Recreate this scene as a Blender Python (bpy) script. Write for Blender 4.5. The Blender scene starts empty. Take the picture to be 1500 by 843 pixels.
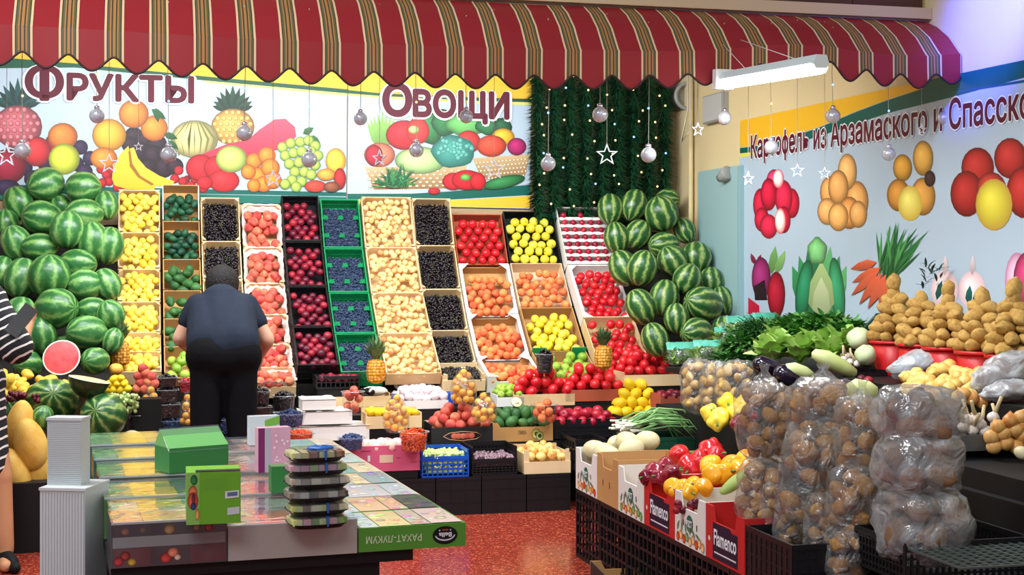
import bpy, math, random
import numpy as np
from mathutils import Vector, Matrix, Euler, noise

random.seed(11)
SC = bpy.context.scene
COL = SC.collection
PI = math.pi
# ---------------------------------------------------------------- camera
F, CX, CY, EYE = 2100.0, 750.0, 385.0, 1.5           # focal length in px of the 1500x843 frame, horizon row, eye height
TH = math.radians(14.3)                              # the stall's back wall is turned this much against the view
CT, ST = math.cos(TH), math.sin(TH)
CORNER = (1.264, 11.06)                              # back right corner of the stall
cam_d = bpy.data.cameras.new('camera'); cam = bpy.data.objects.new('camera', cam_d); COL.objects.link(cam)
cam.location = (0, 0, EYE); cam.rotation_euler = (PI / 2, 0, 0)
cam_d.sensor_fit = 'HORIZONTAL'; cam_d.sensor_width = 36.0; cam_d.lens = 36.0 * F / 1500.0
cam_d.shift_y = (CY - 421.5) / 1500.0; cam_d.clip_end = 200
SC.camera = cam

def R(u, w, z):                                      # stall coordinates: u along the back wall, w out of it, z up
    return Vector((CORNER[0] + u * CT + w * ST, CORNER[1] + u * ST - w * CT, z))
def room(p):
    dx, dy = p[0] - CORNER[0], p[1] - CORNER[1]
    return (dx * CT + dy * ST, dx * ST - dy * CT, p[2])
def at(px, py, Y):
    return Vector(((px - CX) / F * Y, Y, EYE - (py - CY) / F * Y))
def _hit(px, py, k, val):
    a = room((0, 0, EYE)); b = room(at(px, py, 1.0))
    t = (val - a[k]) / (b[k] - a[k])
    return at(px, py, t)
def hit_u(px, py, u): return _hit(px, py, 0, u)
def hit_w(px, py, w): return _hit(px, py, 1, w)
def hit_z(px, py, z): return at(px, py, (EYE - z) * F / (py - CY))

# ---------------------------------------------------------------- light and exposure
vs = SC.view_settings
vs.view_transform = 'Standard'; vs.look = 'None'; vs.gamma = 1.0; vs.exposure = 0.0; vs.use_curve_mapping = False
SC.display_settings.display_device = 'sRGB'
wd = bpy.data.worlds.new('hall'); SC.world = wd; wd.use_nodes = True
bg = wd.node_tree.nodes['Background']; bg.inputs[0].default_value = (0.80, 0.86, 1.0, 1); bg.inputs[1].default_value = 0.30
def area(name, loc, rot, sx, sy, power, col=(1, 1, 1)):
    d = bpy.data.lights.new(name, 'AREA'); d.shape = 'RECTANGLE'; d.size = sx; d.size_y = sy; d.energy = power; d.color = col
    o = bpy.data.objects.new(name, d); COL.objects.link(o); o.location = loc; o.rotation_euler = rot
    return o
# ceiling tubes of the stall (fixtures are built below) the big ceiling lamps of the market hall, and one added fill light
STALL_LAMPS = [(-4.9, 3.0), (-3.75, 3.0), (-2.6, 3.0), (-1.45, 3.0), (-4.3, 2.0), (-3.0, 2.0), (-1.7, 2.0)]
for (u, w) in STALL_LAMPS:
    area('stall_lamp', R(u, w, 2.90), (math.radians(38), 0, TH), 1.0, 0.12, 29, (0.93, 0.97, 1.0))
area('hall_and_fill_lamp', (-2.5, 3.2, 4.6), (math.radians(18), 0, 0), 2.2, 1.2, 230, (0.95, 0.96, 1.0))
area('hall_and_fill_lamp', (2.5, 2.2, 4.6), (math.radians(18), 0, 0), 2.2, 1.2, 32, (0.95, 0.96, 1.0))
area('hall_and_fill_lamp', (-0.6, -1.8, 4.4), (math.radians(48), 0, 0), 2.2, 1.2, 95, (0.96, 0.97, 1.0))  # added fill behind the camera, brightens the front faces of the table boxes
sd = bpy.data.lights.new('blue_spot', 'SPOT'); sd.energy = 1500; sd.color = (0.05, 0.08, 1.0); sd.spot_size = math.radians(30); sd.spot_blend = 0.9; sd.shadow_soft_size = 0.1
so = bpy.data.objects.new('blue_spot', sd); COL.objects.link(so); so.location = R(-1.2, 5.2, 3.5)
so.rotation_euler = (hit_u(1462, 0, -0.01) - so.location).to_track_quat('-Z', 'Y').to_euler()

# ---------------------------------------------------------------- helpers
def lin(c):
    return tuple((x / 12.92 if x <= 0.04045 else ((x + 0.055) / 1.055) ** 2.4) for x in c)
def rgb(r, g, b): return lin((r / 255, g / 255, b / 255)) + (1.0,)
MATS = {}
def mat(name, col, rough=0.5, spec=0.5, cols=None, nscale=6.0, nmix=0.5, bump=0.0, bscale=40.0, coat=0.0, emit=None, estr=0.0, metal=0.0, sss=0.0, trans=0.0):
    """principled material; cols = palette picked per object and by noise"""
    if name in MATS: return MATS[name]
    m = bpy.data.materials.new(name); m.use_nodes = True; nt = m.node_tree; b = nt.nodes['Principled BSDF']
    b.inputs['Roughness'].default_value = rough; b.inputs['Specular IOR Level'].default_value = spec
    b.inputs['Coat Weight'].default_value = coat; b.inputs['Metallic'].default_value = metal
    b.inputs['Base Color'].default_value = rgb(*col)
    if cols:
        oi = nt.nodes.new('ShaderNodeObjectInfo'); tc = nt.nodes.new('ShaderNodeTexCoord'); nz = nt.nodes.new('ShaderNodeTexNoise')
        nz.inputs['Scale'].default_value = nscale; nz.inputs['Detail'].default_value = 2.0; nz.noise_dimensions = '4D'
        nt.links.new(tc.outputs['Object'], nz.inputs['Vector']); 
        mw = nt.nodes.new('ShaderNodeMath'); mw.operation = 'MULTIPLY'; mw.inputs[1].default_value = 50.0
        nt.links.new(oi.outputs['Random'], mw.inputs[0]); nt.links.new(mw.outputs[0], nz.inputs['W'])
        mx = nt.nodes.new('ShaderNodeMix'); mx.data_type = 'FLOAT'; mx.inputs[0].default_value = nmix
        mr = nt.nodes.new('ShaderNodeMapRange'); mr.inputs[1].default_value = 0.28; mr.inputs[2].default_value = 0.72
        nt.links.new(nz.outputs['Fac'], mr.inputs[0])
        nt.links.new(oi.outputs['Random'], mx.inputs[2]); nt.links.new(mr.outputs[0], mx.inputs[3])
        cr = nt.nodes.new('ShaderNodeValToRGB'); el = cr.color_ramp.elements
        n = len(cols)
        while len(el) < n: el.new(0.5)
        for i, c in enumerate(cols):
            el[i].position = i / max(1, n - 1); el[i].color = rgb(*c)
        nt.links.new(mx.outputs[0], cr.inputs[0]); nt.links.new(cr.outputs[0], b.inputs['Base Color'])
    if bump:
        tc2 = nt.nodes.new('ShaderNodeTexCoord'); n2 = nt.nodes.new('ShaderNodeTexNoise'); n2.inputs['Scale'].default_value = bscale
        bp = nt.nodes.new('ShaderNodeBump'); bp.inputs['Strength'].default_value = bump; bp.inputs['Distance'].default_value = 0.02
        nt.links.new(tc2.outputs['Object'], n2.inputs['Vector']); nt.links.new(n2.outputs['Fac'], bp.inputs['Height']); nt.links.new(bp.outputs[0], b.inputs['Normal'])
    if emit:
        b.inputs['Emission Color'].default_value = rgb(*emit); b.inputs['Emission Strength'].default_value = estr
    if sss:
        b.inputs['Subsurface Weight'].default_value = sss; b.inputs['Subsurface Radius'].default_value = (0.02, 0.01, 0.005)
    MATS[name] = m
    return m
def film(name, tint, veil=0.15, rough=0.12, gloss=0.25, wrinkle=0.0, wscale=14.0):
    """clear plastic film: see-through with a faint milky veil and glints"""
    if name in MATS: return MATS[name]
    m = bpy.data.materials.new(name); m.use_nodes = True; nt = m.node_tree
    out = nt.nodes['Material Output']; nt.nodes.remove(nt.nodes['Principled BSDF'])
    tr = nt.nodes.new('ShaderNodeBsdfTransparent'); tr.inputs[0].default_value = rgb(*tint)
    gl = nt.nodes.new('ShaderNodeBsdfGlossy'); gl.inputs['Roughness'].default_value = rough
    df = nt.nodes.new('ShaderNodeBsdfDiffuse'); df.inputs[0].default_value = rgb(225, 230, 232)
    fr = nt.nodes.new('ShaderNodeLayerWeight'); fr.inputs[0].default_value = 0.35
    m1 = nt.nodes.new('ShaderNodeMixShader'); m2 = nt.nodes.new('ShaderNodeMixShader')
    m1.inputs[0].default_value = veil
    mul = nt.nodes.new('ShaderNodeMath'); mul.operation = 'MULTIPLY_ADD'; mul.inputs[1].default_value = min(0.6, gloss * 1.7); mul.inputs[2].default_value = gloss * 0.35
    nt.links.new(fr.outputs['Facing'], mul.inputs[0]); nt.links.new(mul.outputs[0], m2.inputs[0])
    nt.links.new(tr.outputs[0], m1.inputs[1]); nt.links.new(df.outputs[0], m1.inputs[2])
    nt.links.new(m1.outputs[0], m2.inputs[1]); nt.links.new(gl.outputs[0], m2.inputs[2]); nt.links.new(m2.outputs[0], out.inputs[0])
    if wrinkle:
        tc = nt.nodes.new('ShaderNodeTexCoord'); nz = nt.nodes.new('ShaderNodeTexNoise'); nz.inputs['Scale'].default_value = wscale; nz.inputs['Detail'].default_value = 3; nz.inputs['Distortion'].default_value = 1.2
        bp = nt.nodes.new('ShaderNodeBump'); bp.inputs['Strength'].default_value = wrinkle; bp.inputs['Distance'].default_value = 0.03
        nt.links.new(tc.outputs['Object'], nz.inputs[0]); nt.links.new(nz.outputs['Fac'], bp.inputs['Height']); nt.links.new(bp.outputs[0], gl.inputs['Normal']); nt.links.new(bp.outputs[0], df.inputs['Normal'])
        vr = nt.nodes.new('ShaderNodeMapRange'); vr.inputs[1].default_value = 0.4; vr.inputs[2].default_value = 0.75; vr.inputs[3].default_value = veil * 0.5; vr.inputs[4].default_value = veil * 1.8
        nt.links.new(nz.outputs['Fac'], vr.inputs[0]); nt.links.new(vr.outputs[0], m1.inputs[0])
    MATS[name] = m
    return m

class MB:
    """collects shapes for ONE mesh"""
    def __init__(s): s.v = []; s.f = []; s.m = []; s.sm = []
    def add(s, vs_, fs, m=0, smooth=False, M=None):
        k = len(s.v)
        if M is not None: vs_ = [M @ Vector(p) for p in vs_]
        s.v += [tuple(p) for p in vs_]; s.f += [tuple(i + k for i in f) for f in fs]; s.m += [m] * len(fs); s.sm += [smooth] * len(fs)
        return s
    def box(s, x0, x1, y0, y1, z0, z1, m=0, M=None):
        p = [(x0, y0, z0), (x1, y0, z0), (x1, y1, z0), (x0, y1, z0), (x0, y0, z1), (x1, y0, z1), (x1, y1, z1), (x0, y1, z1)]
        return s.add(p, [(3, 2, 1, 0), (4, 5, 6, 7), (0, 1, 5, 4), (1, 2, 6, 5), (2, 3, 7, 6), (3, 0, 4, 7)], m, False, M)
    def prism(s, pts, a0, a1, axis='y', m=0, M=None):
        """extrude a 2d outline; axis = extrusion direction"""
        n = len(pts)
        def mk(p, a): return (p[0], a, p[1]) if axis == 'y' else ((a, p[0], p[1]) if axis == 'x' else (p[0], p[1], a))
        vs_ = [mk(p, a0) for p in pts] + [mk(p, a1) for p in pts]
        fs = [tuple(range(n)), tuple(range(2 * n - 1, n - 1, -1))] + [(i, i + n, (i + 1) % n + n, (i + 1) % n) for i in range(n)]
        return s.add(vs_, fs, m, False, M)
    def lathe(s, prof, n=16, m=0, M=None, smooth=True, cap=True):
        vs_ = []; fs = []
        for (r, z) in prof:
            for i in range(n):
                a = 2 * PI * i / n; vs_.append((r * math.cos(a), r * math.sin(a), z))
        for j in range(len(prof) - 1):
            for i in range(n):
                a, b = j * n + i, j * n + (i + 1) % n
                fs.append((a, b, b + n, a + n))
        if cap:
            fs.append(tuple(range(n - 1, -1, -1))); fs.append(tuple(range((len(prof) - 1) * n, len(prof) * n)))
        return s.add(vs_, fs, m, smooth, M)
    def ell(s, r=(1, 1, 1), nu=14, nv=9, fn=None, m=0, M=None):
        vs_ = []; fs = []
        for j in range(nv + 1):
            ph = PI * j / nv
            for i in range(nu):
                a = 2 * PI * i / nu
                p = Vector((math.sin(ph) * math.cos(a), math.sin(ph) * math.sin(a), math.cos(ph)))
                if fn: p = fn(p, a, ph)
                vs_.append((p[0] * r[0], p[1] * r[1], p[2] * r[2]))
        for j in range(nv):
            for i in range(nu):
                a, b = j * nu + i, j * nu + (i + 1) % nu
                if j == 0: fs.append((a, a + nu, b + nu))
                elif j == nv - 1: fs.append((a, a + nu, b))
                else: fs.append((a, a + nu, b + nu, b))
        return s.add(vs_, fs, m, True, M)
    def tube(s, pts, r, n=6, m=0, cap=True, M=None):
        pts = [Vector(p) for p in pts]; rs = r if isinstance(r, (list, tuple)) else [r] * len(pts)
        vs_ = []; fs = []; up = Vector((0.13, 0.31, 0.94))
        for k, p in enumerate(pts):
            t = (pts[min(k + 1, len(pts) - 1)] - pts[max(k - 1, 0)]).normalized()
            if abs(t.dot(up)) > 0.95: up = Vector((0.9, 0.2, 0.1))
            a = t.cross(up).normalized(); b = t.cross(a)
            for i in range(n):
                q = 2 * PI * i / n; vs_.append(p + (a * math.cos(q) + b * math.sin(q)) * rs[k])
        for k in range(len(pts) - 1):
            for i in range(n):
                a, b = k * n + i, k * n + (i + 1) % n
                fs.append((a, a + n, b + n, b))
        if cap:
            fs.append(tuple(range(n))); fs.append(tuple(range(len(pts) * n - 1, (len(pts) - 1) * n - 1, -1)))
        return s.add(vs_, fs, m, True, M)
    def mesh(s, name, mats):
        me = bpy.data.meshes.new(name); me.from_pydata(s.v, [], s.f)
        for mt in (mats if isinstance(mats, (list, tuple)) else [mats]): me.materials.append(mt)
        me.polygons.foreach_set('material_index', s.m); me.polygons.foreach_set('use_smooth', s.sm); me.update()
        return me
    def build(s, name, mats, parent=None, loc=None, rot=None):
        return ob(name, s.mesh(name, mats), parent, loc, rot)
def ob(name, me, parent=None, loc=None, rot=None, scale=None):
    o = bpy.data.objects.new(name, me); COL.objects.link(o)
    if parent is not None: o.parent = parent
    if loc is not None: o.location = loc
    if rot is not None: o.rotation_euler = rot
    if scale is not None: o.scale = scale if isinstance(scale, (tuple, list, Vector)) else (scale,) * 3
    return o
def tag(o, label=None, cat=None, group=None, kind=None):
    if label: o['label'] = label
    if cat: o['category'] = cat
    if group: o['group'] = group
    if kind: o['kind'] = kind
    return o
def empty(name, loc, rot=(0, 0, 0), label=None, cat=None, group=None):
    o = bpy.data.objects.new(name, None); COL.objects.link(o); o.location = loc; o.rotation_euler = rot; o.empty_display_size = 0.05
    return tag(o, label, cat, group)
def rj(a): return random.uniform(-a, a)
def rrot(): return (random.uniform(0, 6.28), random.uniform(0, 6.28), random.uniform(0, 6.28))

# ---------------------------------------------------------------- the setting
m_cream = mat('cream_plaster', (222, 205, 160), 0.8, 0.2, [(226, 208, 160), (214, 196, 150)], 1.2, 1.0)
m_back = mat('back_plaster', (176, 150, 116), 0.85, 0.2, [(190, 164, 128), (160, 134, 102)], 1.5, 1.0)
m_ceil = mat('ceiling_white', (196, 192, 184), 0.9, 0.2)
m_trim = mat('beige_trim', (196, 172, 136), 0.6, 0.3)
m_brown = mat('brown_board', (84, 52, 34), 0.6, 0.3, [(92, 56, 36), (66, 40, 28)], 3, 0.6)
def floor_mat():
    m = bpy.data.materials.new('red_terrazzo'); m.use_nodes = True; nt = m.node_tree; b = nt.nodes['Principled BSDF']
    tc = nt.nodes.new('ShaderNodeTexCoord'); vo = nt.nodes.new('ShaderNodeTexVoronoi'); vo.inputs['Scale'].default_value = 110
    cr = nt.nodes.new('ShaderNodeValToRGB'); el = cr.color_ramp.elements
    el[0].position = 0.0; el[0].color = rgb(118, 38, 27); el[1].position = 1.0; el[1].color = rgb(206, 124, 92)
    e = el.new(0.45); e.color = rgb(146, 48, 34); e = el.new(0.84); e.color = rgb(172, 66, 46)
    sp = nt.nodes.new('ShaderNodeSeparateColor'); nt.links.new(tc.outputs['Object'], vo.inputs['Vector']); nt.links.new(vo.outputs['Color'], sp.inputs[0])
    nt.links.new(sp.outputs[0], cr.inputs[0]); nt.links.new(cr.outputs[0], b.inputs['Base Color']); b.inputs['Roughness'].default_value = 0.16
    return m
o = MB().box(-9, 9, -14, 14, -0.1, 0).build('floor', floor_mat()); tag(o, kind='structure')
o = MB().box(-8, 0.2, 0, 0.2, 0, 4.6).build('wall_back', m_back, None, R(0, 0, 0), (0, 0, TH)); tag(o, kind='structure')
o = MB().box(0, 0.2, -9, 0, 0, 4.6).build('wall_right', m_cream, None, R(0, 0, 0), (0, 0, TH)); tag(o, kind='structure')
o = MB().box(-8, -0.002, -3.66, -0.002, 3.10, 3.2).build('ceiling', m_ceil, None, R(0, 0, 0), (0, 0, TH)); tag(o, kind='structure')
W_HEM = 4.02
WB = W_HEM - 0.34                                     # plane of the fascia the awning hangs on
zt = hit_w(1300, 26, WB).z
# fascia of the stall front: brown boards over a beige rail
fas = empty('trim_1', R(0, WB, zt), (0, 0, TH)); tag(fas, kind='structure')
MB().box(-8, -0.003, 0.0, 0.05, -0.12, -0.005).build('fascia_core', m_ceil, fas)
MB().box(-8, -0.003, -0.045, 0.0, -0.005, 0.052).build('rail', m_trim, fas)
bm_ = MB().box(0, 0.40, -0.012, 0.012, 0, 0.118).mesh('board', m_brown)
for r_ in range(6):
    for k in range(20):
        if k * 0.405 + 0.405 > 7.9: continue
        ob('board', bm_, fas, (-0.42 - k * 0.405 - (0.2 if r_ % 2 else 0), 0.03, 0.055 + r_ * 0.121))

# ---------------------------------------------------------------- awning
def awning_mat():
    m = bpy.data.materials.new('awning_cloth'); m.use_nodes = True; nt = m.node_tree; b = nt.nodes['Principled BSDF']
    tc = nt.nodes.new('ShaderNodeTexCoord'); sx = nt.nodes.new('ShaderNodeSeparateXYZ'); nt.links.new(tc.outputs['Object'], sx.inputs[0])
    a = nt.nodes.new('ShaderNodeMath'); a.operation = 'DIVIDE'; a.inputs[1].default_value = AW_P
    fr = nt.nodes.new('ShaderNodeMath'); fr.operation = 'FRACT'; nt.links.new(sx.outputs[0], a.inputs[0]); nt.links.new(a.outputs[0], fr.inputs[0])
    cr = nt.nodes.new('ShaderNodeValToRGB'); cr.color_ramp.interpolation = 'CONSTANT'
    red, cream, ol, och, gr = (142, 30, 36), (222, 184, 142), (92, 92, 60), (170, 118, 66), (62, 62, 46)
    seq = [(0, red), (0.27, (90, 28, 26)), (0.283, cream), (0.335, gr), (0.36, ol), (0.405, och), (0.435, gr), (0.47, och), (0.53, gr), (0.565, och), (0.595, ol), (0.64, gr), (0.665, cream), (0.717, (90, 28, 26)), (0.73, red)]
    el = cr.color_ramp.elements
    while len(el) < len(seq): el.new(0.5)
    for e, (p, c) in zip(el, seq): e.position = p; e.color = rgb(*c)
    nt.links.new(fr.outputs[0], cr.inputs[0]); nt.links.new(cr.outputs[0], b.inputs['Base Color'])
    b.inputs['Roughness'].default_value = 0.55; b.inputs['Specular IOR Level'].default_value = 0.35
    return m
AW_P = 0.187
HEM = [(-60, 91), (0, 94), (300, 114), (500, 124), (700, 129), (930, 130), (1000, 128), (1045, 123), (1090, 116), (1150, 106), (1210, 108), (1250, 119), (1305, 126), (1352, 129), (1400, 122), (1440, 112)]
def hem_z(u):
    p = R(u, W_HEM, 0); px = CX + F * p.x / p.y
    for (a, ya), (b, yb) in zip(HEM, HEM[1:]):
        if px <= b or b == HEM[-1][0]:
            t = min(1, max(0, (px - a) / (b - a))); t = t * t * (3 - 2 * t) if px > 900 else t
            y = ya + (yb - ya) * t; break
    return EYE - (y - CY) / F * p.y
u_ref = room(hit_w(783, 120, W_HEM))[0]               # a stripe group is centred here
aw = empty('striped_awning', R(u_ref, W_HEM, 0), (0, 0, TH), 'red awning with cream, olive and ochre stripes and a scalloped hem over the stall', 'awning')
NS = 16
u1 = -0.015; u0 = -6.6
n_ = int((u1 - u0) / (AW_P / NS))
us = [u0 + (u1 - u0) * i / n_ for i in range(n_ + 1)]
vs_, fs_ = [], []; hem_pts = []
PROF = [(0.0, 0.40), (0.012, 0.42), (0.11, 0.68), (0.22, 0.87), (0.335, 1.0)]
ZTOP = zt - 0.012
def aw_z(u, f): h_ = hem_z(u); return h_ + (ZTOP - h_) * f
for i, u in enumerate(us):
    hz = hem_z(u); x = u - u_ref + AW_P * 0.5
    ph = (x / AW_P) % 1.0
    sc_ = 0.5 + 0.5 * math.cos(2 * PI * (ph - 0.0))    # 1 in the middle of red, 0 in the middle of the stripes
    sc_ = sc_ ** 0.8
    zlow = hz - 0.004 + 0.064 * (1 - sc_)
    wob = 0.006 * math.sin(u * 5.1) + 0.004 * math.sin(u * 13.7)
    hem_pts.append((x, -0.008 + wob, zlow))
    row = [(x, wob, zlow), (x, wob * 0.6, (zlow + aw_z(u, 0.40)) / 2)]
    for (dw, dz) in PROF: row.append((x, dw + wob * 0.3, aw_z(u, dz)))
    vs_ += row
K = 2 + len(PROF)
for i in range(n_):
    for j in range(K - 1):
        a = i * K + j; fs_.append((a, a + K, a + K + 1, a + 1))
m_aw = awning_mat()
cl = MB().add(vs_, fs_, 0, True).build('awning_cloth', m_aw, aw, (-AW_P * 0.5, 0, 0))
# the stripe pattern is centred on x = 0.5 period of the cloth's own coordinates
sol = cl.modifiers.new('thick', 'SOLIDIFY'); sol.thickness = 0.003
es = cl.modifiers.new('edges', 'EDGE_SPLIT'); es.split_angle = math.radians(20)
MB().tube(hem_pts, 0.0052, 5).build('hem_piping', mat('dark_piping', (46, 14, 16), 0.6), aw, (-AW_P * 0.5, 0, 0))
MB().tube([(u - u_ref, 0.332, zt - 0.03) for u in (u0, u1)], 0.016, 8).build('roller_bar', m_trim, aw)

# stall ceiling lamps (seen only when stepping closer, they light the goods)
m_tube = mat('tube_glow', (255, 255, 255), 0.4, emit=(255, 252, 244), estr=3.0)
m_white = mat('white_plastic', (232, 232, 228), 0.4)
for i, (u, w) in enumerate(STALL_LAMPS):
    L = empty('tube_lamp', R(u, w, 3.098), (0, 0, TH), 'white fluorescent tube lamp under the stall ceiling', 'lamp', 'tube lamps under the stall ceiling')
    MB().box(-0.6, 0.6, -0.06, 0.06, -0.06, 0).build('housing', m_white, L)
    MB().tube([(-0.57, 0, -0.09), (0.57, 0, -0.09)], 0.02, 8).build('tube', m_tube, L)
# the lamp in view, running out from the awning along the right wall
pa, pb = hit_z(1062, 124, 0) , None
A = at(1062, 117, 6.78); B = at(1200, 93, 5.85)
fx = empty('fluorescent_lamp', A, (0, 0, 0), 'bright white fluorescent lamp below the right end of the awning', 'lamp')
d = B - A; q = d.to_track_quat('Y', 'Z').to_matrix().to_4x4(); LN = d.length
hous = [(-0.035, 0.0), (-0.022, 0.035), (0.022, 0.035), (0.035, 0.0), (0.024, -0.02), (-0.024, -0.02)]
MB().prism(hous, -0.02, LN + 0.02, 'y', M=q).build('housing', mat('lamp_housing', (206, 222, 220), 0.3), fx)
MB().prism([(-0.036, 0), (-0.04, -0.018), (-0.028, -0.037), (0, -0.045), (0.028, -0.037), (0.04, -0.018), (0.036, 0)], 0.0, LN, 'y', M=q).build('diffuser', mat('lamp_glow', (255, 255, 255), 0.4, emit=(246, 250, 255), estr=9.0), fx)
MB().box(-0.045, 0.045, -0.045, 0.0, -0.045, 0.05, M=q).build('end_cap', m_white, fx)
area('fluorescent_light', (A + B) / 2 - Vector((0, 0, 0.06)), (0, 0, math.atan2(d.y, d.x)), LN, 0.1, 34, (0.96, 0.98, 1.0))
for t in (0.25, 0.8):
    MB().tube([q @ Vector((0, LN * t, 0.03)), q @ Vector((0, LN * t * 0.4, 0.03)) + Vector((-0.02, 0.2, 0.16))], 0.0015, 4).build('hanger', m_white, fx)
# ---------------------------------------------------------------- printed banners
def print_mat():
    m = bpy.data.materials.new('banner_print'); m.use_nodes = True; nt = m.node_tree; b = nt.nodes['Principled BSDF']
    a = nt.nodes.new('ShaderNodeAttribute'); a.attribute_name = 'Col'; nt.links.new(a.outputs['Color'], b.inputs['Base Color'])
    b.inputs['Roughness'].default_value = 0.42; b.inputs['Specular IOR Level'].default_value = 0.3
    return m
m_print = print_mat()
class Print:
    """flat print: shapes given on a plane, colours as a printed picture"""
    def __init__(s, plane, org, lift): s.plane = plane; s.org = org; s.v = []; s.f = []; s.c = []; s.lift = lift; s.k = 0
    def _p(s, x, y): return tuple(s.plane(x, y, (s.lift + s.k * 0.0002) * 0.4) - s.org)
    def poly(s, pts, col, col2=None):
        k = len(s.v); n = len(pts); ys = [p[1] for p in pts]; y0, y1 = min(ys), max(ys) + 1e-6
        for (x, y) in pts:
            s.v.append(s._p(x, y)); t = (y - y0) / (y1 - y0)
            c = col if col2 is None else tuple(a + (b - a) * t for a, b in zip(col, col2))
            s.c.append(rgb(*c))
        s.f.append(tuple(range(k, k + n))); s.k += 1; return s
    def disc(s, cx, cy, rx, ry, col, rim=None, rot=0, hi=None, n=18, wob=0.0):
        rim = rim or tuple(c * 0.55 for c in col); hi = hi or tuple(min(255, c * 1.12 + 18) for c in col)
        k = len(s.v); ca, sa = math.cos(math.radians(rot)), math.sin(math.radians(rot))
        def put(x, y, c):
            X, Y = x * rx, y * ry; s.v.append(s._p(cx + X * ca - Y * sa, cy + X * sa + Y * ca)); s.c.append(rgb(*c))
        put(-0.25, -0.3, hi)
        for q, c, off in ((0.62, col, 0.12), (1.0, rim, 0)):
            for i in range(n):
                a = 2 * PI * i / n; w_ = 1 + wob * math.sin(5 * a + cx)
                put(q * w_ * math.cos(a) - off, q * w_ * math.sin(a) - off, c)
        for i in range(n):
            j = (i + 1) % n
            s.f.append((k, k + 1 + i, k + 1 + j)); s.f.append((k + 1 + i, k + 1 + n + i, k + 1 + n + j, k + 1 + j))
        s.k += 1; return s
    def leaf(s, x, y, L, wd, rot, col):
        ca, sa = math.cos(math.radians(rot)), math.sin(math.radians(rot)); pts = []
        for t, h in ((0, 0), (0.3, 0.5), (0.65, 0.42), (1, 0), (0.65, -0.42), (0.3, -0.5)):
            X, Y = t * L, h * wd; pts.append((x + X * ca - Y * sa, y + X * sa + Y * ca))
        return s.poly(pts, col, tuple(c * 0.7 for c in col))
    def build(s, name, parent, loc=(0, 0, 0)):
        me = bpy.data.meshes.new(name); me.from_pydata(s.v, [], s.f); me.materials.append(m_print)
        at_ = me.color_attributes.new('Col', 'FLOAT_COLOR', 'POINT'); at_.data.foreach_set('color', np.array(s.c, dtype=np.float32).ravel())
        return ob(name, me, parent, loc)

def _glyphs(body, offset, shear):
    t = bpy.data.curves.new('lettering', 'FONT'); t.body = body; t.offset = offset; t.shear = shear; t.resolution_u = 3
    o = bpy.data.objects.new('lettering', t); COL.objects.link(o)
    dg = bpy.context.evaluated_depsgraph_get(); dg.update()
    me = bpy.data.meshes.new_from_object(o.evaluated_get(dg)); bpy.data.objects.remove(o)
    return me
def text_mesh(body, offset=0.0, shear=0.0):
    """letters as a mesh; the letter ef is drawn as a ring with a stem"""
    me = _glyphs(body.replace('ф', 'о').replace('Ф', 'О'), offset, shear)
    if 'ф' in body or 'Ф' in body:
        vs2 = [v.co.copy() for v in me.vertices]; fs2 = [tuple(p.vertices) for p in me.polygons]
        for i, c in enumerate(body):
            if c not in 'фФ': continue
            rg = 'о' if c == 'ф' else 'О'; pre = body[:i].replace('ф', 'о').replace('Ф', 'О')
            xr = max(v.co.x for v in _glyphs(pre + rg, offset, shear).vertices); g1 = [v.co.x for v in _glyphs(rg, offset, shear).vertices]; xs = [xr - (max(g1) - min(g1)), xr]
            xc = (min(xs) + max(xs)) / 2; k = len(vs2); hw = 0.045 if c == 'ф' else 0.06; y0, y1 = (-0.2, 0.72) if c == 'ф' else (-0.06, 0.78)
            vs2 += [Vector((xc - hw, y0, 0)), Vector((xc + hw, y0, 0)), Vector((xc + hw, y1, 0)), Vector((xc - hw, y1, 0))]; fs2.append((k, k + 1, k + 2, k + 3))
        me = bpy.data.meshes.new('lettering'); me.from_pydata([tuple(v) for v in vs2], [], fs2); me.update()
    return me
def text_on(body, plane, org, ll, lr, hpx, mtl, parent, lift, offset=0.02, name='lettering', cap=None, full=None, shear=0.0):
    """letters between two baseline points of a plane; hpx = capital height"""
    base = text_mesh(body, 0.0, shear); co = [v.co.copy() for v in base.vertices]; pf = [tuple(p.vertices) for p in base.polygons]
    x0, x1 = min(c.x for c in co), max(c.x for c in co)
    if cap: x1 = x0 + (x1 - x0) * cap
    ch = 0.70; lift *= 0.4
    a = plane(ll[0], ll[1], lift); b = plane(lr[0], lr[1], lift); up = plane(ll[0], ll[1] - hpx, lift) - a
    nrm = (plane(ll[0], ll[1], lift + 0.0001) - a) * 1.0
    vs2, fs2 = [], []
    dirs = [(0, 0)] + [(math.cos(t * PI / 4) * offset, math.sin(t * PI / 4) * offset) for t in range(8)] if offset else [(0, 0)]
    for k, (dx, dy) in enumerate(dirs):                 # bold strokes: shifted copies of each letter
        n0 = len(vs2)
        for c in co: vs2.append(a + (b - a) * ((c.x + dx - x0) / (x1 - x0)) + up * ((c.y + dy) / ch) - org + nrm * k * 0.3)
        fs2 += [tuple(i + n0 for i in f) for f in pf]
    me = bpy.data.meshes.new(name); me.from_pydata([tuple(v) for v in vs2], [], fs2); me.update()
    me.materials.clear(); me.materials.append(mtl)
    return ob(name, me, parent)

m_vinyl = mat('banner_vinyl', (178, 199, 214), 0.4, 0.4)
m_maroon = mat('maroon_letter', (92, 14, 38), 0.5, 0.3); m_wlet = mat('white_letter', (236, 240, 244), 0.5, 0.3)
TEAL = (0, 92, 82); YEL = (236, 190, 52)
def back_plane(x, y, lift): 
    p = hit_w(x, y, 0.02 + lift); return p
def side_plane(x, y, lift): return hit_u(x, y, -(0.02 + lift))

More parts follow.
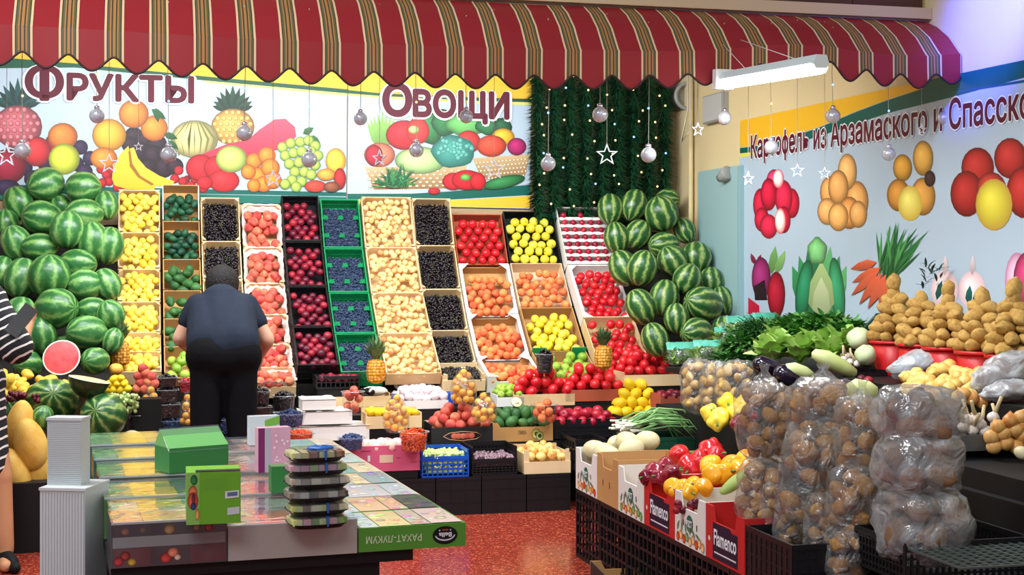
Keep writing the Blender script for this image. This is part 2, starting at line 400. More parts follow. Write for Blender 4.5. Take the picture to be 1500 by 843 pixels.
# fruit banner
cF = back_plane(250, 200, 0)
bF = empty('fruit_banner', cF, (0, 0, 0), 'pale banner printed with fruit and maroon Cyrillic lettering above the left crates', 'banner')
def sheet(name, plane, org, parent, corners, th=0.004):
    a = [plane(x, y, 0) - org for (x, y) in corners]; b = [plane(x, y, -0.006) - org for (x, y) in corners]
    n = len(a); return MB().add(a + b, [tuple(range(n)), tuple(range(2 * n - 1, n - 1, -1))] + [(i, (i + 1) % n, (i + 1) % n + n, i + n) for i in range(n)]).build(name, m_vinyl, parent)
sheet('vinyl_sheet', back_plane, cF, bF, [(-60, 74), (509, 74), (507, 300), (-60, 292)])
P = Print(back_plane, cF, 0.002)
P.poly([(-60, 74), (509, 74), (509, 131), (390, 123), (300, 112), (110, 93), (0, 84), (-60, 82)], YEL).poly([(-60, 82), (0, 84), (110, 93), (300, 112), (509, 131), (509, 137), (300, 118), (110, 99), (0, 100), (-60, 100)], (20, 84, 60))
P.poly([(300, 118), (509, 137), (509, 141), (300, 121)], (232, 226, 120)); P.build('printed_band', bF)
P = Print(back_plane, cF, 0.002); P.poly([(-60, 268), (60, 272), (507, 282), (507, 288), (60, 280), (-60, 278)], TEAL).poly([(-60, 278), (60, 280), (507, 289), (507, 300), (-60, 292)], (20, 106, 92)); P.build('printed_ground_band', bF)
# pineapples
def pineapple_print(P, cx, cy, rx, ry, base, crown, cw):
    for k in range(11):
        a = -90 + (k - 5) * 15; P.leaf(cx + (k - 5) * 1.4, cy - ry * 0.9, ry * 1.1 * (1.25 - abs(k - 5) * 0.09), cw, a, crown if k % 2 else tuple(c * 0.7 for c in crown))
    P.disc(cx, cy, rx, ry, base)
    for j in range(6):
        for i in range(7):
            x = cx + (i - 3 + (0.5 if j % 2 else 0)) * rx * 0.27; y = cy + (j - 2.5) * ry * 0.31
            if ((x - cx) / rx) ** 2 + ((y - cy) / ry) ** 2 < 0.82: P.disc(x, y, rx * 0.115, ry * 0.135, tuple(min(255, c * 1.15 + 10) for c in base), tuple(c * 0.5 for c in base), n=7)
P = Print(back_plane, cF, 0.003); pineapple_print(P, 26, 186, 36, 32, (186, 92, 100), (26, 88, 84), 9); P.build('printed_pineapple', bF)
P = Print(back_plane, cF, 0.003); pineapple_print(P, 341, 186, 32, 27, (206, 154, 74), (22, 74, 48), 9); P.build('printed_pineapple', bF)
def discs(name, items, parent, plane, org, lift):
    P = Print(plane, org, lift)
    for it in items: P.disc(*it[:5], **(it[5] if len(it) > 5 else {}))
    o = P.build(name, parent); o['kind'] = 'stuff' if len(items) > 7 else 'thing'
    return o
OR, RD, YG, PL, GRN = (236, 130, 40), (206, 26, 36), (196, 206, 54), (46, 28, 62), (60, 130, 50)
discs('printed_plums', [(x, y, r, r, PL) for x, y, r in ((118, 216, 11), (132, 232, 11), (112, 240, 11), (124, 252, 12), (66, 238, 12), (36, 246, 12), (48, 262, 13), (70, 258, 12), (132, 262, 10))], bF, back_plane, cF, 0.006)
discs('printed_fruit_pile', [(82, 212, 17, 17, (150, 26, 30)), (92, 200, 22, 20, (222, 120, 40)), (54, 222, 21, 22, (196, 40, 44)), (12, 244, 27, 26, (140, 20, 44)), (94, 233, 23, 23, YG), (10, 275, 20, 12, PL)], bF, back_plane, cF, 0.0085)
discs('printed_dark_grapes', [(x, y, r, r, (40, 22, 34)) for x, y, r in ((196, 200, 14), (212, 206, 15), (230, 212, 15), (204, 222, 15), (224, 228, 16), (244, 226, 15), (240, 246, 15), (216, 246, 14), (256, 244, 13), (190, 212, 12))], bF, back_plane, cF, 0.004)
P = Print(back_plane, cF, 0.0085)
for it in [(226, 188, 20, 19, OR), (160, 198, 25, 24, (240, 166, 42)), (196, 167, 22, 21, OR), (152, 232, 20, 16, OR)]: P.disc(*it)
for (x, y, L, w_, r) in ((222, 160, 26, 11, 35), (228, 158, 22, 10, 80), (240, 196, 22, 10, 20), (246, 206, 20, 9, 40)): P.leaf(x, y, L, w_, r, (34, 96, 46))
P.build('printed_oranges', bF)
discs('printed_cherries', [(160, 258, 5, 5, (120, 14, 20)), (274, 262, 5, 5, (120, 14, 20))] + [(x, y, 7, 7, (176, 20, 28)) for x, y in ((148, 248), (156, 256), (164, 248), (160, 266), (172, 262), (150, 268), (172, 274), (182, 272), (262, 250), (256, 262), (268, 266), (280, 272), (298, 276), (286, 262))], bF, back_plane, cF, 0.006)
P = Print(back_plane, cF, 0.013)
P.poly([(164, 262), (166, 246), (176, 226), (188, 214), (191, 228), (190, 244), (208, 262), (228, 272), (226, 278), (185, 277), (168, 272)], (248, 208, 52), (236, 176, 40))
P.poly([(190, 218), (196, 216), (202, 232), (214, 246), (234, 258), (256, 266), (250, 272), (228, 273), (206, 262), (192, 244)], (250, 216, 66), (240, 184, 44))
P.poly([(188, 222), (191, 220), (194, 240), (206, 258), (226, 270), (222, 272), (202, 260), (190, 244)], (150, 96, 20)); P.build('printed_bananas', bF)
P = Print(back_plane, cF, 0.0055); P.disc(285, 204, 35, 28, (198, 186, 122))
for k in range(-3, 4): P.poly([(285 + k * 3, 178), (285 + k * 4, 178), (286 + k * 10.5, 204), (285 + k * 8, 228), (285 + k * 7, 228), (284 + k * 9.5, 204)], (120, 120, 62))
P.build('printed_melon', bF)
P = Print(back_plane, cF, 0.0125); P.poly([(284, 232), (300, 224), (330, 212), (364, 204), (380, 190), (402, 175), (418, 174), (432, 186), (434, 200), (420, 215), (390, 225), (350, 232), (310, 240)], (236, 80, 104), (222, 40, 62))
P.build('printed_watermelon_slices', bF)
discs('printed_apples', [(294, 246, 22, 20, RD), (318, 246, 20, 18, RD), (328, 265, 23, 17, (220, 36, 40)), (339, 233, 23, 20, (184, 206, 96)), (300, 268, 12, 10, RD)], bF, back_plane, cF, 0.016)
discs('printed_apricots', [(x, y, r, r, (232, 124, 36)) for x, y, r in ((372, 236, 12), (391, 228, 13), (379, 258, 13), (396, 246, 14), (386, 270, 12), (364, 252, 11), (400, 264, 13), (372, 272, 10))], bF, back_plane, cF, 0.0195)
P = Print(back_plane, cF, 0.0225)
P.leaf(444, 196, 18, 10, -30, (50, 110, 50)); P.leaf(452, 200, 20, 11, 30, (50, 110, 50))
for x, y in ((414, 216), (426, 210), (440, 208), (452, 206), (462, 214), (418, 228), (430, 224), (442, 222), (456, 222), (466, 228), (424, 240), (438, 238), (450, 236), (462, 242), (432, 252), (446, 252), (456, 256), (428, 264), (442, 266), (434, 274), (418, 270)): P.disc(x, y, 8, 8, (158, 190, 74), n=12)
P.build('printed_green_grapes', bF)
discs('printed_lemon', [(492, 236, 15, 19, (246, 186, 52)), (478, 256, 14, 9, (236, 150, 52)), (498, 262, 9, 16, (176, 30, 30)), (462, 273, 16, 9, (216, 60, 40)), (486, 274, 12, 8, (130, 70, 40))], bF, back_plane, cF, 0.0285)
for body, ll, lr, hp in (('Ф', (37, 143), (93, 144), 44), ('РУКТЫ', (98, 146.5), (284, 151), 36)):
    k_ = 0.8 if body == 'Ф' else 1.0
    lo_ = text_on(body, back_plane, cF, ll, lr, hp, m_wlet, bF, 0.0335, 0.075 * k_, 'letter_outline')
    text_on(body, back_plane, cF, (ll[0] + 1.5, ll[1] - 1), (lr[0] - 1.5, lr[1] - 1), hp, m_maroon, lo_, 0.0365, 0.038 * k_)

# vegetable banner
cV = back_plane(640, 200, 0)
bV = empty('vegetable_banner', cV, (0, 0, 0), 'pale banner printed with vegetables in baskets and maroon lettering beside the garlands', 'banner')
sheet('vinyl_sheet', back_plane, cV, bV, [(510.5, 74), (779, 74), (776, 306), (508.5, 300)])
P = Print(back_plane, cV, 0.002)
P.poly([(510, 74), (779, 74), (778.6, 145), (700, 143), (562, 137), (510, 132)], YEL).poly([(510, 132), (562, 137), (700, 143), (778.5, 145), (778.4, 150), (700, 148), (562, 141), (510, 137)], (14, 84, 56)).poly([(510, 137), (562, 141), (700, 148), (778.4, 150), (778.3, 154), (700, 152), (562, 144), (510, 140)], (232, 222, 110)); P.build('printed_band', bV)
P = Print(back_plane, cV, 0.002); P.poly([(509, 284), (600, 284), (653, 281), (776.5, 271), (776.3, 286), (653, 293), (509, 292)], TEAL).poly([(509, 293), (653, 294), (776.3, 287), (776, 305), (509, 300)], YEL); P.build('printed_ground_band', bV)
P = Print(back_plane, cV, 0.003)
for k in range(9): P.leaf(552 + k * 2, 216, 54 - abs(k - 4) * 3, 7, -90 + (k - 4) * 5, (150, 206, 100))
P.build('printed_celery', bV)
P = Print(back_plane, cV, 0.003)
for (x, y, rx, ry, c) in ((630, 186, 22, 26, (40, 120, 60)), (652, 180, 20, 20, (30, 110, 56)), (684, 182, 32, 18, (96, 176, 90)), (716, 184, 20, 14, (40, 116, 64)), (736, 186, 14, 14, (24, 84, 50))): P.disc(x, y, rx, ry, c, wob=0.06)
P.build('printed_lettuce', bV)
def basket_print(x0, x1, y0, y1, tilt):
    P = Print(back_plane, cV, 0.0045); n = 14
    P.poly([(x0, y0 + tilt), (x1, y0), (x1 - 8, y1 - tilt), (x0 + 14, y1)], (206, 178, 132), (150, 110, 70))
    for j in range(5):
        for i in range(n):
            t = (i + (0.5 if j % 2 else 0)) / n
            if t > 0.97: continue
            x = x0 + 4 + (x1 - x0 - 8) * t + j * 1.5 * (0.5 - t); y = y0 + 5 + j * (y1 - y0 - 8) / 5 + tilt * (1 - t)
            P.disc(x + 2, y + 2, (x1 - x0) / n * 0.34, 2.0, (226, 204, 166), (96, 62, 40), n=6)
    return P.build('printed_basket', bV)
basket_print(534, 684, 243, 278, 2); basket_print(692, 777, 226, 264, 6)
discs('printed_vegetables', [(556, 227, 23, 18, (224, 120, 92)), (548, 228, 13, 16, (176, 24, 44)), (616, 235, 38, 20, (176, 214, 136)), (592, 198, 27, 22, RD), (612, 192, 17, 20, (226, 50, 46)), (606, 190, 8, 6, (186, 206, 120)), (686, 208, 18, 17, (216, 44, 40)), (737, 201, 17, 13, (240, 176, 40)), (720, 214, 22, 16, (220, 70, 46)), (757, 215, 14, 13, (168, 26, 96)), (676, 206, 5, 4, (60, 130, 50))], bV, back_plane, cV, 0.0115)
P = Print(back_plane, cV, 0.0145); P.disc(664, 222, 32, 24, (58, 140, 128), (30, 96, 84), wob=0.05)
for i in range(40):
    a = random.uniform(0, 6.28); q = random.uniform(0, 0.9); P.disc(664 + 30 * q * math.cos(a), 218 + 22 * q * math.sin(a), 4, 4, (90, 172, 158), (40, 112, 104), n=6)
P.build('printed_broccoli', bV)
P = Print(back_plane, cV, 0.025); P.disc(738, 267, 32, 9, (40, 120, 62), rot=-12); P.disc(664, 266, 16, 13, RD); P.disc(684, 264, 23, 15, (214, 20, 34)); P.disc(700, 266, 12, 13, RD); P.disc(682, 260, 8, 5, (100, 170, 70)); P.disc(636, 280, 9, 5, RD); P.build('printed_peppers', bV)
P = Print(back_plane, cV, 0.025)
for i in range(70):
    a = random.uniform(0, PI); P.leaf(580 + rj(16), 272 + rj(6), random.uniform(12, 34), 2.4, -a * 57.3, random.choice([(30, 120, 70), (60, 150, 80), (20, 96, 60)]))
P.build('printed_dill', bV)
for body, ll, lr, hp in (('О', (561, 169), (603, 170), 43), ('ВОЩИ', (605, 170.5), (746, 174.5), 36)):
    lo_ = text_on(body, back_plane, cV, ll, lr, hp, m_wlet, bV, 0.040, 0.085, 'letter_outline')
    text_on(body, back_plane, cV, (ll[0] + 1.5, ll[1] - 1), (lr[0] - 1.5, lr[1] - 1), hp, m_maroon, lo_, 0.043, 0.045)

# potato banner on the right wall
cS = side_plane(1290, 320, 0)
bS = empty('potato_banner', cS, (0, 0, 0), 'pale banner printed with potatoes, cabbage and carrots on the right wall', 'banner')
sheet('vinyl_sheet', side_plane, cS, bS, [(1084, 177), (1640, 62), (1640, 620), (1080, 470)])
P = Print(side_plane, cS, 0.002)
P.poly([(1084, 177), (1254, 140), (1352, 119), (1352, 130), (1300, 146), (1254, 163), (1200, 186), (1150, 203), (1110, 213), (1084, 216)], (238, 184, 40))
P.poly([(1084, 217), (1110, 214), (1150, 204), (1200, 187), (1254, 164), (1300, 147), (1352, 130), (1352, 119), (1500, 88), (1640, 62), (1640, 78), (1500, 114), (1400, 141), (1300, 166), (1200, 200), (1150, 214), (1110, 222), (1084, 225)], TEAL)
P.poly([(1084, 225), (1110, 222), (1104, 228), (1084, 231)], (226, 220, 90)).poly([(1405, 133), (1500, 117), (1640, 92), (1640, 96), (1500, 121), (1405, 136)], (10, 92, 110)); P.build('printed_band', bS)
SR, ST2 = (206, 20, 60), (232, 166, 92)
discs('printed_radishes', [(1114, 300, 11, 24, SR), (1160, 298, 11, 22, SR), (1134, 268, 12, 20, (226, 60, 110)), (1126, 285, 12, 24, SR), (1148, 290, 13, 26, (216, 30, 70)), (1116, 322, 11, 18, SR), (1126, 332, 13, 18, (216, 30, 70)), (1148, 322, 10, 20, SR), (1143, 324, 8, 19, (250, 240, 224), dict(rim=(220, 60, 90))), (1140, 262, 8, 14, (246, 232, 228), dict(rim=(220, 60, 90)))], bS, side_plane, cS, 0.004)
discs('printed_tan_potatoes', [(1216, 282, 15, 24, ST2), (1255, 295, 17, 30, ST2), (1241, 252, 14, 27, (240, 180, 104)), (1228, 275, 15, 26, ST2), (1212, 310, 15, 20, (236, 172, 100)), (1244, 312, 16, 24, (226, 150, 80)), (1228, 318, 15, 21, (240, 176, 96)), (1257, 314, 13, 20, ST2)], bS, side_plane, cS, 0.004)
discs('printed_yellow_potatoes', [(1322, 246, 14, 20, (214, 156, 56)), (1352, 232, 15, 26, (216, 164, 70)), (1316, 286, 17, 24, (206, 140, 54)), (1352, 288, 18, 28, (212, 150, 66)), (1333, 298, 18, 26, (226, 206, 96), dict(rim=(200, 170, 60))), (1362, 262, 8, 12, (60, 36, 36))], bS, side_plane, cS, 0.004)
RP = (176, 40, 36)
discs('printed_red_potatoes', [(1480, 232, 24, 30, RP), (1432, 246, 24, 30, RP), (1416, 284, 24, 34, (168, 34, 34)), (1500, 282, 26, 38, RP), (1452, 278, 22, 26, (190, 56, 46)), (1526, 246, 24, 34, RP), (1456, 300, 27, 38, (214, 200, 60), dict(rim=(186, 150, 60))), (1556, 292, 26, 38, RP)], bS, side_plane, cS, 0.004)
P = Print(side_plane, cS, 0.004); P.leaf(1130, 402, 42, 13, -82, (120, 176, 96)); P.leaf(1136, 402, 38, 12, -68, (140, 196, 116)); P.leaf(1106, 388, 18, 7, -110, (150, 20, 66)); P.leaf(1110, 386, 14, 6, -70, (150, 20, 66))
P.disc(1115, 408, 14, 31, (150, 36, 104)); P.poly([(1104, 420), (1120, 410), (1124, 440), (1106, 440)], (40, 14, 30)); P.poly([(1096, 436), (1112, 448), (1112, 460), (1096, 460)], (196, 20, 56)); P.disc(1137, 432, 13, 34, (168, 14, 44)); P.build('printed_beetroot', bS)
P = Print(side_plane, cS, 0.004)
for k in range(7): P.leaf(1200 + (k - 3) * 3, 470, 122 - abs(k - 3) * 12, 26, -90 + (k - 3) * 7, random.choice([(50, 150, 90), (96, 186, 116), (36, 126, 84)]))
P.disc(1178, 425, 12, 45, (30, 130, 86), rot=8); P.disc(1226, 425, 11, 48, (40, 146, 96), rot=-6); P.leaf(1203, 472, 90, 38, -90, (178, 206, 136)); P.leaf(1203, 472, 66, 26, -90, (204, 220, 166)); P.disc(1197, 368, 14, 20, (120, 196, 120), wob=0.08); P.build('printed_cabbage', bS)
P = Print(side_plane, cS, 0.004)
for i in range(60): P.leaf(1300 + rj(12), 405 + rj(14), random.uniform(30, 78), 4, -70 + rj(28), random.choice([(40, 130, 66), (80, 170, 90), (24, 100, 54)]))
for (x, y, L, w_, r) in ((1290, 392, 48, 13, 152), (1288, 396, 56, 13, 138), (1292, 400, 58, 13, 126), (1298, 402, 58, 14, 118), (1304, 404, 56, 14, 108), (1284, 384, 40, 14, 165)): P.leaf(x, y, L, w_, r, (236, 104, 70))
P.build('printed_carrots', bS)
P = Print(side_plane, cS, 0.004)
for x in (1384, 1424): P.disc(x, 425, 20, 28, (240, 214, 214), (222, 190, 196)); P.leaf(x, 404, 30, 8, -88, (240, 222, 222))
P.leaf(1418, 446, 28, 10, -84, (0, 110, 100)); P.leaf(1428, 446, 22, 9, -80, (0, 110, 100)); P.leaf(1372, 440, 30, 9, -75, (0, 100, 90)); P.build('printed_garlic', bS)
P = Print(side_plane, cS, 0.004); P.disc(1490, 412, 18, 42, (226, 180, 204), (196, 120, 160)); P.disc(1506, 412, 22, 44, (196, 60, 110)); P.build('printed_red_onion', bS)
S_TXT = 'Картофель из Арзамаского и Спасского'
wA = text_mesh('Картофель из Арзамаского и С'); wB = text_mesh(S_TXT)
rat = max(v.co.x for v in wA.vertices) / max(v.co.x for v in wB.vertices)
for nm, mt, off, lf in (('letter_outline', m_wlet, 0.06, 0.0115), ('lettering', m_maroon, 0.025, 0.0125)):
    text_on(S_TXT, side_plane, cS, (1100, 232), (1408, 186.5), 31, mt, bS, lf, off, nm, cap=rat)

# ---------------------------------------------------------------- garlands of tinsel in the corner
m_gar = mat('garland_needles', (14, 58, 30), 0.6, 0.3, [(10, 40, 26), (30, 80, 48), (18, 58, 36)], 9, 0.9)
zt_g = 2.9
for k in range(9):
    px = 789 + k * 23
    c = hit_w(px, 300, 0.14); top = 2.93; bot = hit_w(px, 305, 0.11).z - 0.1
    mb = MB(); H_ = top - bot
    mb.tube([(0, 0, 0), (0, 0, -H_)], 0.006, 4)
    for i in range(2600):
        z = -random.random() * H_; a = random.uniform(0, 6.28); L = random.uniform(0.06, 0.115); t = random.uniform(-0.6, -0.1)
        d_ = Vector((math.cos(a), math.sin(a) * 0.6, t)).normalized() * L; s_ = Vector((-math.sin(a), math.cos(a), 0.4)) * 0.006
        p = Vector((rj(0.02), rj(0.02), z)); k0 = len(mb.v)
        mb.v += [tuple(p + s_), tuple(p - s_), tuple(p + d_)]; mb.f.append((k0, k0 + 1, k0 + 2)); mb.m.append(0); mb.sm.append(False)
    names = ['first', 'second', 'third', 'fourth', 'fifth', 'sixth', 'seventh', 'eighth', 'ninth']
    g = mb.build('tinsel_garland', m_gar, None, (c.x, c.y, top), (0, 0, TH)); tag(g, 'dark green tinsel garland, %s from the vegetable banner' % names[k], 'garland', 'tinsel garlands hanging in the corner')
m_warm = mat('warm_bulb', (255, 220, 160), 0.4, emit=(255, 206, 130), estr=2.2); m_cold = mat('blue_bulb', (160, 200, 255), 0.4, emit=(120, 170, 255), estr=2.6)
m_wire = mat('clear_wire', (206, 206, 190), 0.4)
# strings of fairy lights over the garlands
bulb = {}
for nm, mt in (('w', m_warm), ('b', m_cold)): bulb[nm] = MB().ell((0.008, 0.008, 0.008), 8, 5).mesh('bulb', mt)
for k in range(6):
    px = 796 + k * 34; c = hit_w(px, 150, 0.2)
    e = empty('fairy_light_string', (c.x, c.y, 2.9), (0, 0, TH), 'fairy light string with tiny warm and blue bulbs, %s of the garland corner' % ['leftmost', 'second from left', 'third from left', 'third from right', 'second from right', 'rightmost'][k], 'fairy lights', 'fairy lights over the garlands')
    pts = [(0.03 * math.sin(j * 1.7 + k), 0, -j * 0.12) for j in range(9)]
    MB().tube(pts, 0.0016, 4).build('wire', mat('green_wire', (16, 50, 30), 0.5), e)
    for j, p in enumerate(pts): ob('bulb', bulb['b' if (j * 3 + k * 2) % 5 == 0 else 'w'], e, (p[0] + rj(0.03), -0.02, p[2] + rj(0.03)))

# ---------------------------------------------------------------- baubles and stars on clear strings
m_baub = film('bauble_plastic', (240, 242, 252), 0.55, 0.08, 0.5)
m_silver = mat('silver_foil', (226, 224, 236), 0.22, 0.8, metal=0.85); m_star = mat('star_plastic', (226, 232, 240), 0.3)
m_pinkb = mat('bauble_fill', (176, 170, 206), 0.35, 0.5, [(226, 222, 240), (120, 116, 190), (206, 150, 160)], 40, 0.9)
def bauble(px, py, r_px, desc, top=None):
    Y = hit_w(px, 118, W_HEM - 0.16).y
    c = at(px, py, Y); r = r_px * Y / F
    e = empty('bauble', c, (0, 0, random.uniform(0, 3)), desc, 'bauble', 'clear baubles hanging from the awning')
    MB().ell((r, r, r), 18, 12).build('globe', m_baub, e)
    MB().lathe([(r * 0.36, r * 0.86), (r * 0.36, r * 1.3), (r * 0.12, r * 1.42)], 12).build('cap', m_silver, e)
    MB().ell((r * 0.62, r * 0.62, r * 0.62), 9, 6, fn=lambda p, a, ph: p * (1 + 0.18 * math.sin(4 * a) * math.sin(3 * ph))).build('ornament', m_pinkb, e)
    L = aw_z(room(c)[0], 0.77) - c.z + 0.004
    MB().tube([(0, 0, r * 1.4), (0.004, 0, L * 0.5), (0, 0, L)], 0.0016, 4).build('string', m_wire, e)
    if py - 118 > 22:
        for t in (0.35, 0.68): ob('bulb', bulb['w' if random.random() < 0.6 else 'b'], e, (0, 0, L * t), None, 0.7)
B_ = [(142, 170, 11, 'clear bauble hanging before the maroon fruit lettering'), (33, 221, 12, 'clear bauble at the far left above the watermelon pile'), (247, 227, 12, 'clear bauble in front of the printed bananas'), (358, 195, 12, 'clear bauble over the right printed pineapple'), (453, 234, 12, 'clear bauble over the printed green grapes'), (528, 174, 10, 'clear bauble beside the printed celery'), (610, 220, 11, 'clear bauble over the printed cabbage in its basket'), (683, 171, 10, 'clear bauble touching the end of the vegetable lettering'),
      (803, 240, 11, 'clear bauble hanging lowest at the left of the garlands'), (879, 168, 11.5, 'bluish clear bauble high in front of the garlands'), (950, 227, 11.5, 'clear bauble on a long string at the right of the garlands'), (1061, 173, 10.5, 'clear bauble hanging under the left end of the fluorescent lamp'), (1130, 216, 10.5, 'clear bauble in front of the first word on the potato banner'), (1220, 170, 11, 'clear bauble over the yellow band of the potato banner'), (1302, 226, 10, 'clear bauble above the printed yellow potatoes'), (1384, 173, 11, 'bluish bauble before the long lettering on the right wall')]
for b in B_: bauble(*b)
def star_mesh(r, th=0.004):
    mb = MB(); pts = []
    for ring, q in ((0, 1.0), (1, 0.74)):
        for i in range(10):
            a = PI / 2 + i * PI / 5; rr = (r if i % 2 == 0 else r * 0.42) * q; pts.append((rr * math.cos(a), rr * math.sin(a)))
    vs2 = [(x, -th, z) for x, z in pts] + [(x, th, z) for x, z in pts]
    fs2 = []
    for i in range(10):
        j = (i + 1) % 10
        fs2 += [(i, j, 10 + j, 10 + i), (20 + i, 30 + i, 30 + j, 20 + j), (i, 20 + i, 20 + j, j), (10 + i, 10 + j, 30 + j, 30 + i)]
    return mb.add(vs2, fs2)
S_ = [(10, 228, 18, 'white star outline at the far left of the fruit banner'), (160, 240, 16, 'white star outline left of the printed bananas'), (203, 215, 7, 'tiny white star hanging above the printed bananas'), (400, 262, 14, 'white star outline under the printed apricots'), (556, 232, 13, 'white star outline over the printed peach'), (724, 248, 17, 'white star outline over the right printed basket'), (889, 227, 17, 'white star outline hanging in the middle of the garlands'), (1022, 190, 11, 'pale star outline on the wall beside the garlands'), (1096, 262, 11, 'pale star outline at the left edge of the potato banner'), (1168, 250, 11, 'pale star outline between printed radishes and tan potatoes'), (1208, 254, 10, 'pale star outline just left of the printed tan potatoes'), (1437, 218, 14, 'pale star outline over the printed red potatoes'), (1350, 190, 9, 'small pale star outline under the long lettering')]
for (px, py, r_px, desc) in S_:
    Y = hit_w(px, 118, W_HEM - 0.22).y; c = at(px, py, Y); r = r_px * Y / F
    e = empty('hanging_star', c, (0, 0, rj(0.5)), desc, 'star', 'star ornaments hanging from the awning')
    star_mesh(r).build('star_frame', m_star, e)
    L = aw_z(room(c)[0], 0.87) - c.z + 0.004
    MB().tube([(0, 0, r * 0.95), (0, 0, L)], 0.0014, 4).build('string', m_wire, e)

# ---------------------------------------------------------------- fittings in the corner
m_grey = mat('grey_plastic', (150, 152, 150), 0.45); m_dark = mat('black_plastic', (22, 22, 24), 0.5, 0.4); m_rubber = mat('black_rubber', (14, 14, 15), 0.7, 0.2)
c = hit_u(1052, 460, -0.002); e = empty('electric_cabinet', (c.x, c.y, 1.02), (0, 0, TH), 'pale blue metal electric cabinet on the wall in the corner', 'cabinet')
a0 = room(hit_u(1022, 350, -0.06))[1]; a1 = room(hit_u(1082, 350, -0.06))[1]; ac = room(c)[1]; zt_ = hit_u(1050, 247, -0.06).z - 1.02
m_cab = mat('pale_blue_metal', (150, 184, 186), 0.5, 0.4)
MB().box(-0.05, 0, ac - a1, ac - a0, 0, zt_).build('body', m_cab, e)
MB().box(-0.062, -0.0505, ac - a1 + 0.012, ac - a0 - 0.012, 0.012, zt_ - 0.012).build('door', m_cab, e)
c = hit_u(1070, 258, -0.03); e = empty('wall_spotlight', c, (0, 0, TH), 'small dark spotlight clamped above the electric cabinet', 'spotlight')
MB().lathe([(0.03, -0.05), (0.045, 0.0), (0.05, 0.06), (0.046, 0.065)], 14, M=Matrix.Translation((-0.06, -0.02, 0)) @ Euler((1.2, 0.5, 0)).to_matrix().to_4x4()).build('head', m_grey, e)
MB().box(-0.06, 0.028, -0.012, 0.012, -0.03, 0.0).build('bracket', m_dark, e)
c = hit_u(1048, 160, -0.002); e = empty('junction_box', c, (0, 0, TH), 'grey junction box on the cream wall under the lamp', 'junction box')
MB().box(-0.05, 0, -0.24, 0.12, -0.1, 0.1).build('body', m_grey, e); MB().box(-0.056, -0.0505, -0.23, 0.11, -0.09, 0.09).build('lid', mat('light_grey_plastic', (184, 186, 182), 0.5), e)
c = hit_w(994, 145, 0.02); e = empty('ventilation_duct', c, (0, 0, TH), 'round grey ventilation duct end in the top corner beside the garlands', 'duct')
MB().lathe([(0.105, 0.0), (0.105, 0.18), (0.11, 0.182), (0.11, 0.21), (0.085, 0.21), (0.08, 0.16)], 24, M=Matrix.Rotation(PI / 2, 4, 'X')).build('pipe', m_grey, e)
MB().lathe([(0.082, 0.13), (0.082, 0.14)], 24, M=Matrix.Rotation(PI / 2, 4, 'X')).build('grille', m_dark, e)
c = hit_u(1012, 300, -0.03); e = MB().tube([(0, 0, -1.6), (0, 0, 1.0)], 0.018, 8).build('wall_pipe', m_cream, None, c); tag(e, 'thin cream painted pipe running up the corner', 'pipe')
c = hit_u(1007, 200, -0.1); mb = MB(); mb.tube([(0, 0, 0.6), (0.0, -0.02, 0.2), (-0.05, -0.03, -0.05), (0.02, -0.02, 0.05), (0.03, 0, 0.5)], 0.006, 5); o = mb.build('loose_cable', mat('pale_cable', (196, 190, 170), 0.5), None, c); tag(o, 'pale loose cable looping down in the corner', 'cable')
# ---------------------------------------------------------------- produce: one mesh of each kind
def crease(d=0.10, flat=1.0):
    def fn(p, a, ph):
        k = 1 - d * math.exp(-((math.sin(a / 2)) * 5.5) ** 2) * math.sin(ph)
        top = 1 - 0.10 * math.exp(-((1 - p.z) * 9))
        return Vector((p.x * k, p.y * k, p.z * top * flat))
    return fn
def applefn(p, a, ph):
    z = p.z - 0.28 * math.exp(-(ph / 0.42) ** 2) + 0.14 * math.exp(-((PI - ph) / 0.35) ** 2)
    r = 1 + 0.03 * math.cos(5 * a) * max(0, -p.z) + 0.05 * p.z
    return Vector((p.x * r, p.y * r, z * 0.95))
def tomfn(p, a, ph):
    k = 1 + 0.025 * math.cos(6 * a) * math.sin(ph)
    return Vector((p.x * k, p.y * k, 0.86 * p.z - 0.12 * math.exp(-(ph / 0.4) ** 2)))
def lemfn(p, a, ph):
    z = p.z * 1.18 + 0.14 * math.exp(-(ph / 0.28) ** 2) - 0.1 * math.exp(-((PI - ph) / 0.28) ** 2)
    return Vector((p.x * 0.95, p.y * 0.95, z))
def avofn(p, a, ph):
    k = 1 - 0.26 * max(0, p.z) ; return Vector((p.x * 0.98 * k, p.y * 0.98 * k, p.z * 1.3))
def potfn(seed):
    def fn(p, a, ph):
        n = noise.noise(p * 1.3 + Vector((seed, 0, 0))) * 0.22 + noise.noise(p * 3 + Vector((0, seed, 0))) * 0.06
        return Vector((p.x * (1 + n), p.y * 0.86 * (1 + n), p.z * 1.25 * (1 + n)))
    return fn
def onifn(p, a, ph):
    k = 1 + 0.02 * math.cos(8 * a); z = p.z * 0.9 + 0.42 * math.exp(-(ph / 0.3) ** 2) - 0.08 * math.exp(-((PI - ph) / 0.3) ** 2)
    return Vector((p.x * k, p.y * k, z))
def pepfn(p, a, ph):
    k = 1 + 0.12 * math.cos(4 * a) * (0.5 + 0.5 * math.sin(ph)); t = 1 - 0.16 * max(0, -p.z)
    z = p.z * 1.2 - 0.3 * math.exp(-(ph / 0.4) ** 2) + 0.18 * math.exp(-((PI - ph) / 0.5) ** 2)
    return Vector((p.x * k * t, p.y * k * t, z))
m_calyx = mat('green_stalk', (92, 128, 58), 0.6); m_brownstalk = mat('brown_stalk', (92, 70, 44), 0.8)
FR = {}
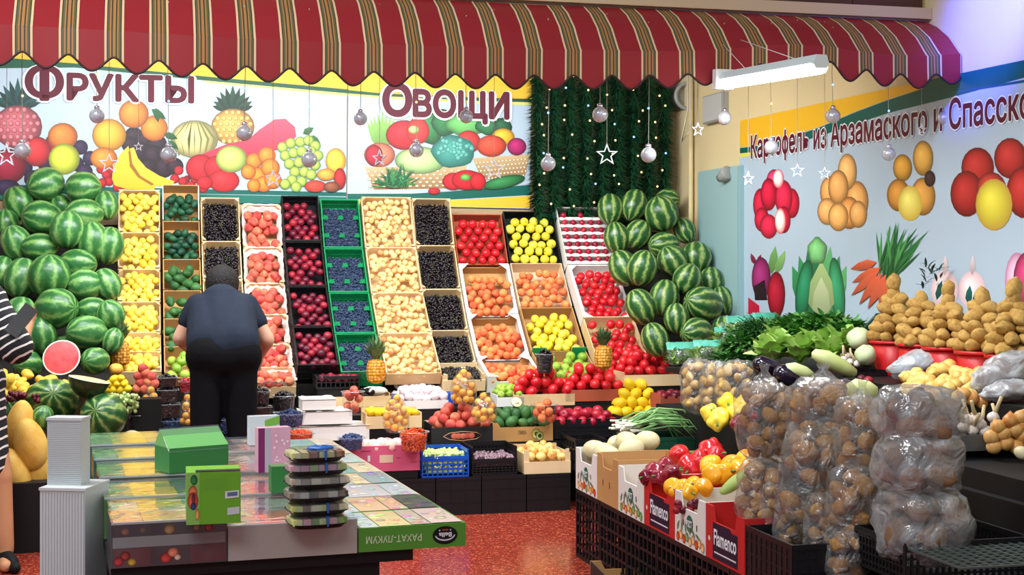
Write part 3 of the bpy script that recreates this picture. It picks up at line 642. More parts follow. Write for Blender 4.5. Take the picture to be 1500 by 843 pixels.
def fruit(key, mtl, fn, nu=14, nv=9, extra=None, r=(0.5, 0.5, 0.5)):
    mb = MB(); mb.ell(r, nu, nv, fn); mats = [mtl]
    if extra == 'stalk': mb.tube([(0, 0, 0.33), (0.02, 0.01, 0.5), (0.05, 0.02, 0.58)], 0.03, 5, 1); mats.append(m_brownstalk)
    if extra == 'pstalk': mb.tube([(0, 0, 0.3), (0.02, 0.01, 0.52), (0.08, 0.02, 0.68)], [0.09, 0.06, 0.055], 6, 1); mats.append(m_calyx)
    FR[key] = mb.mesh(key, mats)
m_apri = mat('apricot_skin', (248, 206, 60), 0.5, 0.3, [(240, 186, 44), (252, 216, 74), (250, 226, 110), (244, 196, 52)], 3, 0.35, sss=0.08)
fruit('apricot', m_apri, crease(0.08))
m_apo = mat('orange_apricot_skin', (244, 166, 60), 0.5, 0.3, [(238, 150, 46), (250, 190, 80), (246, 170, 60)], 3, 0.35, sss=0.08)
fruit('orange_apricot', m_apo, crease(0.08))
m_peach = mat('peach_skin', (226, 110, 92), 0.65, 0.2, [(166, 40, 50), (204, 80, 74), (220, 118, 90), (230, 160, 112)], 2.2, 0.6)
fruit('peach', m_peach, crease(0.12))
m_peach2 = mat('orange_peach_skin', (236, 126, 72), 0.65, 0.2, [(206, 64, 54), (236, 112, 70), (244, 146, 84), (248, 180, 110)], 2.2, 0.5)
fruit('orange_peach', m_peach2, crease(0.10))
m_cream_p = mat('pale_peach_skin', (246, 214, 150), 0.55, 0.25, [(196, 70, 54), (232, 150, 98), (240, 196, 128), (244, 212, 148), (238, 190, 120), (214, 104, 70)], 2.2, 0.4)
fruit('pale_peach', m_cream_p, crease(0.08), 12, 8)
m_plum = mat('plum_skin', (150, 26, 52), 0.38, 0.4, [(56, 10, 30), (92, 14, 38), (138, 22, 44), (178, 44, 52)], 2.0, 0.4)
fruit('plum', m_plum, crease(0.06))
m_tom = mat('tomato_skin', (214, 30, 40), 0.3, 0.5, [(186, 16, 34), (220, 32, 42), (232, 58, 56)], 2.0, 0.35)
fruit('tomato', m_tom, tomfn)
m_yap = mat('yellow_apple_skin', (244, 226, 50), 0.35, 0.45, [(236, 206, 36), (248, 234, 70), (240, 232, 90)], 2.0, 0.4)
fruit('yellow_apple', m_yap, applefn, extra='stalk')
m_lem = mat('lemon_skin', (250, 214, 30), 0.4, 0.4, [(246, 200, 20), (252, 222, 44)], 3, 0.4, bump=0.15, bscale=30)
fruit('lemon', m_lem, lemfn)
m_rap = mat('red_apple_skin', (164, 22, 50), 0.3, 0.5, [(120, 12, 40), (176, 26, 54), (198, 46, 60)], 2.0, 0.4)
fruit('red_apple', m_rap, applefn, extra='stalk')
m_gap = mat('green_apple_skin', (150, 190, 60), 0.35, 0.45, [(120, 168, 50), (176, 206, 76)], 2.0, 0.4)
fruit('green_apple', m_gap, applefn, extra='stalk')
m_avo = mat('avocado_skin', (24, 70, 48), 0.45, 0.4, [(14, 48, 38), (26, 78, 52), (44, 100, 58)], 3.0, 0.4, bump=0.2, bscale=40)
fruit('avocado', m_avo, avofn)
m_avg = mat('bright_avocado_skin', (60, 120, 56), 0.45, 0.4, [(24, 66, 36), (52, 104, 48), (86, 130, 66)], 2.0, 0.6, bump=0.2, bscale=40)
fruit('bright_avocado', m_avg, avofn)
m_pear = mat('yellow_pear_skin', (240, 190, 60), 0.45, 0.35, [(232, 168, 44), (246, 206, 80), (224, 190, 70)], 2.0, 0.5)
fruit('yellow_pear', m_pear, lambda p, a, ph: Vector((p.x * (0.95 - 0.32 * max(0, p.z)), p.y * (0.95 - 0.32 * max(0, p.z)), p.z * 1.2)), extra='stalk')
m_striped = mat('striped_apple_skin', (240, 196, 120), 0.4, 0.4, [(206, 70, 50), (240, 180, 96), (248, 216, 130), (244, 206, 120)], 3, 0.55)
fruit('striped_apple', m_striped, applefn, extra='stalk')
m_pot = mat('potato_skin', (164, 124, 62), 0.8, 0.2, [(150, 112, 52), (182, 142, 74), (200, 162, 92), (168, 128, 62)], 5, 0.6, bump=0.3, bscale=25)
for i in range(3): fruit('potato%d' % i, m_pot, potfn(i * 7.3 + 1))
m_potd = mat('dim_potato_skin', (140, 104, 62), 0.8, 0.2, [(128, 92, 54), (168, 126, 76), (190, 150, 94)], 5, 0.6)
for i in range(3): fruit('bagpotato%d' % i, m_potd, potfn(i * 5.1 + 2), 11, 7)
m_beet = mat('red_potato_skin', (110, 52, 56), 0.7, 0.2, [(98, 66, 52), (132, 98, 70), (112, 88, 64)], 4, 0.5)
for i in range(3): fruit('redpotato%d' % i, m_beet, potfn(i * 6.1 + 4), 11, 7)
m_nut = mat('new_potato_skin', (206, 166, 84), 0.7, 0.25, [(184, 140, 62), (214, 176, 96), (226, 194, 120)], 4, 0.5)
for i in range(2): fruit('newpotato%d' % i, m_nut, potfn(i * 3.1 + 9), 11, 7)
m_oni = mat('onion_skin', (212, 150, 76), 0.4, 0.4, [(186, 112, 50), (220, 160, 84), (232, 190, 120)], 3, 0.6)
fruit('onion', m_oni, onifn)
m_oniy = mat('pale_onion_skin', (230, 190, 100), 0.4, 0.4, [(214, 160, 76), (236, 198, 108), (240, 212, 140)], 3, 0.6)
fruit('pale_onion', m_oniy, onifn)
m_hon = mat('white_melon_skin', (238, 230, 200), 0.45, 0.3, [(206, 194, 146), (226, 216, 178)], 3, 0.6)
fruit('white_melon', m_hon, lambda p, a, ph: Vector((p.x * 0.82, p.y * 0.82, p.z * 1.1)), 18, 12)
m_tor = mat('yellow_melon_skin', (222, 172, 74), 0.55, 0.3, [(206, 146, 50), (226, 178, 82), (232, 196, 110)], 5, 0.7, bump=0.25, bscale=60)
fruit('yellow_melon', m_tor, lambda p, a, ph: Vector((p.x * 0.62 * (1 - 0.1 * p.z), p.y * 0.62 * (1 - 0.1 * p.z), p.z)), 22, 16)
def pepper(key, col, cols): fruit(key, mat(key + '_skin', col, 0.22, 0.6, cols, 2, 0.4), pepfn, 20, 12, 'pstalk')
pepper('red_pepper', (200, 20, 30), [(180, 12, 26), (214, 34, 36)]); pepper('dark_red_pepper', (130, 16, 40), [(104, 10, 34), (150, 26, 50)])
pepper('orange_pepper', (244, 164, 20), [(240, 150, 12), (250, 184, 34)]); pepper('yellow_pepper', (246, 214, 40), [(240, 204, 30), (250, 226, 80)])
def melon_mat(name, dark, light, pale, freq):
    m = bpy.data.materials.new(name); m.use_nodes = True; nt = m.node_tree; b = nt.nodes['Principled BSDF']; N = nt.nodes.new; lk = nt.links.new
    tc = N('ShaderNodeTexCoord'); oi = N('ShaderNodeObjectInfo'); sx = N('ShaderNodeSeparateXYZ'); lk(tc.outputs['Object'], sx.inputs[0])
    an = N('ShaderNodeMath'); an.operation = 'ARCTAN2'; lk(sx.outputs[1], an.inputs[0]); lk(sx.outputs[0], an.inputs[1])
    nz = N('ShaderNodeTexNoise'); nz.noise_dimensions = '4D'; nz.inputs['Scale'].default_value = 3.2; nz.inputs['Detail'].default_value = 5; nz.inputs['Roughness'].default_value = 0.65
    mw = N('ShaderNodeMath'); mw.operation = 'MULTIPLY'; mw.inputs[1].default_value = 40; lk(oi.outputs['Random'], mw.inputs[0]); lk(mw.outputs[0], nz.inputs['W']); lk(tc.outputs['Object'], nz.inputs['Vector'])
    ma = N('ShaderNodeMath'); ma.operation = 'MULTIPLY_ADD'; ma.inputs[1].default_value = 9.0; lk(nz.outputs['Fac'], ma.inputs[0])
    mf = N('ShaderNodeMath'); mf.operation = 'MULTIPLY'; mf.inputs[1].default_value = freq; lk(an.outputs[0], mf.inputs[0]); lk(mf.outputs[0], ma.inputs[2])
    si = N('ShaderNodeMath'); si.operation = 'SINE'; lk(ma.outputs[0], si.inputs[0])
    n2 = N('ShaderNodeTexNoise'); n2.inputs['Scale'].default_value = 16; n2.inputs['Detail'].default_value = 3; lk(tc.outputs['Object'], n2.inputs['Vector'])
    a2 = N('ShaderNodeMath'); a2.operation = 'MULTIPLY_ADD'; a2.inputs[1].default_value = 1.3; a2.inputs[2].default_value = -0.65; lk(n2.outputs['Fac'], a2.inputs[0])
    ad = N('ShaderNodeMath'); ad.operation = 'ADD'; lk(si.outputs[0], ad.inputs[0]); lk(a2.outputs[0], ad.inputs[1])
    cr = N('ShaderNodeValToRGB'); el = cr.color_ramp.elements
    el[0].position = 0.25; el[0].color = rgb(*dark); el[1].position = 0.6; el[1].color = rgb(*light); e = el.new(1.0); e.color = rgb(*pale)
    mr = N('ShaderNodeMapRange'); mr.inputs[1].default_value = -1.5; mr.inputs[2].default_value = 1.5; lk(ad.outputs[0], mr.inputs[0]); lk(mr.outputs[0], cr.inputs[0])
    lk(cr.outputs[0], b.inputs['Base Color']); b.inputs['Roughness'].default_value = 0.3
    return m
m_wm = melon_mat('watermelon_rind', (34, 80, 38), (66, 116, 54), (190, 202, 120), 9.0)
m_wm2 = melon_mat('pale_watermelon_rind', (48, 104, 52), (76, 132, 68), (150, 188, 112), 8.0)
wmfn = lambda p, a, ph: p * (1 + 0.012 * math.cos(9 * a) * math.sin(ph))
m_wm3 = melon_mat('mid_watermelon_rind', (38, 92, 44), (62, 120, 58), (140, 178, 96), 8.0); fruit('mid_watermelon', m_wm3, wmfn, 30, 20)
fruit('watermelon', m_wm, wmfn, 30, 20); fruit('pale_watermelon', m_wm2, wmfn, 30, 20)

COUNT = {}
def put(key, name, p, d, rot=None, label=None, cat=None, group=None):
    s = d if isinstance(d, (tuple, list)) else (d, d, d)
    o = ob(name, FR[key], None, p, rot if rot is not None else rrot(), s); COUNT[name] = COUNT.get(name, 0) + 1
    return tag(o, label, cat, group)
def fill(M, W, L, z, key, name, d, label, cat, group, dens=1.0, jit=0.18, keep=0.97, up=0.10, rows=None, flip=None, size_j=0.07, top=0.0):
    """a bedded layer of fruit in a crate whose rim frame is M (x across, y to the back, z out of the crate)"""
    nx = max(1, int((W + d * 0.12) / (d * 0.93) * dens)); ny = max(1, int((L + 0.1 * d) / (d * 0.84) * dens))
    ax, ay = (W - d) / (1 - 1 / nx) if nx > 1 else 0, L - d
    for j in range(ny):
        n = nx if j % 2 == 0 else max(1, nx - 1)
        for i in range(n):
            if random.random() > keep: continue
            x = ((i + 0.5) / n - 0.5) * (ax) * (1 if j % 2 == 0 else (nx - 1) / nx) + rj(jit * d * 0.4)
            y = d * 0.5 + (ay) * (j / max(1, ny - 1) if ny > 1 else 0.5) + rj(jit * d * 0.4)
            zz = z + rj(up * d * 1.6)
            put(key, name, M @ Vector((x, y, zz)), d * (1 + rj(size_j)), flip or None, label, cat, group)
            if random.random() < top and i < n - 1 and j < ny - 1: put(key, name, M @ Vector((x + d * 0.46, y + d * 0.42, zz + d * 0.5)), d * (1 + rj(size_j)), None, label, cat, group)
_bm = {}
def berries(M, W, L, z, key, r, mtl, label, cat, n, parent=None, name='berry_heap', sx=1.3, stalks=None):
    """many tiny berries that nobody could count: one object"""
    kk = (key, round(W, 2), round(L, 2))
    if kk not in _bm:
        mb = MB(); mats = [mtl]
        for i in range(n):
            p = Vector((rj(0.5) * (W - 2 * r), r + random.random() * (L - 2 * r), rj(r * 1.2)))
            mb.ell((r, r, r * sx), 6, 4, M=Matrix.Translation(p) @ Euler(rrot()).to_matrix().to_4x4())
        mb.box(-W / 2 + r, W / 2 - r, r, L - r, -r * 4, -r * 0.9)
        if stalks:
            mats.append(stalks)
            for i in range(n // 14):
                p = Vector((rj(0.5) * W * 0.9, random.random() * L, r * 1.2)); q_ = p + Vector((rj(0.02), rj(0.02), 0.004))
                mb.tube([p, q_], 0.0012, 3, 1)
        _bm[kk] = mb.mesh(name, mats)
    o = ob(name, _bm[kk]); o.matrix_world = M @ Matrix.Translation((0, 0, z))
    return tag(o, label, cat, None, 'stuff')

# ---------------------------------------------------------------- crates: frame x across, y to the back, rim at z = 0
m_wood = mat('pale_crate_wood', (222, 190, 140), 0.75, 0.2, [(206, 168, 116), (228, 198, 150), (236, 212, 170)], 5, 0.5)
m_kraft = mat('kraft_card', (190, 146, 92), 0.85, 0.15, [(180, 134, 82), (198, 156, 102)], 3, 0.5); m_wcard = mat('white_card', (228, 226, 222), 0.8, 0.2)
m_black = mat('black_crate_plastic', (20, 20, 23), 0.45, 0.4); m_green = mat('green_crate_plastic', (20, 142, 84), 0.4, 0.4); m_blue = mat('blue_crate_plastic', (20, 84, 190), 0.35, 0.4)
m_redk = mat('red_brown_card', (176, 88, 62), 0.8, 0.2)
_cm = {}
def cached(key, fn, mtl, name):
    if key not in _cm: _cm[key] = fn().mesh(name, mtl)
    return _cm[key]
def frame_M(loc, tilt, rz=TH): return Matrix.Translation(loc) @ Matrix.Rotation(rz, 4, 'Z') @ Matrix.Rotation(tilt, 4, 'X')
def crate_root(name, M, label, cat='crate', group=None):
    e = bpy.data.objects.new(name, None); COL.objects.link(e); e.matrix_world = M; e.empty_display_size = 0.05
    return tag(e, label, cat, group)
def dip(W, D, low, cut, ends=0.05):
    """outline of a carton wall with a cut-out along the top"""
    a = W / 2
    return [(-a, -D), (a, -D), (a, 0), (a - ends, 0), (a - ends - 0.02, -cut), (-a + ends + 0.02, -cut), (-a + ends, 0), (-a, 0)] if cut else [(-a, -D), (a, -D), (a, -low), (-a, -low)]
def wood_crate(M, W, L, D, label, group=None, mtl=None, posts=True, name='wooden_crate', low=0.25):
    mtl = mtl or m_wood; e = crate_root(name, M, label, 'crate', group); t = 0.007; k = (round(W, 3), round(L, 3), round(D, 3), mtl.name, low)
    ob('front_board', cached(('wf',) + k, lambda: MB().box(-W / 2, W / 2, 0, t, -D, -D * low), mtl, 'front_board'), e)
    ob('back_board', cached(('wb',) + k, lambda: MB().box(-W / 2, W / 2, L - t, L, -D, 0.012), mtl, 'back_board'), e)
    sb = cached(('ws',) + k, lambda: MB().box(0, t, t, L - t, -D, -D * 0.06), mtl, 'side_board')
    ob('side_board', sb, e, (-W / 2, 0, 0)); ob('side_board', sb, e, (W / 2 - t, 0, 0))
    ob('floor_board', cached(('wl',) + k, lambda: MB().box(-W / 2 + t, W / 2 - t, t, L - t, -D, -D + 0.006), mtl, 'floor_board'), e)
    if posts:
        pm = cached(('wp',) + k, lambda: MB().prism([(0, 0), (0.026, 0), (0, 0.026)], -D, 0.014, 'z'), mtl, 'corner_post')
        for (sx, y, rz) in ((-1, t, 0), (1, t, PI / 2), (1, L - t, PI), (-1, L - t, -PI / 2)):
            ob('corner_post', pm, e, (sx * (W / 2 - t), y, 0), (0, 0, rz))
    return e
def carton(M, W, L, D, label, mtl=None, cut=0.0, low=0.01, bcut=None, group=None, name='carton_box', inner=None, ends=0.05, flaps=False):
    mtl = mtl or m_kraft; e = crate_root(name, M, label, 'box', group); t = 0.006; bcut = cut if bcut is None else bcut
    k = (round(W, 3), round(L, 3), round(D, 3), mtl.name, cut, low, bcut, ends)
    ob('front_panel', cached(('cf',) + k, lambda: MB().prism(dip(W, D, low, cut, ends), 0, t), mtl, 'front_panel'), e)
    ob('back_panel', cached(('cb',) + k, lambda: MB().prism(dip(W, D, 0, bcut, ends), L - t, L), inner or mtl, 'back_panel'), e)
    sp = cached(('cs',) + k, lambda: MB().box(0, t, t, L - t, -D, 0), mtl, 'side_panel')
    ob('side_panel', sp, e, (-W / 2, 0, 0)); ob('side_panel', sp, e, (W / 2 - t, 0, 0))
    ob('floor_panel', cached(('cl',) + k, lambda: MB().box(-W / 2 + t, W / 2 - t, t, L - t, -D, -D + 0.005), inner or mtl, 'floor_panel'), e)
    if flaps:                                       # folded rim corners
        fm = cached(('cc',) + k, lambda: MB().prism([(0, 0), (0.075, 0), (0.055, 0.02), (0.02, 0.055), (0, 0.075)], 0.0005, 0.005, 'z'), mtl, 'corner_flap')
        for (sx, y, rz) in ((-1, 0, 0), (1, 0, PI / 2), (1, L, PI), (-1, L, -PI / 2)): ob('corner_flap', fm, e, (sx * W / 2, y, 0), (0, 0, rz))
        rim = cached(('cr',) + k, lambda: MB().box(0, 0.022, 0.05, L - 0.05, 0.0004, 0.004), mtl, 'rim_flap')
        ob('rim_flap', rim, e, (-W / 2, 0, 0)); ob('rim_flap', rim, e, (W / 2 - 0.022, 0, 0))
    return e
def lattice(mb, x0, x1, z0, z1, y0, y1, nx, nz, bar, top=0.02, M=None):
    mb.box(x0, x1, y0, y1, z1 - top, z1, M=M); mb.box(x0, x1, y0, y1, z0, z0 + bar * 1.5, M=M)
    for i in range(nx + 1):
        x = x0 + (x1 - x0 - bar) * i / nx; mb.box(x, x + bar, y0, y1, z0 + bar, z1 - top * 0.9, M=M)
    for j in range(1, nz):
        z = z0 + (z1 - z0) * j / nz; mb.box(x0 + bar * 0.5, x1 - bar * 0.5, y0 + 0.001, y1 - 0.001, z - bar / 2, z + bar / 2, M=M)
def plastic_crate(M, W, L, D, label, mtl, group=None, grid=0.045, name='plastic_crate', frontcut=0.0, solid=False, bar=0.007):
    e = crate_root(name, M, label, 'crate', group); t = 0.009; k = (round(W, 3), round(L, 3), round(D, 3), mtl.name, grid, frontcut)
    nx, ny, nz = max(2, int(W / grid)), max(2, int(L / grid)), max(2, int(D / grid))
    def wall(wid, hi):
        mb = MB()
        if solid: mb.box(-wid / 2, wid / 2, 0.003, t - 0.003, -D, -0.01)
        lattice(mb, -wid / 2, wid / 2, -D, -hi, 0, t, max(2, int(wid / grid)), nz, bar); return mb
    ob('front_wall', cached(('pf',) + k, lambda: wall(W, frontcut), mtl, 'front_wall'), e)
    bw = cached(('pb',) + k, lambda: wall(W, 0), mtl, 'back_wall'); ob('back_wall', bw, e, (0, L - t, 0))
    sw = cached(('ps',) + k, lambda: wall(L - 2 * t, 0), mtl, 'side_wall')
    ob('side_wall', sw, e, (-W / 2 + t, L / 2, 0), (0, 0, PI / 2)); ob('side_wall', sw, e, (W / 2, L / 2, 0), (0, 0, PI / 2))
    ob('floor_panel', cached(('pl',) + k, lambda: MB().box(-W / 2 + t, W / 2 - t, t, L - t, -D, -D + 0.006), mtl, 'floor_panel'), e)
    return e

# ---------------------------------------------------------------- the sloping rack with its eleven columns of crates
W_TOP, W_RUN = 0.16, 1.14
def column(x0, x1, ys):
    """rim line of a column of crates: list of (frame, width, length)"""
    a = room(hit_w(x0, ys[0], W_TOP))[0]; b = room(hit_w(x1, ys[0], W_TOP))[0]; u = (a + b) / 2; W = b - a
    pts = []; n = len(ys) - 1
    for i, y in enumerate(ys):
        w = W_TOP + W_RUN * (i / n) ** 1.2
        p = R(u, w, 0); z = EYE - (y - CY) / F * p.y
        pts.append((w, z))
    out = []
    for (wa, za), (wb, zb) in zip(pts, pts[1:]):
        L = math.hypot(wb - wa, za - zb); tilt = math.atan2(za - zb, wb - wa)
        out.append((frame_M(R(u, wb, zb), tilt), W - 0.008, L - 0.006))
    return out, u, W, pts
m_rack = mat('rack_board', (30, 27, 25), 0.8, 0.2)
rack = empty('display_rack', R(-2.6, 1.0, 0), (0, 0, TH), 'dark sloping display rack carrying the fruit crates along the back wall', 'rack')
def support(u, W, pts, off=0.155):
    """board under one column"""
    lo = []; n = len(pts)
    for i, (w, z) in enumerate(pts):
        a = pts[max(0, i - 1)]; b = pts[min(n - 1, i + 1)]; t = Vector((b[0] - a[0], b[1] - a[1])).normalized(); nn = Vector((t.y, -t.x))
        if nn.y > 0: nn = -nn
        lo.append((w + nn.x * off, z + nn.y * off))
    lo = [(max(0.03, w), z) for w, z in lo]
    poly = [(-(w - 1.0), z) for w, z in lo] + [(-(lo[-1][0] - 1.0), 0.02), (0.97, 0.02)]
    if poly[0][0] < 0.97: poly.append((0.97, poly[0][1]))
    return MB().prism(poly, -W / 2 + 0.004, W / 2 - 0.004, 'x').build('sloping_board', m_rack, rack, (u + 2.6, 0, 0))
RANK = ['topmost', 'second from the top', 'third from the top', 'fourth from the top', 'fifth from the top', 'lowest']
m_bluebery = mat('blueberry_skin', (40, 52, 76), 0.5, 0.3, [(24, 32, 52), (46, 62, 90), (70, 88, 114)], 60, 1.0)
m_blackb = mat('blackcurrant_skin', (18, 14, 20), 0.2, 0.5, [(8, 6, 10), (26, 18, 24), (18, 14, 20)], 60, 1.0)
m_stem = mat('berry_stalks', (120, 126, 60), 0.7)
m_paper = mat('white_paper', (240, 236, 230), 0.8, 0.2)
def paper_lining(M, W, L, e):
    """crumpled paper sticking out round the fruit"""
    mb = MB(); n = 44; ring = []
    for i in range(n):
        a = 2 * PI * i / n; c, s = math.cos(a), math.sin(a); k = 1 / max(abs(c), abs(s)); ring.append((c * k, s * k))
    vs2 = []; fs2 = []
    for r_, z in ((0.80, -0.045), (0.95, -0.006 ), (1.035, 0.012)):
        for i, (x, y) in enumerate(ring):
            q = r_ + (rj(0.025) if r_ > 0.9 else 0); vs2.append((x * q * W / 2, L / 2 + y * q * L / 2, z + (rj(0.008) if r_ > 0.9 else 0)))
    for j in range(2):
        for i in range(n): a, b = j * n + i, j * n + (i + 1) % n; fs2.append((a, b, b + n, a + n))
    return mb.add(vs2, fs2, 0, False).build('paper_lining', m_paper, e)

# 1 yellow apricots
c_, u, W, pts = column(173, 235, [278, 341, 395, 443, 489, 517, 543]); support(u, W, pts)
for i, (M, w_, L) in enumerate(c_):
    wood_crate(M, w_, L, 0.10, 'pale wooden crate of yellow apricots beside the watermelons, %s' % RANK[i], 'apricot crates', low=0.1)
    fill(M, w_ - 0.016, L - 0.016, -0.022, 'apricot', 'apricot', 0.052, 'yellow apricot in the %s crate of the apricot column' % RANK[i].replace(' from the top', ''), 'apricot', 'yellow apricots in the rack', jit=0.5, up=0.15, top=0.4)
# 2 avocados
c_, u, W, pts = column(237, 292, [270, 323, 379, 425, 466, 507, 546]); support(u, W, pts)
for i, (M, w_, L) in enumerate(c_):
    kind, nm = (('avocado', 'avocado') if i < 2 else ('bright_avocado', 'avocado')) if i < 5 else ('green_apple', 'green_apple')
    carton(M, w_, L, 0.11, ('brown carton of green avocados, %s in its column' if i < 5 else 'brown carton of green apples at the foot of the avocado column, %s') % RANK[i], m_kraft if i else m_wcard, 0.0, 0.045, 0.0, 'avocado cartons', inner=m_kraft)
    fill(M, w_ - 0.014, L * 0.8, -0.035, kind, nm, 0.058 if i < 2 else 0.066, '%s in the %s carton of the avocado column' % ('dark avocado' if i < 2 else ('bright green avocado' if i < 5 else 'green apple'), RANK[i].replace(' from the top', '')), nm.replace('_', ' ').split()[-1], 'avocados in the rack' if i < 5 else 'green apples behind the man', jit=0.4, up=0.2, top=0.5)
# 3 dark cherries
c_, u, W, pts = column(293, 351, [290, 354, 410, 458, 503, 545]); support(u, W, pts)
for i, (M, w_, L) in enumerate(c_):
    wood_crate(M, w_, L, 0.10, 'pale wooden crate of black currants left of the peaches, %s' % RANK[i if i < 4 else 5], 'currant crates')
    berries(M, w_ - 0.03, L - 0.03, -0.02, 'bc', 0.0095, m_blackb, 'heap of shiny black currants in the %s crate behind the man' % RANK[i if i < 4 else 5].replace(' from the top', ''), 'currants', 620, stalks=m_stem)
# 4 peaches in paper
c_, u, W, pts = column(354, 411, [300, 363, 416, 462, 506, 540, 562]); support(u, W, pts)
for i, (M, w_, L) in enumerate(c_):
    e = wood_crate(M, w_, L, 0.10, 'wooden crate of blushing peaches lined with white paper, %s' % RANK[i], 'peach crates with paper')
    paper_lining(M, w_, L, e)
    fill(M, w_ - 0.02, L - 0.03, -0.018, 'peach', 'peach', 0.066, 'blushing peach on white paper in the %s peach crate' % RANK[i].replace(' from the top', ''), 'peach', 'peaches on paper', jit=0.5, up=0.2, top=0.55)
# 5 plums in black crates
c_, u, W, pts = column(411, 467, [286, 353, 419, 478, 535]); support(u, W, pts)
for i, (M, w_, L) in enumerate(c_):
    plastic_crate(M, w_, L, 0.12, 'black plastic crate of red plums, %s' % RANK[i if i < 3 else 5], m_black, 'plum crates', solid=True)
    fill(M, w_ - 0.02, L * 0.86, -0.022, 'plum', 'plum', 0.056, 'dark red plum in the %s black crate of the rack' % RANK[i if i < 3 else 5].replace(' from the top', ''), 'plum', 'plums in the rack', jit=0.3, up=0.15)
# 6 blueberries in green crates
c_, u, W, pts = column(468, 526, [291, 363, 428, 488, 545]); support(u, W, pts)
for i, (M, w_, L) in enumerate(c_):
    e = plastic_crate(M, w_, L, 0.12, 'green plastic crate of blueberries, %s' % RANK[i if i < 3 else 5], m_green, 'blueberry crates', solid=True)
    tab = cached(('gt', round(w_, 3)), lambda: MB().prism([(-0.022, 0), (0.022, 0), (0.014, 0.028), (-0.014, 0.028)], -0.004, 0.004), m_green, 'divider_tab')
    for (x, y) in ((-0.5, 0.62), (0, 0.62), (0.5, 0.62), (-0.5, 0.25), (0, 0.25), (0.5, 0.25)): ob('divider_tab', tab, e, (x * (w_ - 0.06), y * L, -0.026), (-0.7, 0, 0))
    berries(M, w_ - 0.03, L * 0.86, -0.035, 'bb', 0.0062, m_bluebery, 'dense bed of blueberries in the %s green crate' % RANK[i if i < 3 else 5].replace(' from the top', ''), 'blueberries', 1100, sx=1.0)
# 7 pale peaches
c_, u, W, pts = column(528, 602, [289, 363, 430, 489, 546]); support(u, W, pts)
for i, (M, w_, L) in enumerate(c_):
    wood_crate(M, w_, L, 0.10, 'wide wooden crate of pale yellow peaches, %s' % RANK[i if i < 3 else 5], 'pale peach crates', low=0.1)
    fill(M, w_ - 0.016, L - 0.016, -0.02, 'pale_peach', 'pale_peach', 0.046, 'small pale yellow peach in the %s wide wooden crate' % RANK[i if i < 3 else 5].replace(' from the top', ''), 'peach', 'pale peaches in the rack', jit=0.6, up=0.25, dens=0.98)
# 8 dark cherries
c_, u, W, pts = column(602, 660, [291, 360, 424, 485, 534, 552]); support(u, W, pts)
for i, (M, w_, L) in enumerate(c_):
    wood_crate(M, w_, L, 0.10, 'pale wooden crate of black cherries with tall corner posts, %s' % RANK[i if i < 4 else 5], 'cherry crates')
    berries(M, w_ - 0.03, L - 0.03, -0.02, 'bc', 0.0095, m_blackb, 'heap of shiny black cherries in the %s crate right of the pale peaches' % RANK[i if i < 4 else 5].replace(' from the top', ''), 'cherries', 620, stalks=m_stem)
# 9 tomatoes over white cartons of orange peaches
c_, u, W, pts = column(661, 735, [313, 386, 460, 523, 552]); support(u, W, pts)
for i, (M, w_, L) in enumerate(c_):
    if i == 0:
        carton(M, w_, L, 0.10, 'reddish carton of tomatoes in tidy rows at the top of the rack', m_redk, 0.0, 0.02, 0.0)
        fill(M, w_ - 0.015, L * 0.9, -0.02, 'tomato', 'tomato', 0.067, 'red tomato in the tidy rows of the reddish carton', 'tomato', 'tomatoes at the top of the rack', jit=0.12, up=0.05, keep=1, dens=1.02)
    else:
        carton(M, w_, L, 0.11, 'white carton of orange peaches below the tomato rows, %s of three' % ['', 'topmost', 'middle', 'lowest'][i], m_wcard, 0.035, 0.01, 0.04, 'white peach cartons', inner=m_kraft, flaps=True)
        fill(M, w_ - 0.03, L * 0.76, -0.03, 'orange_peach', 'orange_peach', 0.06, 'orange peach in the %s white carton below the tomatoes' % ['', 'topmost', 'middle', 'lowest'][i], 'peach', 'orange peaches in white cartons', jit=0.5, up=0.25)
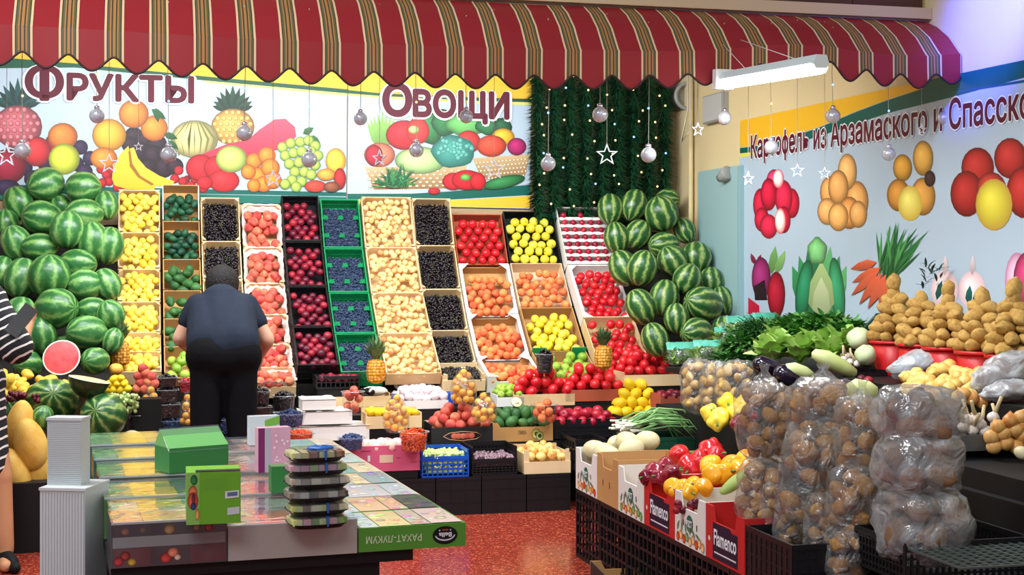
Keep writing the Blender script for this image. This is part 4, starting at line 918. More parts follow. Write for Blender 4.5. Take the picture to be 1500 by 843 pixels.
# 10 yellow apples, peaches, yellow apples
c_, u, W, pts = column(736, 811, [309, 385, 450, 514, 553]); support(u, W, pts)
for i, (M, w_, L) in enumerate(c_):
    if i == 0:
        carton(M, w_, L, 0.10, 'black carton of yellow apples at the top of the rack', m_dark, 0.0, 0.02, 0.0)
        fill(M, w_ - 0.02, L * 0.9, -0.02, 'yellow_apple', 'yellow_apple', 0.07, 'yellow apple in the black carton at the top of the rack', 'apple', 'yellow apples at the top', jit=0.25, up=0.08, keep=1)
    elif i == 1:
        carton(M, w_, L, 0.10, 'pale carton of peaches with two finger holes below the yellow apples', mat('buff_card', (222, 196, 160), 0.8), 0.0, 0.02, 0.0)
        fill(M, w_ - 0.03, L * 0.82, -0.02, 'orange_peach', 'orange_peach', 0.06, 'orange peach in the pale carton below the yellow apples', 'peach', 'peaches between the yellow apples', jit=0.4, up=0.2)
    elif i == 2:
        e = carton(M, w_, L, 0.11, 'kraft carton of yellow apples in the middle of the rack', m_kraft, 0.03, 0.01, 0.0)
        fill(M, w_ - 0.04, L * 0.84, -0.02, 'yellow_apple', 'yellow_apple', 0.066, 'yellow apple in the kraft carton with green corners', 'apple', 'yellow apples in the kraft carton', jit=0.4, up=0.2, keep=1)
    else:
        carton(M, w_, L, 0.09, 'low kraft carton of yellow green apples with green corners under the yellow apples', m_kraft, 0.0, 0.03, 0.0)
        ec = [o for o in COL.objects if o.name.startswith('carton_box')][-1]; cf = MB().box(-0.05, 0.05, -0.012, -0.002, -0.08, 0.03).mesh('green_corner', m_green)
        for sx in (-1, 1): ob('green_corner', cf, ec, (sx * (w_ / 2 - 0.05), L, 0))
        fill(M, w_ - 0.03, L * 0.9, -0.02, 'green_apple', 'green_apple', 0.068, 'yellow green apple at the foot of the yellow apple column', 'apple', 'green apples at the foot of the rack', jit=0.3, up=0.15)
# 11 wrapped apples, tomatoes, tomatoes
c_, u, W, pts = column(813, 884, [303, 388, 465, 552]); support(u, W, pts)
for i, (M, w_, L) in enumerate(c_):
    if i == 0:
        e = carton(M, w_, L, 0.09, 'white carton of red apples bedded in rows of white paper', m_wcard, 0.0, 0.01, 0.0)
        nr = 7
        for j in range(nr):
            MB().box(-w_ / 2 + 0.012, w_ / 2 - 0.012, 0, 0.028, -0.06, -0.012).build('paper_row', m_paper, e, (0, 0.015 + j * (L - 0.06) / nr, 0))
            for q in range(5):
                if j == nr - 1 and q in (1, 3, 4): continue
                p = M @ Vector(((q - 2) * (w_ - 0.06) / 4.6, 0.015 + 0.028 + (j + 0.25) * (L - 0.06) / nr, -0.016))
                put('red_apple', 'wrapped_apple', p, 0.05, None, 'red apple peeping from the white paper rows', 'apple', 'red apples in paper rows')
    elif i == 1:
        carton(M, w_, L, 0.10, 'white carton of red tomatoes below the paper wrapped apples', m_wcard, 0.0, 0.02, 0.0, flaps=True)
        fill(M, w_ - 0.05, L * 0.9, -0.02, 'tomato', 'tomato', 0.066, 'red tomato in the white carton below the wrapped apples', 'tomato', 'tomatoes in the white carton', jit=0.25, up=0.15, keep=1)
    else:
        wood_crate(M, w_, L, 0.10, 'long wooden crate of tomatoes beside the right watermelon pile', posts=False)
        fill(M, w_ - 0.04, L * 0.95, -0.025, 'tomato', 'tomato', 0.066, 'red tomato in the long wooden crate by the watermelons', 'tomato', 'tomatoes in the long wooden crate', jit=0.3, up=0.2, keep=0.96)

# ---------------------------------------------------------------- watermelon piles
def pile(items, yr, side, tdir):
    (pa, Ya), (pb, Yb) = yr
    srt = sorted(range(len(items)), key=lambda i: items[i][1])
    # rows by height, counted from the top
    rows = []; 
    for i in srt:
        if rows and items[i][1] - items[rows[-1][0]][1] < 22: rows[-1].append(i)
        else: rows.append([i])
    nth = ['first', 'second', 'third', 'fourth', 'fifth', 'sixth', 'seventh', 'eighth']
    for r_, ids in enumerate(rows):
        ids.sort(key=lambda i: items[i][0])
        for k, i in enumerate(ids):
            px, py, rx, ry, key, dy = tuple(items[i]) + ('watermelon', 0.0)[len(items[i]) - 4:] if len(items[i]) < 6 else items[i]
            Y = Ya + (Yb - Ya) * (py - pa) / (pb - pa) + dy
            a, b = rx * Y / F, ry * Y / F
            long_, short = max(a, b), min(a, b); long_ = max(long_, short * 1.06); short = max(short, long_ * 0.80)
            tilt = random.uniform(-0.35, 0.35)
            rot = (rj(0.5), rj(0.35), rj(3)) if b >= a else (rj(0.5), PI / 2 + rj(0.3), TH + rj(0.5))
            put(key, 'watermelon', at(px, py, Y), (2 * short, 2 * short, 2 * long_), rot, '%s watermelon, %s from left in the %s row of the %s pile' % ('striped' if key == 'watermelon' else 'pale striped', nth[k], nth[r_] if r_ < 8 else 'lowest', side), 'watermelon', '%s watermelon pile' % side)
PW = 'pale_watermelon'
left_pile = [(67, 270, 28, 25), (122, 275, 26, 24), (27, 298, 22, 26, 'watermelon', 0.1), (156, 301, 18, 22, 'watermelon', 0.1), (59, 319, 27, 26), (123, 314, 29, 21, PW), (99, 337, 26, 28, PW, -0.14), (89, 302, 18, 18, 'watermelon', 0.2), (24, 357, 21, 28), (59, 363, 27, 20), (136, 354, 21, 30), (159, 360, 18, 28, 'watermelon', 0.06), (114, 387, 28, 22), (31, 408, 25, 31), (72, 405, 31, 31, PW, -0.12), (124, 418, 25, 24, PW), (157, 417, 20, 25, 'watermelon', 0.05), (83, 452, 32, 30, PW, -0.14), (30, 461, 25, 26), (135, 455, 24, 20, PW), (162, 461, 21, 21), (127, 487, 31, 25), (60, 492, 22, 29), (139, 529, 24, 20, PW, -0.06), (40, 535, 22, 21), (165, 500, 14, 20, 'watermelon', 0.1), (95, 512, 24, 22, 'watermelon', 0.2), (8, 330, 20, 24, 'watermelon', 0.15), (0, 400, 20, 26, 'watermelon', 0.15), (5, 500, 24, 26, 'watermelon', 0.1)]
left_pile = [tuple(list(t[:4]) + [('pale_watermelon' if (k * 7) % 5 < 3 else 'mid_watermelon')] + list(t[5:6])) for k, t in enumerate(left_pile)]
pile(left_pile, ((270, 9.72), (535, 8.45)), 'left', 1)
right_pile = [(894, 307, 18, 24), (928, 301, 20, 25), (969, 313, 25, 27, 'watermelon', -0.14), (978, 292, 18, 16, 'watermelon', 0.1), (1003, 338, 16, 20, 'watermelon', 0.08), (903, 349, 18, 24), (934, 344, 20, 23), (972, 359, 24, 19), (914, 393, 22, 28), (941, 393, 23, 27, 'watermelon', -0.12), (985, 383, 23, 24), (1020, 378, 23, 24, 'watermelon', 0.04), (1007, 409, 22, 22, 'watermelon', -0.08), (939, 450, 21, 28), (973, 437, 21, 28), (1030, 446, 32, 26, 'watermelon', -0.05), (991, 467, 19, 23, 'watermelon', -0.08), (1042, 412, 19, 21, 'watermelon', 0.08), (960, 498, 20, 26), (1020, 487, 27, 19), (1062, 483, 19, 20, 'watermelon', 0.05), (1058, 441, 16, 22, 'watermelon', 0.12)]
pile(right_pile, ((295, 10.55), (500, 9.45)), 'right', 1)
# sloping supports below the piles
def slab(name, label, pts, th=0.05):
    """a thick sloping board with its own tilted axes"""
    (ua, wa_, za), (ub, wb_, zb) = pts; L = math.hypot(wb_ - wa_, za - zb); t = math.atan2(za - zb, wb_ - wa_)
    o2 = MB().box(0, ub - ua, 0, L, -th, 0).build(name, m_rack, None, R(ua, wb_, zb), (t, 0, TH)); return tag(o2, label, 'board')
qa, qb = room(at(-30, 330, 10.0)), room(at(176, 560, 8.66))
slab('sloping_bed', 'dark sloping board bedding the left watermelon pile', ((qa[0], max(0.06, qa[1]), qa[2]), (room(at(172, 330, 10.0))[0], qb[1], qb[2])))
qa, qb = room(at(905, 340, 10.9)), room(at(960, 520, 9.66))
slab('sloping_bed', 'dark sloping board bedding the right watermelon pile', ((room(at(925, 430, 10.1))[0], max(0.08, qa[1]), qa[2]), (-0.12, qb[1], qb[2])))
# ---------------------------------------------------------------- low steps in front of the rack
def ublock(name, label, u0, u1, w0, w1, z0, z1, mtl=None, cat='step'):
    o = MB().box(u0, u1, -w1, -w0, z0, z1).build(name, mtl or m_rack, None, R(0, 0, 0), (0, 0, TH)); return tag(o, label, cat)
S1, S2, S3 = 0.225, 0.38, 0.57
uL2 = room(hit_w(150, 640, 1.7))[0]; uR2 = room(hit_w(1010, 640, 1.7))[0]; uL1 = room(hit_w(500, 700, 2.06))[0]; uR1 = room(hit_w(835, 700, 2.06))[0]
m_step = mat('black_step', (18, 17, 18), 0.6, 0.3)
ublock('display_step', 'black middle step under the fruit boxes before the rack', uL2, uR2, 1.46, 1.74, 0.0, S2, m_step)
ublock('display_step', 'black upper step at the foot of the rack', uL2, uR2, 1.33, 1.455, 0.0, S3, m_step)
wl = (uR1 - uL1) / 5
for k in range(5):                                     # the lowest step is a row of upturned crates
    M = frame_M(R(uL1 + wl * (k + 0.5), 2.08, S1), 0)
    plastic_crate(M, wl - 0.006, 0.32, S1, 'upturned black crate on the floor under the display, %s of five' % ['leftmost', 'second', 'middle', 'fourth', 'rightmost'][k], m_black, 'upturned black crates on the floor', grid=0.07, solid=True)
    MB().box(-wl / 2 + 0.006, wl / 2 - 0.008, 0.002, 0.318, -0.006, 0.0).build('lid_panel', m_black, [o for o in COL.objects if o.name.startswith('plastic_crate') and o.type == 'EMPTY'][-1]) if k < 0 else None
def boxframe_z(px0, px1, py, z, D):
    """frame of an upright box standing at height z whose front bottom edge is seen from px0 to px1 at row py; returns rim frame and width"""
    a = hit_z((px0 + px1) / 2, py, z); w = room(a)[1]
    ua = room(hit_w(px0, py, w))[0]; ub = room(hit_w(px1, py, w))[0]
    return frame_M(R((ua + ub) / 2, w, z + D), 0), ub - ua
WS = {0.225: 2.07, 0.38: 1.735, 0.57: 1.45}
def boxframe(px0, px1, py, z, D, what=None, L=0.2):
    """the same for the steps: the box stands at the front of its step, on a riser block where it is higher than the step"""
    k = min(WS, key=lambda q: abs(q - z) if z >= q - 0.001 else 9); w = WS[k]
    ua = room(hit_w(px0, py, w))[0]; ub = room(hit_w(px1, py, w))[0]; zz = max(hit_w((px0 + px1) / 2, py, w).z, k + 0.001)
    if what and zz > k + 0.012: ublock('riser_block', 'black riser block under the ' + what, ua + 0.01, ub - 0.01, w - min(L, 0.26), w - 0.006, k + 0.001, zz - 0.001, m_step)
    return frame_M(R((ua + ub) / 2, w, zz + D), 0), ub - ua
def tfill(M, W, L, z, key, name, d, label, cat, group, layers=2, **k):
    """upright box: heap that shrinks as it rises"""
    for q in range(layers):
        s_ = 1 - 0.20 * q
        MM = M @ Matrix.Translation((0, L * (1 - s_) * 0.62, q * d * 0.62))
        fill(MM, W * s_, L * s_, z, key, name, d, label, cat, group, **k)
m_blackcard = mat('black_card', (26, 24, 26), 0.6)
m_pinkcard = mat('pink_card', (206, 92, 126), 0.7, 0.2)
# pink carton with foam wrapped fruit
M, W = boxframe(511, 615, 691, S1, 0.15, 'pink carton'); LB = 0.26
e = carton(M, W, LB, 0.15, 'pink carton with a paper label at the lower left of the display', m_pinkcard, inner=mat('brown_inside', (150, 90, 62), 0.8), low=0.0)
MB().box(-0.03, 0.05, -0.002, 0, -0.10, -0.055).build('paper_label', mat('cream_label', (216, 188, 160), 0.7), e)
for (x, z, w_, h_) in ((-0.14, -0.03, 0.06, 0.004), (0.075, -0.075, 0.02, 0.004), (0.03, -0.028, 0.04, 0.003), (0.16, -0.05, 0.05, 0.002), (0.16, -0.1, 0.05, 0.002)): MB().box(x, x + w_, -0.0015, 0, z, z + h_).build('print_line', mat('dark_pink_ink', (150, 36, 84), 0.7), e)
MB().box(-0.10, -0.085, -0.0015, 0, -0.09, -0.055).build('hand_hole', m_wcard, e)
m_pnet = mat('pink_foam', (240, 160, 186), 0.7, 0.2, [(236, 130, 170), (246, 190, 190), (250, 196, 160)], 3, 0.5)
fruit('foam_fruit', m_pnet, lambda p, a, ph: Vector((p.x * (1 + 0.04 * math.sin(9 * a)), p.y * (1 + 0.04 * math.sin(9 * a)), p.z * 1.1)), 18, 9)
tfill(M, W - 0.05, LB * 0.8, -0.01, 'foam_fruit', 'wrapped_fruit', 0.085, 'fruit in pink foam net inside the pink carton', 'fruit', 'foam wrapped fruit in the pink carton', layers=1, keep=0.9)
# blue crate of green grapes
M, W = boxframe(618, 687, 700, S1, 0.16, 'blue grape crate')
plastic_crate(M, W, 0.28, 0.16, 'bright blue plastic crate of green grapes', m_blue, grid=0.03, frontcut=0.035)
m_ggr = mat('green_grape_skin', (176, 204, 120), 0.3, 0.5, [(150, 188, 96), (196, 216, 140), (210, 224, 160)], 50, 1.0)
berries(M, W - 0.03, 0.25, -0.035, 'gg', 0.011, m_ggr, 'heap of pale green grapes in the blue crate', 'grapes', 330)
berries(M @ Matrix.Translation((0, 0, -0.06)), W - 0.03, 0.25, -0.03, 'gg', 0.011, m_ggr, 'lower layer of green grapes seen through the blue crate wall', 'grapes', 330)
# black crate of dark berries
M, W = boxframe(692, 758, 699, S1, 0.17, 'black berry crate')
plastic_crate(M, W, 0.3, 0.17, 'black mesh crate of dark berries right of the blue crate', m_black, grid=0.022, frontcut=0.07, bar=0.006)
berries(M, W - 0.03, 0.27, -0.07, 'db', 0.010, mat('dusky_berry', (120, 92, 104), 0.4, 0.4, [(70, 46, 60), (160, 130, 140), (110, 80, 96)], 50, 1.0), 'dusky berries in the black mesh crate', 'berries', 300)
# wooden crate of striped apples at the front edge
M, W = boxframe(768, 836, 699, S1 + 0.002, 0.13, 'striped apple crate')
wood_crate(M, W, 0.32, 0.13, 'pale wooden crate of striped apples at the front right of the display', low=0.45)
tfill(M, W - 0.03, 0.30, -0.03, 'striped_apple', 'striped_apple', 0.062, 'yellow and red striped apple in the front wooden crate', 'apple', 'striped apples in the front crate', layers=2, jit=0.4)
# folding black crate
M, W = boxframe(843, 888, 694, S1 + 0.03, 0.20, 'folding crate')
plastic_crate(M, W, 0.34, 0.20, 'black folding crate with wide slots beside the striped apples', m_black, grid=0.055, bar=0.009)
# nectarines with black printed front
M, W = boxframe(632, 722, 651, S2, 0.12, 'nectarine box')
e = carton(M, W, 0.26, 0.12, 'black fronted box of nectarines behind the blue crate', m_blackcard, inner=m_wood, low=0.02)
for k in range(5): MB().ell((0.022, 0.002, 0.018), 10, 6).build('printed_peach', m_peach, e, (-0.05 + k * 0.027, -0.001, -0.075))
MB().tube([(-0.12, -0.001, -0.075), (-0.08, -0.001, -0.055), (0, -0.001, -0.047), (0.09, -0.001, -0.055), (0.125, -0.001, -0.075), (0.09, -0.001, -0.095), (0, -0.001, -0.104), (-0.08, -0.001, -0.095), (-0.12, -0.001, -0.075)], 0.0025, 4).build('printed_leaf_line', mat('tan_ink', (196, 140, 96), 0.7), e)
tfill(M, W - 0.02, 0.25, -0.005, 'peach', 'nectarine', 0.068, 'blushing nectarine heaped in the black fronted box', 'nectarine', 'nectarines in the black fronted box', layers=3, jit=0.4)
# avocados in kraft carton
M, W = boxframe(722, 810, 652, S2, 0.12, 'avocado carton')
e = carton(M, W, 0.26, 0.12, 'kraft carton of avocados with a cut half on top', m_kraft, 0.03, 0.01, 0.0, ends=0.03)
P = Print(lambda x, y, l: M @ Vector((x, -0.0012 - l, y)), Vector((0, 0, 0)), 0.0)
P.disc(0.085, -0.075, 0.03, 0.034, (196, 190, 110), (70, 80, 36)); P.disc(0.085, -0.075, 0.012, 0.014, (60, 70, 34)); P.disc(0.108, -0.088, 0.026, 0.03, (180, 186, 110), (60, 76, 36)); P.disc(0.108, -0.088, 0.012, 0.013, (30, 60, 40)); pr = P.build('printed_avocado', e); pr.matrix_parent_inverse = M.inverted()
pr = text_on('ПИКА', lambda x, y, l: M @ Vector((x, -0.001 - l, y)), Vector((0, 0, 0)), (-0.03, -0.075), (0.02, -0.075), -0.022, mat('brown_ink', (90, 56, 36), 0.8), e, 0.001, 0.02); pr.matrix_parent_inverse = M.inverted()
tfill(M, W - 0.02, 0.25, -0.005, 'bright_avocado', 'avocado', 0.075, 'green avocado heaped in the kraft carton at the front', 'avocado', 'avocados in the front carton', layers=2, jit=0.4)
p = M @ Vector((-0.02, 0.08, 0.118)); e = empty('avocado_half', p, (1.0, 0, TH), 'cut avocado half showing pale flesh atop the avocado heap', 'avocado')
MB().lathe([(0.0, -0.028), (0.022, -0.022), (0.034, -0.008), (0.037, 0.0)], 16).build('skin', m_avo, e); MB().lathe([(0.0362, 0.0002), (0.03, 0.003), (0.0, 0.003)], 16).build('flesh', mat('avocado_flesh', (232, 232, 176), 0.5), e); MB().ell((0.016, 0.016, 0.008), 10, 6).build('stone_hollow', mat('flesh_hollow', (206, 206, 160), 0.5), e, (0, 0, 0.003))
# black crate of dark nectarines
M, W = boxframe(812, 912, 642, S2, 0.13, 'dark nectarine crate')
plastic_crate(M, W, 0.30, 0.13, 'low black crate of dark red nectarines left of the lemons', m_black, grid=0.05, frontcut=0.04, solid=True)
tfill(M, W - 0.03, 0.28, -0.03, 'red_apple', 'dark_nectarine', 0.07, 'dark red nectarine in the low black crate by the lemons', 'nectarine', 'dark nectarines in the black crate', layers=2, jit=0.4)
# lemons on a black crate
M, W = boxframe_z(894, 986, 622, S2 + 0.07, 0.06)
carton(M, W, 0.30, 0.06, 'flat kraft carton under the lemon pyramid', m_kraft)
ublock('lemon_plinth', 'black crate plinth under the lemon carton', room(hit_w(894, 640, 1.75))[0], room(hit_w(990, 640, 1.75))[0], 1.745, 2.03, 0.0, S2 + 0.068, m_step)
lay = [(5, 3), (4, 3), (3, 2), (2, 1)]
for q, (nx, ny) in enumerate(lay):
    for i in range(nx):
        for j in range(ny):
            p = M @ Vector(((i - (nx - 1) / 2) * 0.078 + rj(0.006), 0.07 + q * 0.025 + j * 0.075 + rj(0.006), 0.015 + q * 0.057))
            put('lemon', 'lemon', p, 0.078, None, 'bright yellow lemon in the front pyramid, row %s from below' % ['one', 'two', 'three', 'four'][q], 'lemon', 'lemons in the pyramid')
# tomatoes along the foot of the rack
for (x0, x1, py, key, nm, d, lab, n, zz) in ((752, 842, 600, 'tomato', 'tomato', 0.076, 'wooden crate of tomatoes in the middle of the upper step', 3, S3), (828, 916, 588, 'tomato', 'tomato', 0.076, 'reddish crate of heaped tomatoes in front of the pineapple', 3, S3 + 0.03), (914, 998, 566, 'tomato', 'tomato', 0.074, 'crate of heaped tomatoes below the right watermelon pile', 3, S3 + 0.08)):
    M, W = boxframe(x0, x1, py, S3, 0.10, lab.replace('wooden ', '').replace('heaped ', ''))
    wood_crate(M, W, 0.30, 0.10, lab, posts=False, mtl=m_wood if n == 3 and x0 < 800 else (m_redk if x0 < 900 else m_wood))
    tfill(M, W - 0.02, 0.30, 0.0, key, nm, d, 'red tomato heaped in the %s' % lab.replace('wooden crate of tomatoes', 'wooden crate').replace('crate of heaped tomatoes', 'crate'), 'tomato', lab.replace('crate of', 'crate,'), layers=n, jit=0.3)
M, W = boxframe_z(968, 1012, 606, S2 + 0.15, 0.12)
carton(M, W, 0.2, 0.12, 'small dark carton of red plums right of the lemons', m_redk); tfill(M, W - 0.02, 0.19, -0.01, 'plum', 'plum', 0.055, 'red plum in the small dark carton right of the lemons', 'plum', 'plums right of the lemons', layers=1)
# limes and lettuce box
M, W = boxframe(728, 768, 600, S3, 0.08, 'lime box')
wood_crate(M, W, 0.24, 0.08, 'small white box of limes beside the middle tomatoes', mtl=m_wcard, posts=False); tfill(M, W - 0.01, 0.22, 0.0, 'green_apple', 'lime', 0.05, 'bright green lime in the small white box', 'lime', 'limes in the white box', layers=2)
# white netted fruit crate with blue corners
M, W = boxframe(578, 660, 600, S3, 0.07, 'netted fruit crate')
e = wood_crate(M, W, 0.34, 0.07, 'pale crate of white netted fruit with blue corners', posts=False, mtl=m_wcard)
cm = MB().box(-0.016, 0.016, -0.016, 0.016, -0.07, 0.03).mesh('corner_piece', m_blue)
for (x, y) in ((-1, 0.01), (1, 0.01), (-1, 0.33), (1, 0.33)): ob('corner_piece', cm, e, (x * (W / 2 + 0.002), y, 0))
m_net = mat('white_net', (240, 232, 232), 0.7, 0.2, [(246, 240, 240), (236, 216, 222), (244, 236, 226)], 5, 0.5)
fruit('netted_fruit', m_net, lambda p, a, ph: p * (1 + 0.03 * math.sin(8 * a) * math.sin(7 * ph)), 16, 12)
tfill(M, W - 0.02, 0.34, 0.0, 'netted_fruit', 'netted_fruit', 0.062, 'fruit in white foam net in the crate with blue corners', 'fruit', 'white netted fruit', layers=2)
# lemon coloured plums in a wooden box
M, W = boxframe(536, 618, 628, S2 + 0.02, 0.10, 'yellow plum box')
wood_crate(M, W, 0.20, 0.10, 'wooden box of small yellow plums behind the pink carton', posts=False); tfill(M, W - 0.02, 0.19, -0.01, 'lemon', 'yellow_plum', 0.05, 'small yellow plum in the wooden box behind the pink carton', 'plum', 'small yellow plums', layers=1)
# box of black berries below the green crates
M, W = boxframe(484, 572, 597, S3, 0.09, 'dark grape box')
e = wood_crate(M, W, 0.2, 0.09, 'wooden box with dark grapes and white paper below the blueberries', posts=False)
berries(M, W * 0.5, 0.16, 0.0, 'dg', 0.012, m_blackb, 'dark grapes in the wooden box below the blueberries', 'grapes', 120)
MB().ell((0.09, 0.07, 0.03), 14, 8, fn=lambda p, a, ph: p * (1 + 0.08 * math.sin(5 * a + 3 * ph))).build('paper_bundle', m_paper, e, (W * 0.26, 0.1, 0.0))
# small black plum crate at the foot
M, W = boxframe(463, 527, 570, S3 + 0.06, 0.08, 'short plum crate')
plastic_crate(M, W, 0.2, 0.08, 'short black crate of plums at the foot of the plum column', m_black, grid=0.03); tfill(M, W - 0.02, 0.18, -0.02, 'plum', 'plum', 0.052, 'plum in the short black crate at the foot of the rack', 'plum', 'plums in the short crate', layers=1)
# white paper wrapped boxes
for (x0, x1, py, D, z, lab) in ((430, 541, 646, 0.085, S2, 'long white paper covered box behind the berry cups, lowest of its stack'), (440, 516, 622, 0.075, S2 + 0.09, 'white paper covered box in the middle of its stack'), (443, 492, 601, 0.06, S2 + 0.17, 'white paper parcel on top of the white boxes')):
    M, W = boxframe(x0, x1, py, S2, D, lab.split(' box')[0] + ' parcel' if z == S2 else None)
    e = crate_root('white_box', M, lab, 'box')
    MB().box(-W / 2, W / 2, 0, 0.22, -D, 0).build('body', m_paper, e)
    mb = MB(); n = 10
    vs2 = [(-W / 2 - 0.004 + (W + 0.008) * i / n, -0.005 + 0.23 * j / 5, 0.004 + (rj(0.012) if 0 < i < n and 0 < j < 5 else 0)) for j in range(6) for i in range(n + 1)]
    mb.add(vs2, [(j * (n + 1) + i, j * (n + 1) + i + 1, (j + 1) * (n + 1) + i + 1, (j + 1) * (n + 1) + i) for j in range(5) for i in range(n)], 0, True).build('crumpled_paper', m_paper, e)

zl_ = at(250, 637, 8.5).z - 0.003
ublock('tub_ledge', 'black ledge under the stacked berry tubs behind the man', room(at(222, 640, 8.5))[0], room(at(425, 640, 8.5))[0], 1.50, 1.86, 0.381, zl_, m_step)
# ---------------------------------------------------------------- clear tubs, cups and cone bags
m_clear = film('clear_plastic', (248, 249, 250), 0.014, 0.08, 0.10)
m_lip = film('clear_lip', (240, 242, 244), 0.45, 0.1, 0.3)
m_clearbag = film('clear_bag', (246, 248, 246), 0.05, 0.15, 0.15, 0.4)
def cup(px, py, rpx, hpx, z, label, content, clabel, ccat, Y=None, sq=False, heap=True):
    """open clear plastic tub whose base centre is seen at (px, py), with its fruit"""
    b = hit_z(px, py, z) if Y is None else at(px, py, Y); s = b.y / F; r = rpx * s; h = hpx * s
    e = empty('plastic_tub', b, (0, 0, TH), label, 'tub', 'clear plastic tubs')
    n = 4 if sq else 18
    MB().lathe([(r * 0.8, 0.002), (r, h)], n, cap=False, smooth=not sq, M=Matrix.Rotation(PI / 4 if sq else 0, 4, 'Z')).build('wall', m_clear, e)
    MB().lathe([(r * 0.8, 0.0), (r * 0.8, 0.003)], n, smooth=False, M=Matrix.Rotation(PI / 4 if sq else 0, 4, 'Z')).build('base', m_clear, e)
    MB().lathe([(r * 0.98, h - 0.003), (r * 1.06, h - 0.001), (r * 1.06, h + 0.002), (r * 0.98, h)], n, cap=False, smooth=not sq, M=Matrix.Rotation(PI / 4 if sq else 0, 4, 'Z')).build('lip', m_lip, e)
    rr = r * (0.70 if sq else 0.93)
    kind, d = content
    if isinstance(kind, str):
        k = 0; tries = 0; pts = []
        while tries < 260:
            tries += 1
            zz = random.uniform(d * 0.5, h * (1.15 if heap else 0.9)); q = rr * (0.84 + 0.14 * zz / h) - d * 0.5; q *= 1 if zz < h else 0.75
            a = random.uniform(0, 6.28); x, y = q * math.cos(a), q * math.sin(a)
            if zz > h * 0.95: f_ = math.sqrt(random.random()); x *= f_; y *= f_
            if all((x - c) ** 2 + (y - g) ** 2 + (zz - l) ** 2 > (d * 0.88) ** 2 for c, g, l in pts): pts.append((x, y, zz))
        for (x, y, zz) in pts: put(kind, kind, b + Vector((x, y, zz)), d, None, clabel, ccat, clabel.split(' in the ')[0] + 's in tubs')
    else:
        mb = MB(); n_b = int(70 * (rr / d) ** 1.2)
        for i in range(min(n_b, 420)):
            zz = random.random() * h * 1.0; q = rr * (0.84 + 0.14 * zz / h) - d * 0.4; a = random.uniform(0, 6.28); f_ = 1 if zz < h * 0.85 else math.sqrt(random.random())
            if zz > h * 0.85 and heap: zz += (1 - f_) * h * 0.28
            mb.ell((d / 2, d / 2, d * 0.55), 6, 4, M=Matrix.Translation((q * f_ * math.cos(a), q * f_ * math.sin(a), zz + d * 0.2)))
        mb.lathe([(rr * 0.8 - d, d * 0.3), (rr * 0.9 - d, h * 0.9), (0.001, h * 1.08)], 12)
        o = mb.build('berry_heap', kind, None, b); tag(o, clabel, ccat, None, 'stuff')
m_redb = mat('red_currant_skin', (170, 20, 40), 0.25, 0.5, [(130, 10, 30), (190, 34, 50)], 50, 1.0)
m_goji = mat('dried_goji', (206, 70, 34), 0.5, 0.3, [(180, 40, 24), (226, 96, 44), (206, 60, 30)], 60, 1.0)
m_bblu = mat('large_blueberry_skin', (46, 64, 104), 0.45, 0.3, [(30, 40, 70), (66, 88, 136)], 50, 1.0)
# columns of tubs at the foot of the rack, left and right of the man
for (px, py, h_, z, mt, nm, where) in ((250, 637, 21, S2, m_bblu, 'blueberries', 'lowest tub of the stack left of the man'), (248, 612, 20, S2 + 0.10, m_blackb, 'black berries', 'second tub from below left of the man'), (246, 590, 19, S2 + 0.2, m_blackb, 'black currants', 'third tub from below left of the man'), (244, 567, 14, S2 + 0.31, m_blackb, 'shiny black currants', 'topmost tub left of the man')):
    cup(px, py, 21, h_, z, 'square clear tub of %s, %s' % (nm, where), (mt, 0.017), '%s in the %s' % (nm, where), 'berries', sq=True, Y=8.56)
cup(272, 575, 14, 16, 0, 'small clear tub of red currants just left of the man', (m_redb, 0.016), 'red currants in the small tub just left of the man', 'currants', Y=8.6, sq=True)
for (px, py, h_, mt, nm, where) in ((325, 635, 20, m_bblu, 'blueberries', 'lowest tub seen between the legs of the man'), (325, 612, 20, m_blackb, 'black berries', 'upper tub seen between the legs of the man'), (385, 640, 22, m_blackb, 'black berries', 'lowest tub right of the man'), (383, 616, 20, m_blackb, 'dark currants', 'second tub right of the man'), (381, 592, 19, m_blackb, 'black currants', 'third tub right of the man')):
    cup(px, py, 20, h_, 0, 'square clear tub of %s, %s' % (nm, where), (mt, 0.017), '%s in the %s' % (nm, where), 'berries', sq=True, Y=8.5)
cup(416, 601, 17, 21, 0, 'round clear cup of black grapes beside the white boxes', (m_blackb, 0.022), 'black grapes in the round cup beside the white boxes', 'grapes', Y=8.5)
cup(424, 624, 30, 18, 0, 'wide clear tub of blueberries right of the man', (m_bblu, 0.016), 'blueberries in the wide tub right of the man', 'blueberries', Y=8.3, sq=True)
cup(440, 648, 26, 14, 0, 'flat clear tub of orange dried berries beside the white boxes', (m_goji, 0.015), 'orange dried berries in the flat tub', 'dried berries', Y=8.2, sq=True)
cup(202, 641, 18, 33, 0, 'round clear tub of black grapes beside the dark watermelon', (m_blackb, 0.024), 'black grapes in the round tub beside the dark watermelon', 'grapes', Y=8.3)
cup(606, 660, 22, 27, 0, 'clear cup heaped with red dried berries on the pink carton', (m_goji, 0.013), 'red dried berries heaped in the cup on the pink carton', 'dried berries', Y=8.36)
cup(514, 658, 26, 17, 0, 'clear tub of blueberries at the corner of the pink carton', (m_bblu, 0.016), 'blueberries in the tub at the corner of the pink carton', 'blueberries', Y=8.3, sq=True)
cup(517, 608, 17, 34, 0, 'clear cup of small peaches before the wooden box', ('peach', 0.052), 'small peach in the clear cup before the wooden box', 'peach', Y=8.75)
cup(797, 620, 20, 27, 0, 'clear cup of peaches beside the avocado carton', ('orange_peach', 0.056), 'small peach in the clear cup beside the avocado carton', 'peach', Y=8.9)
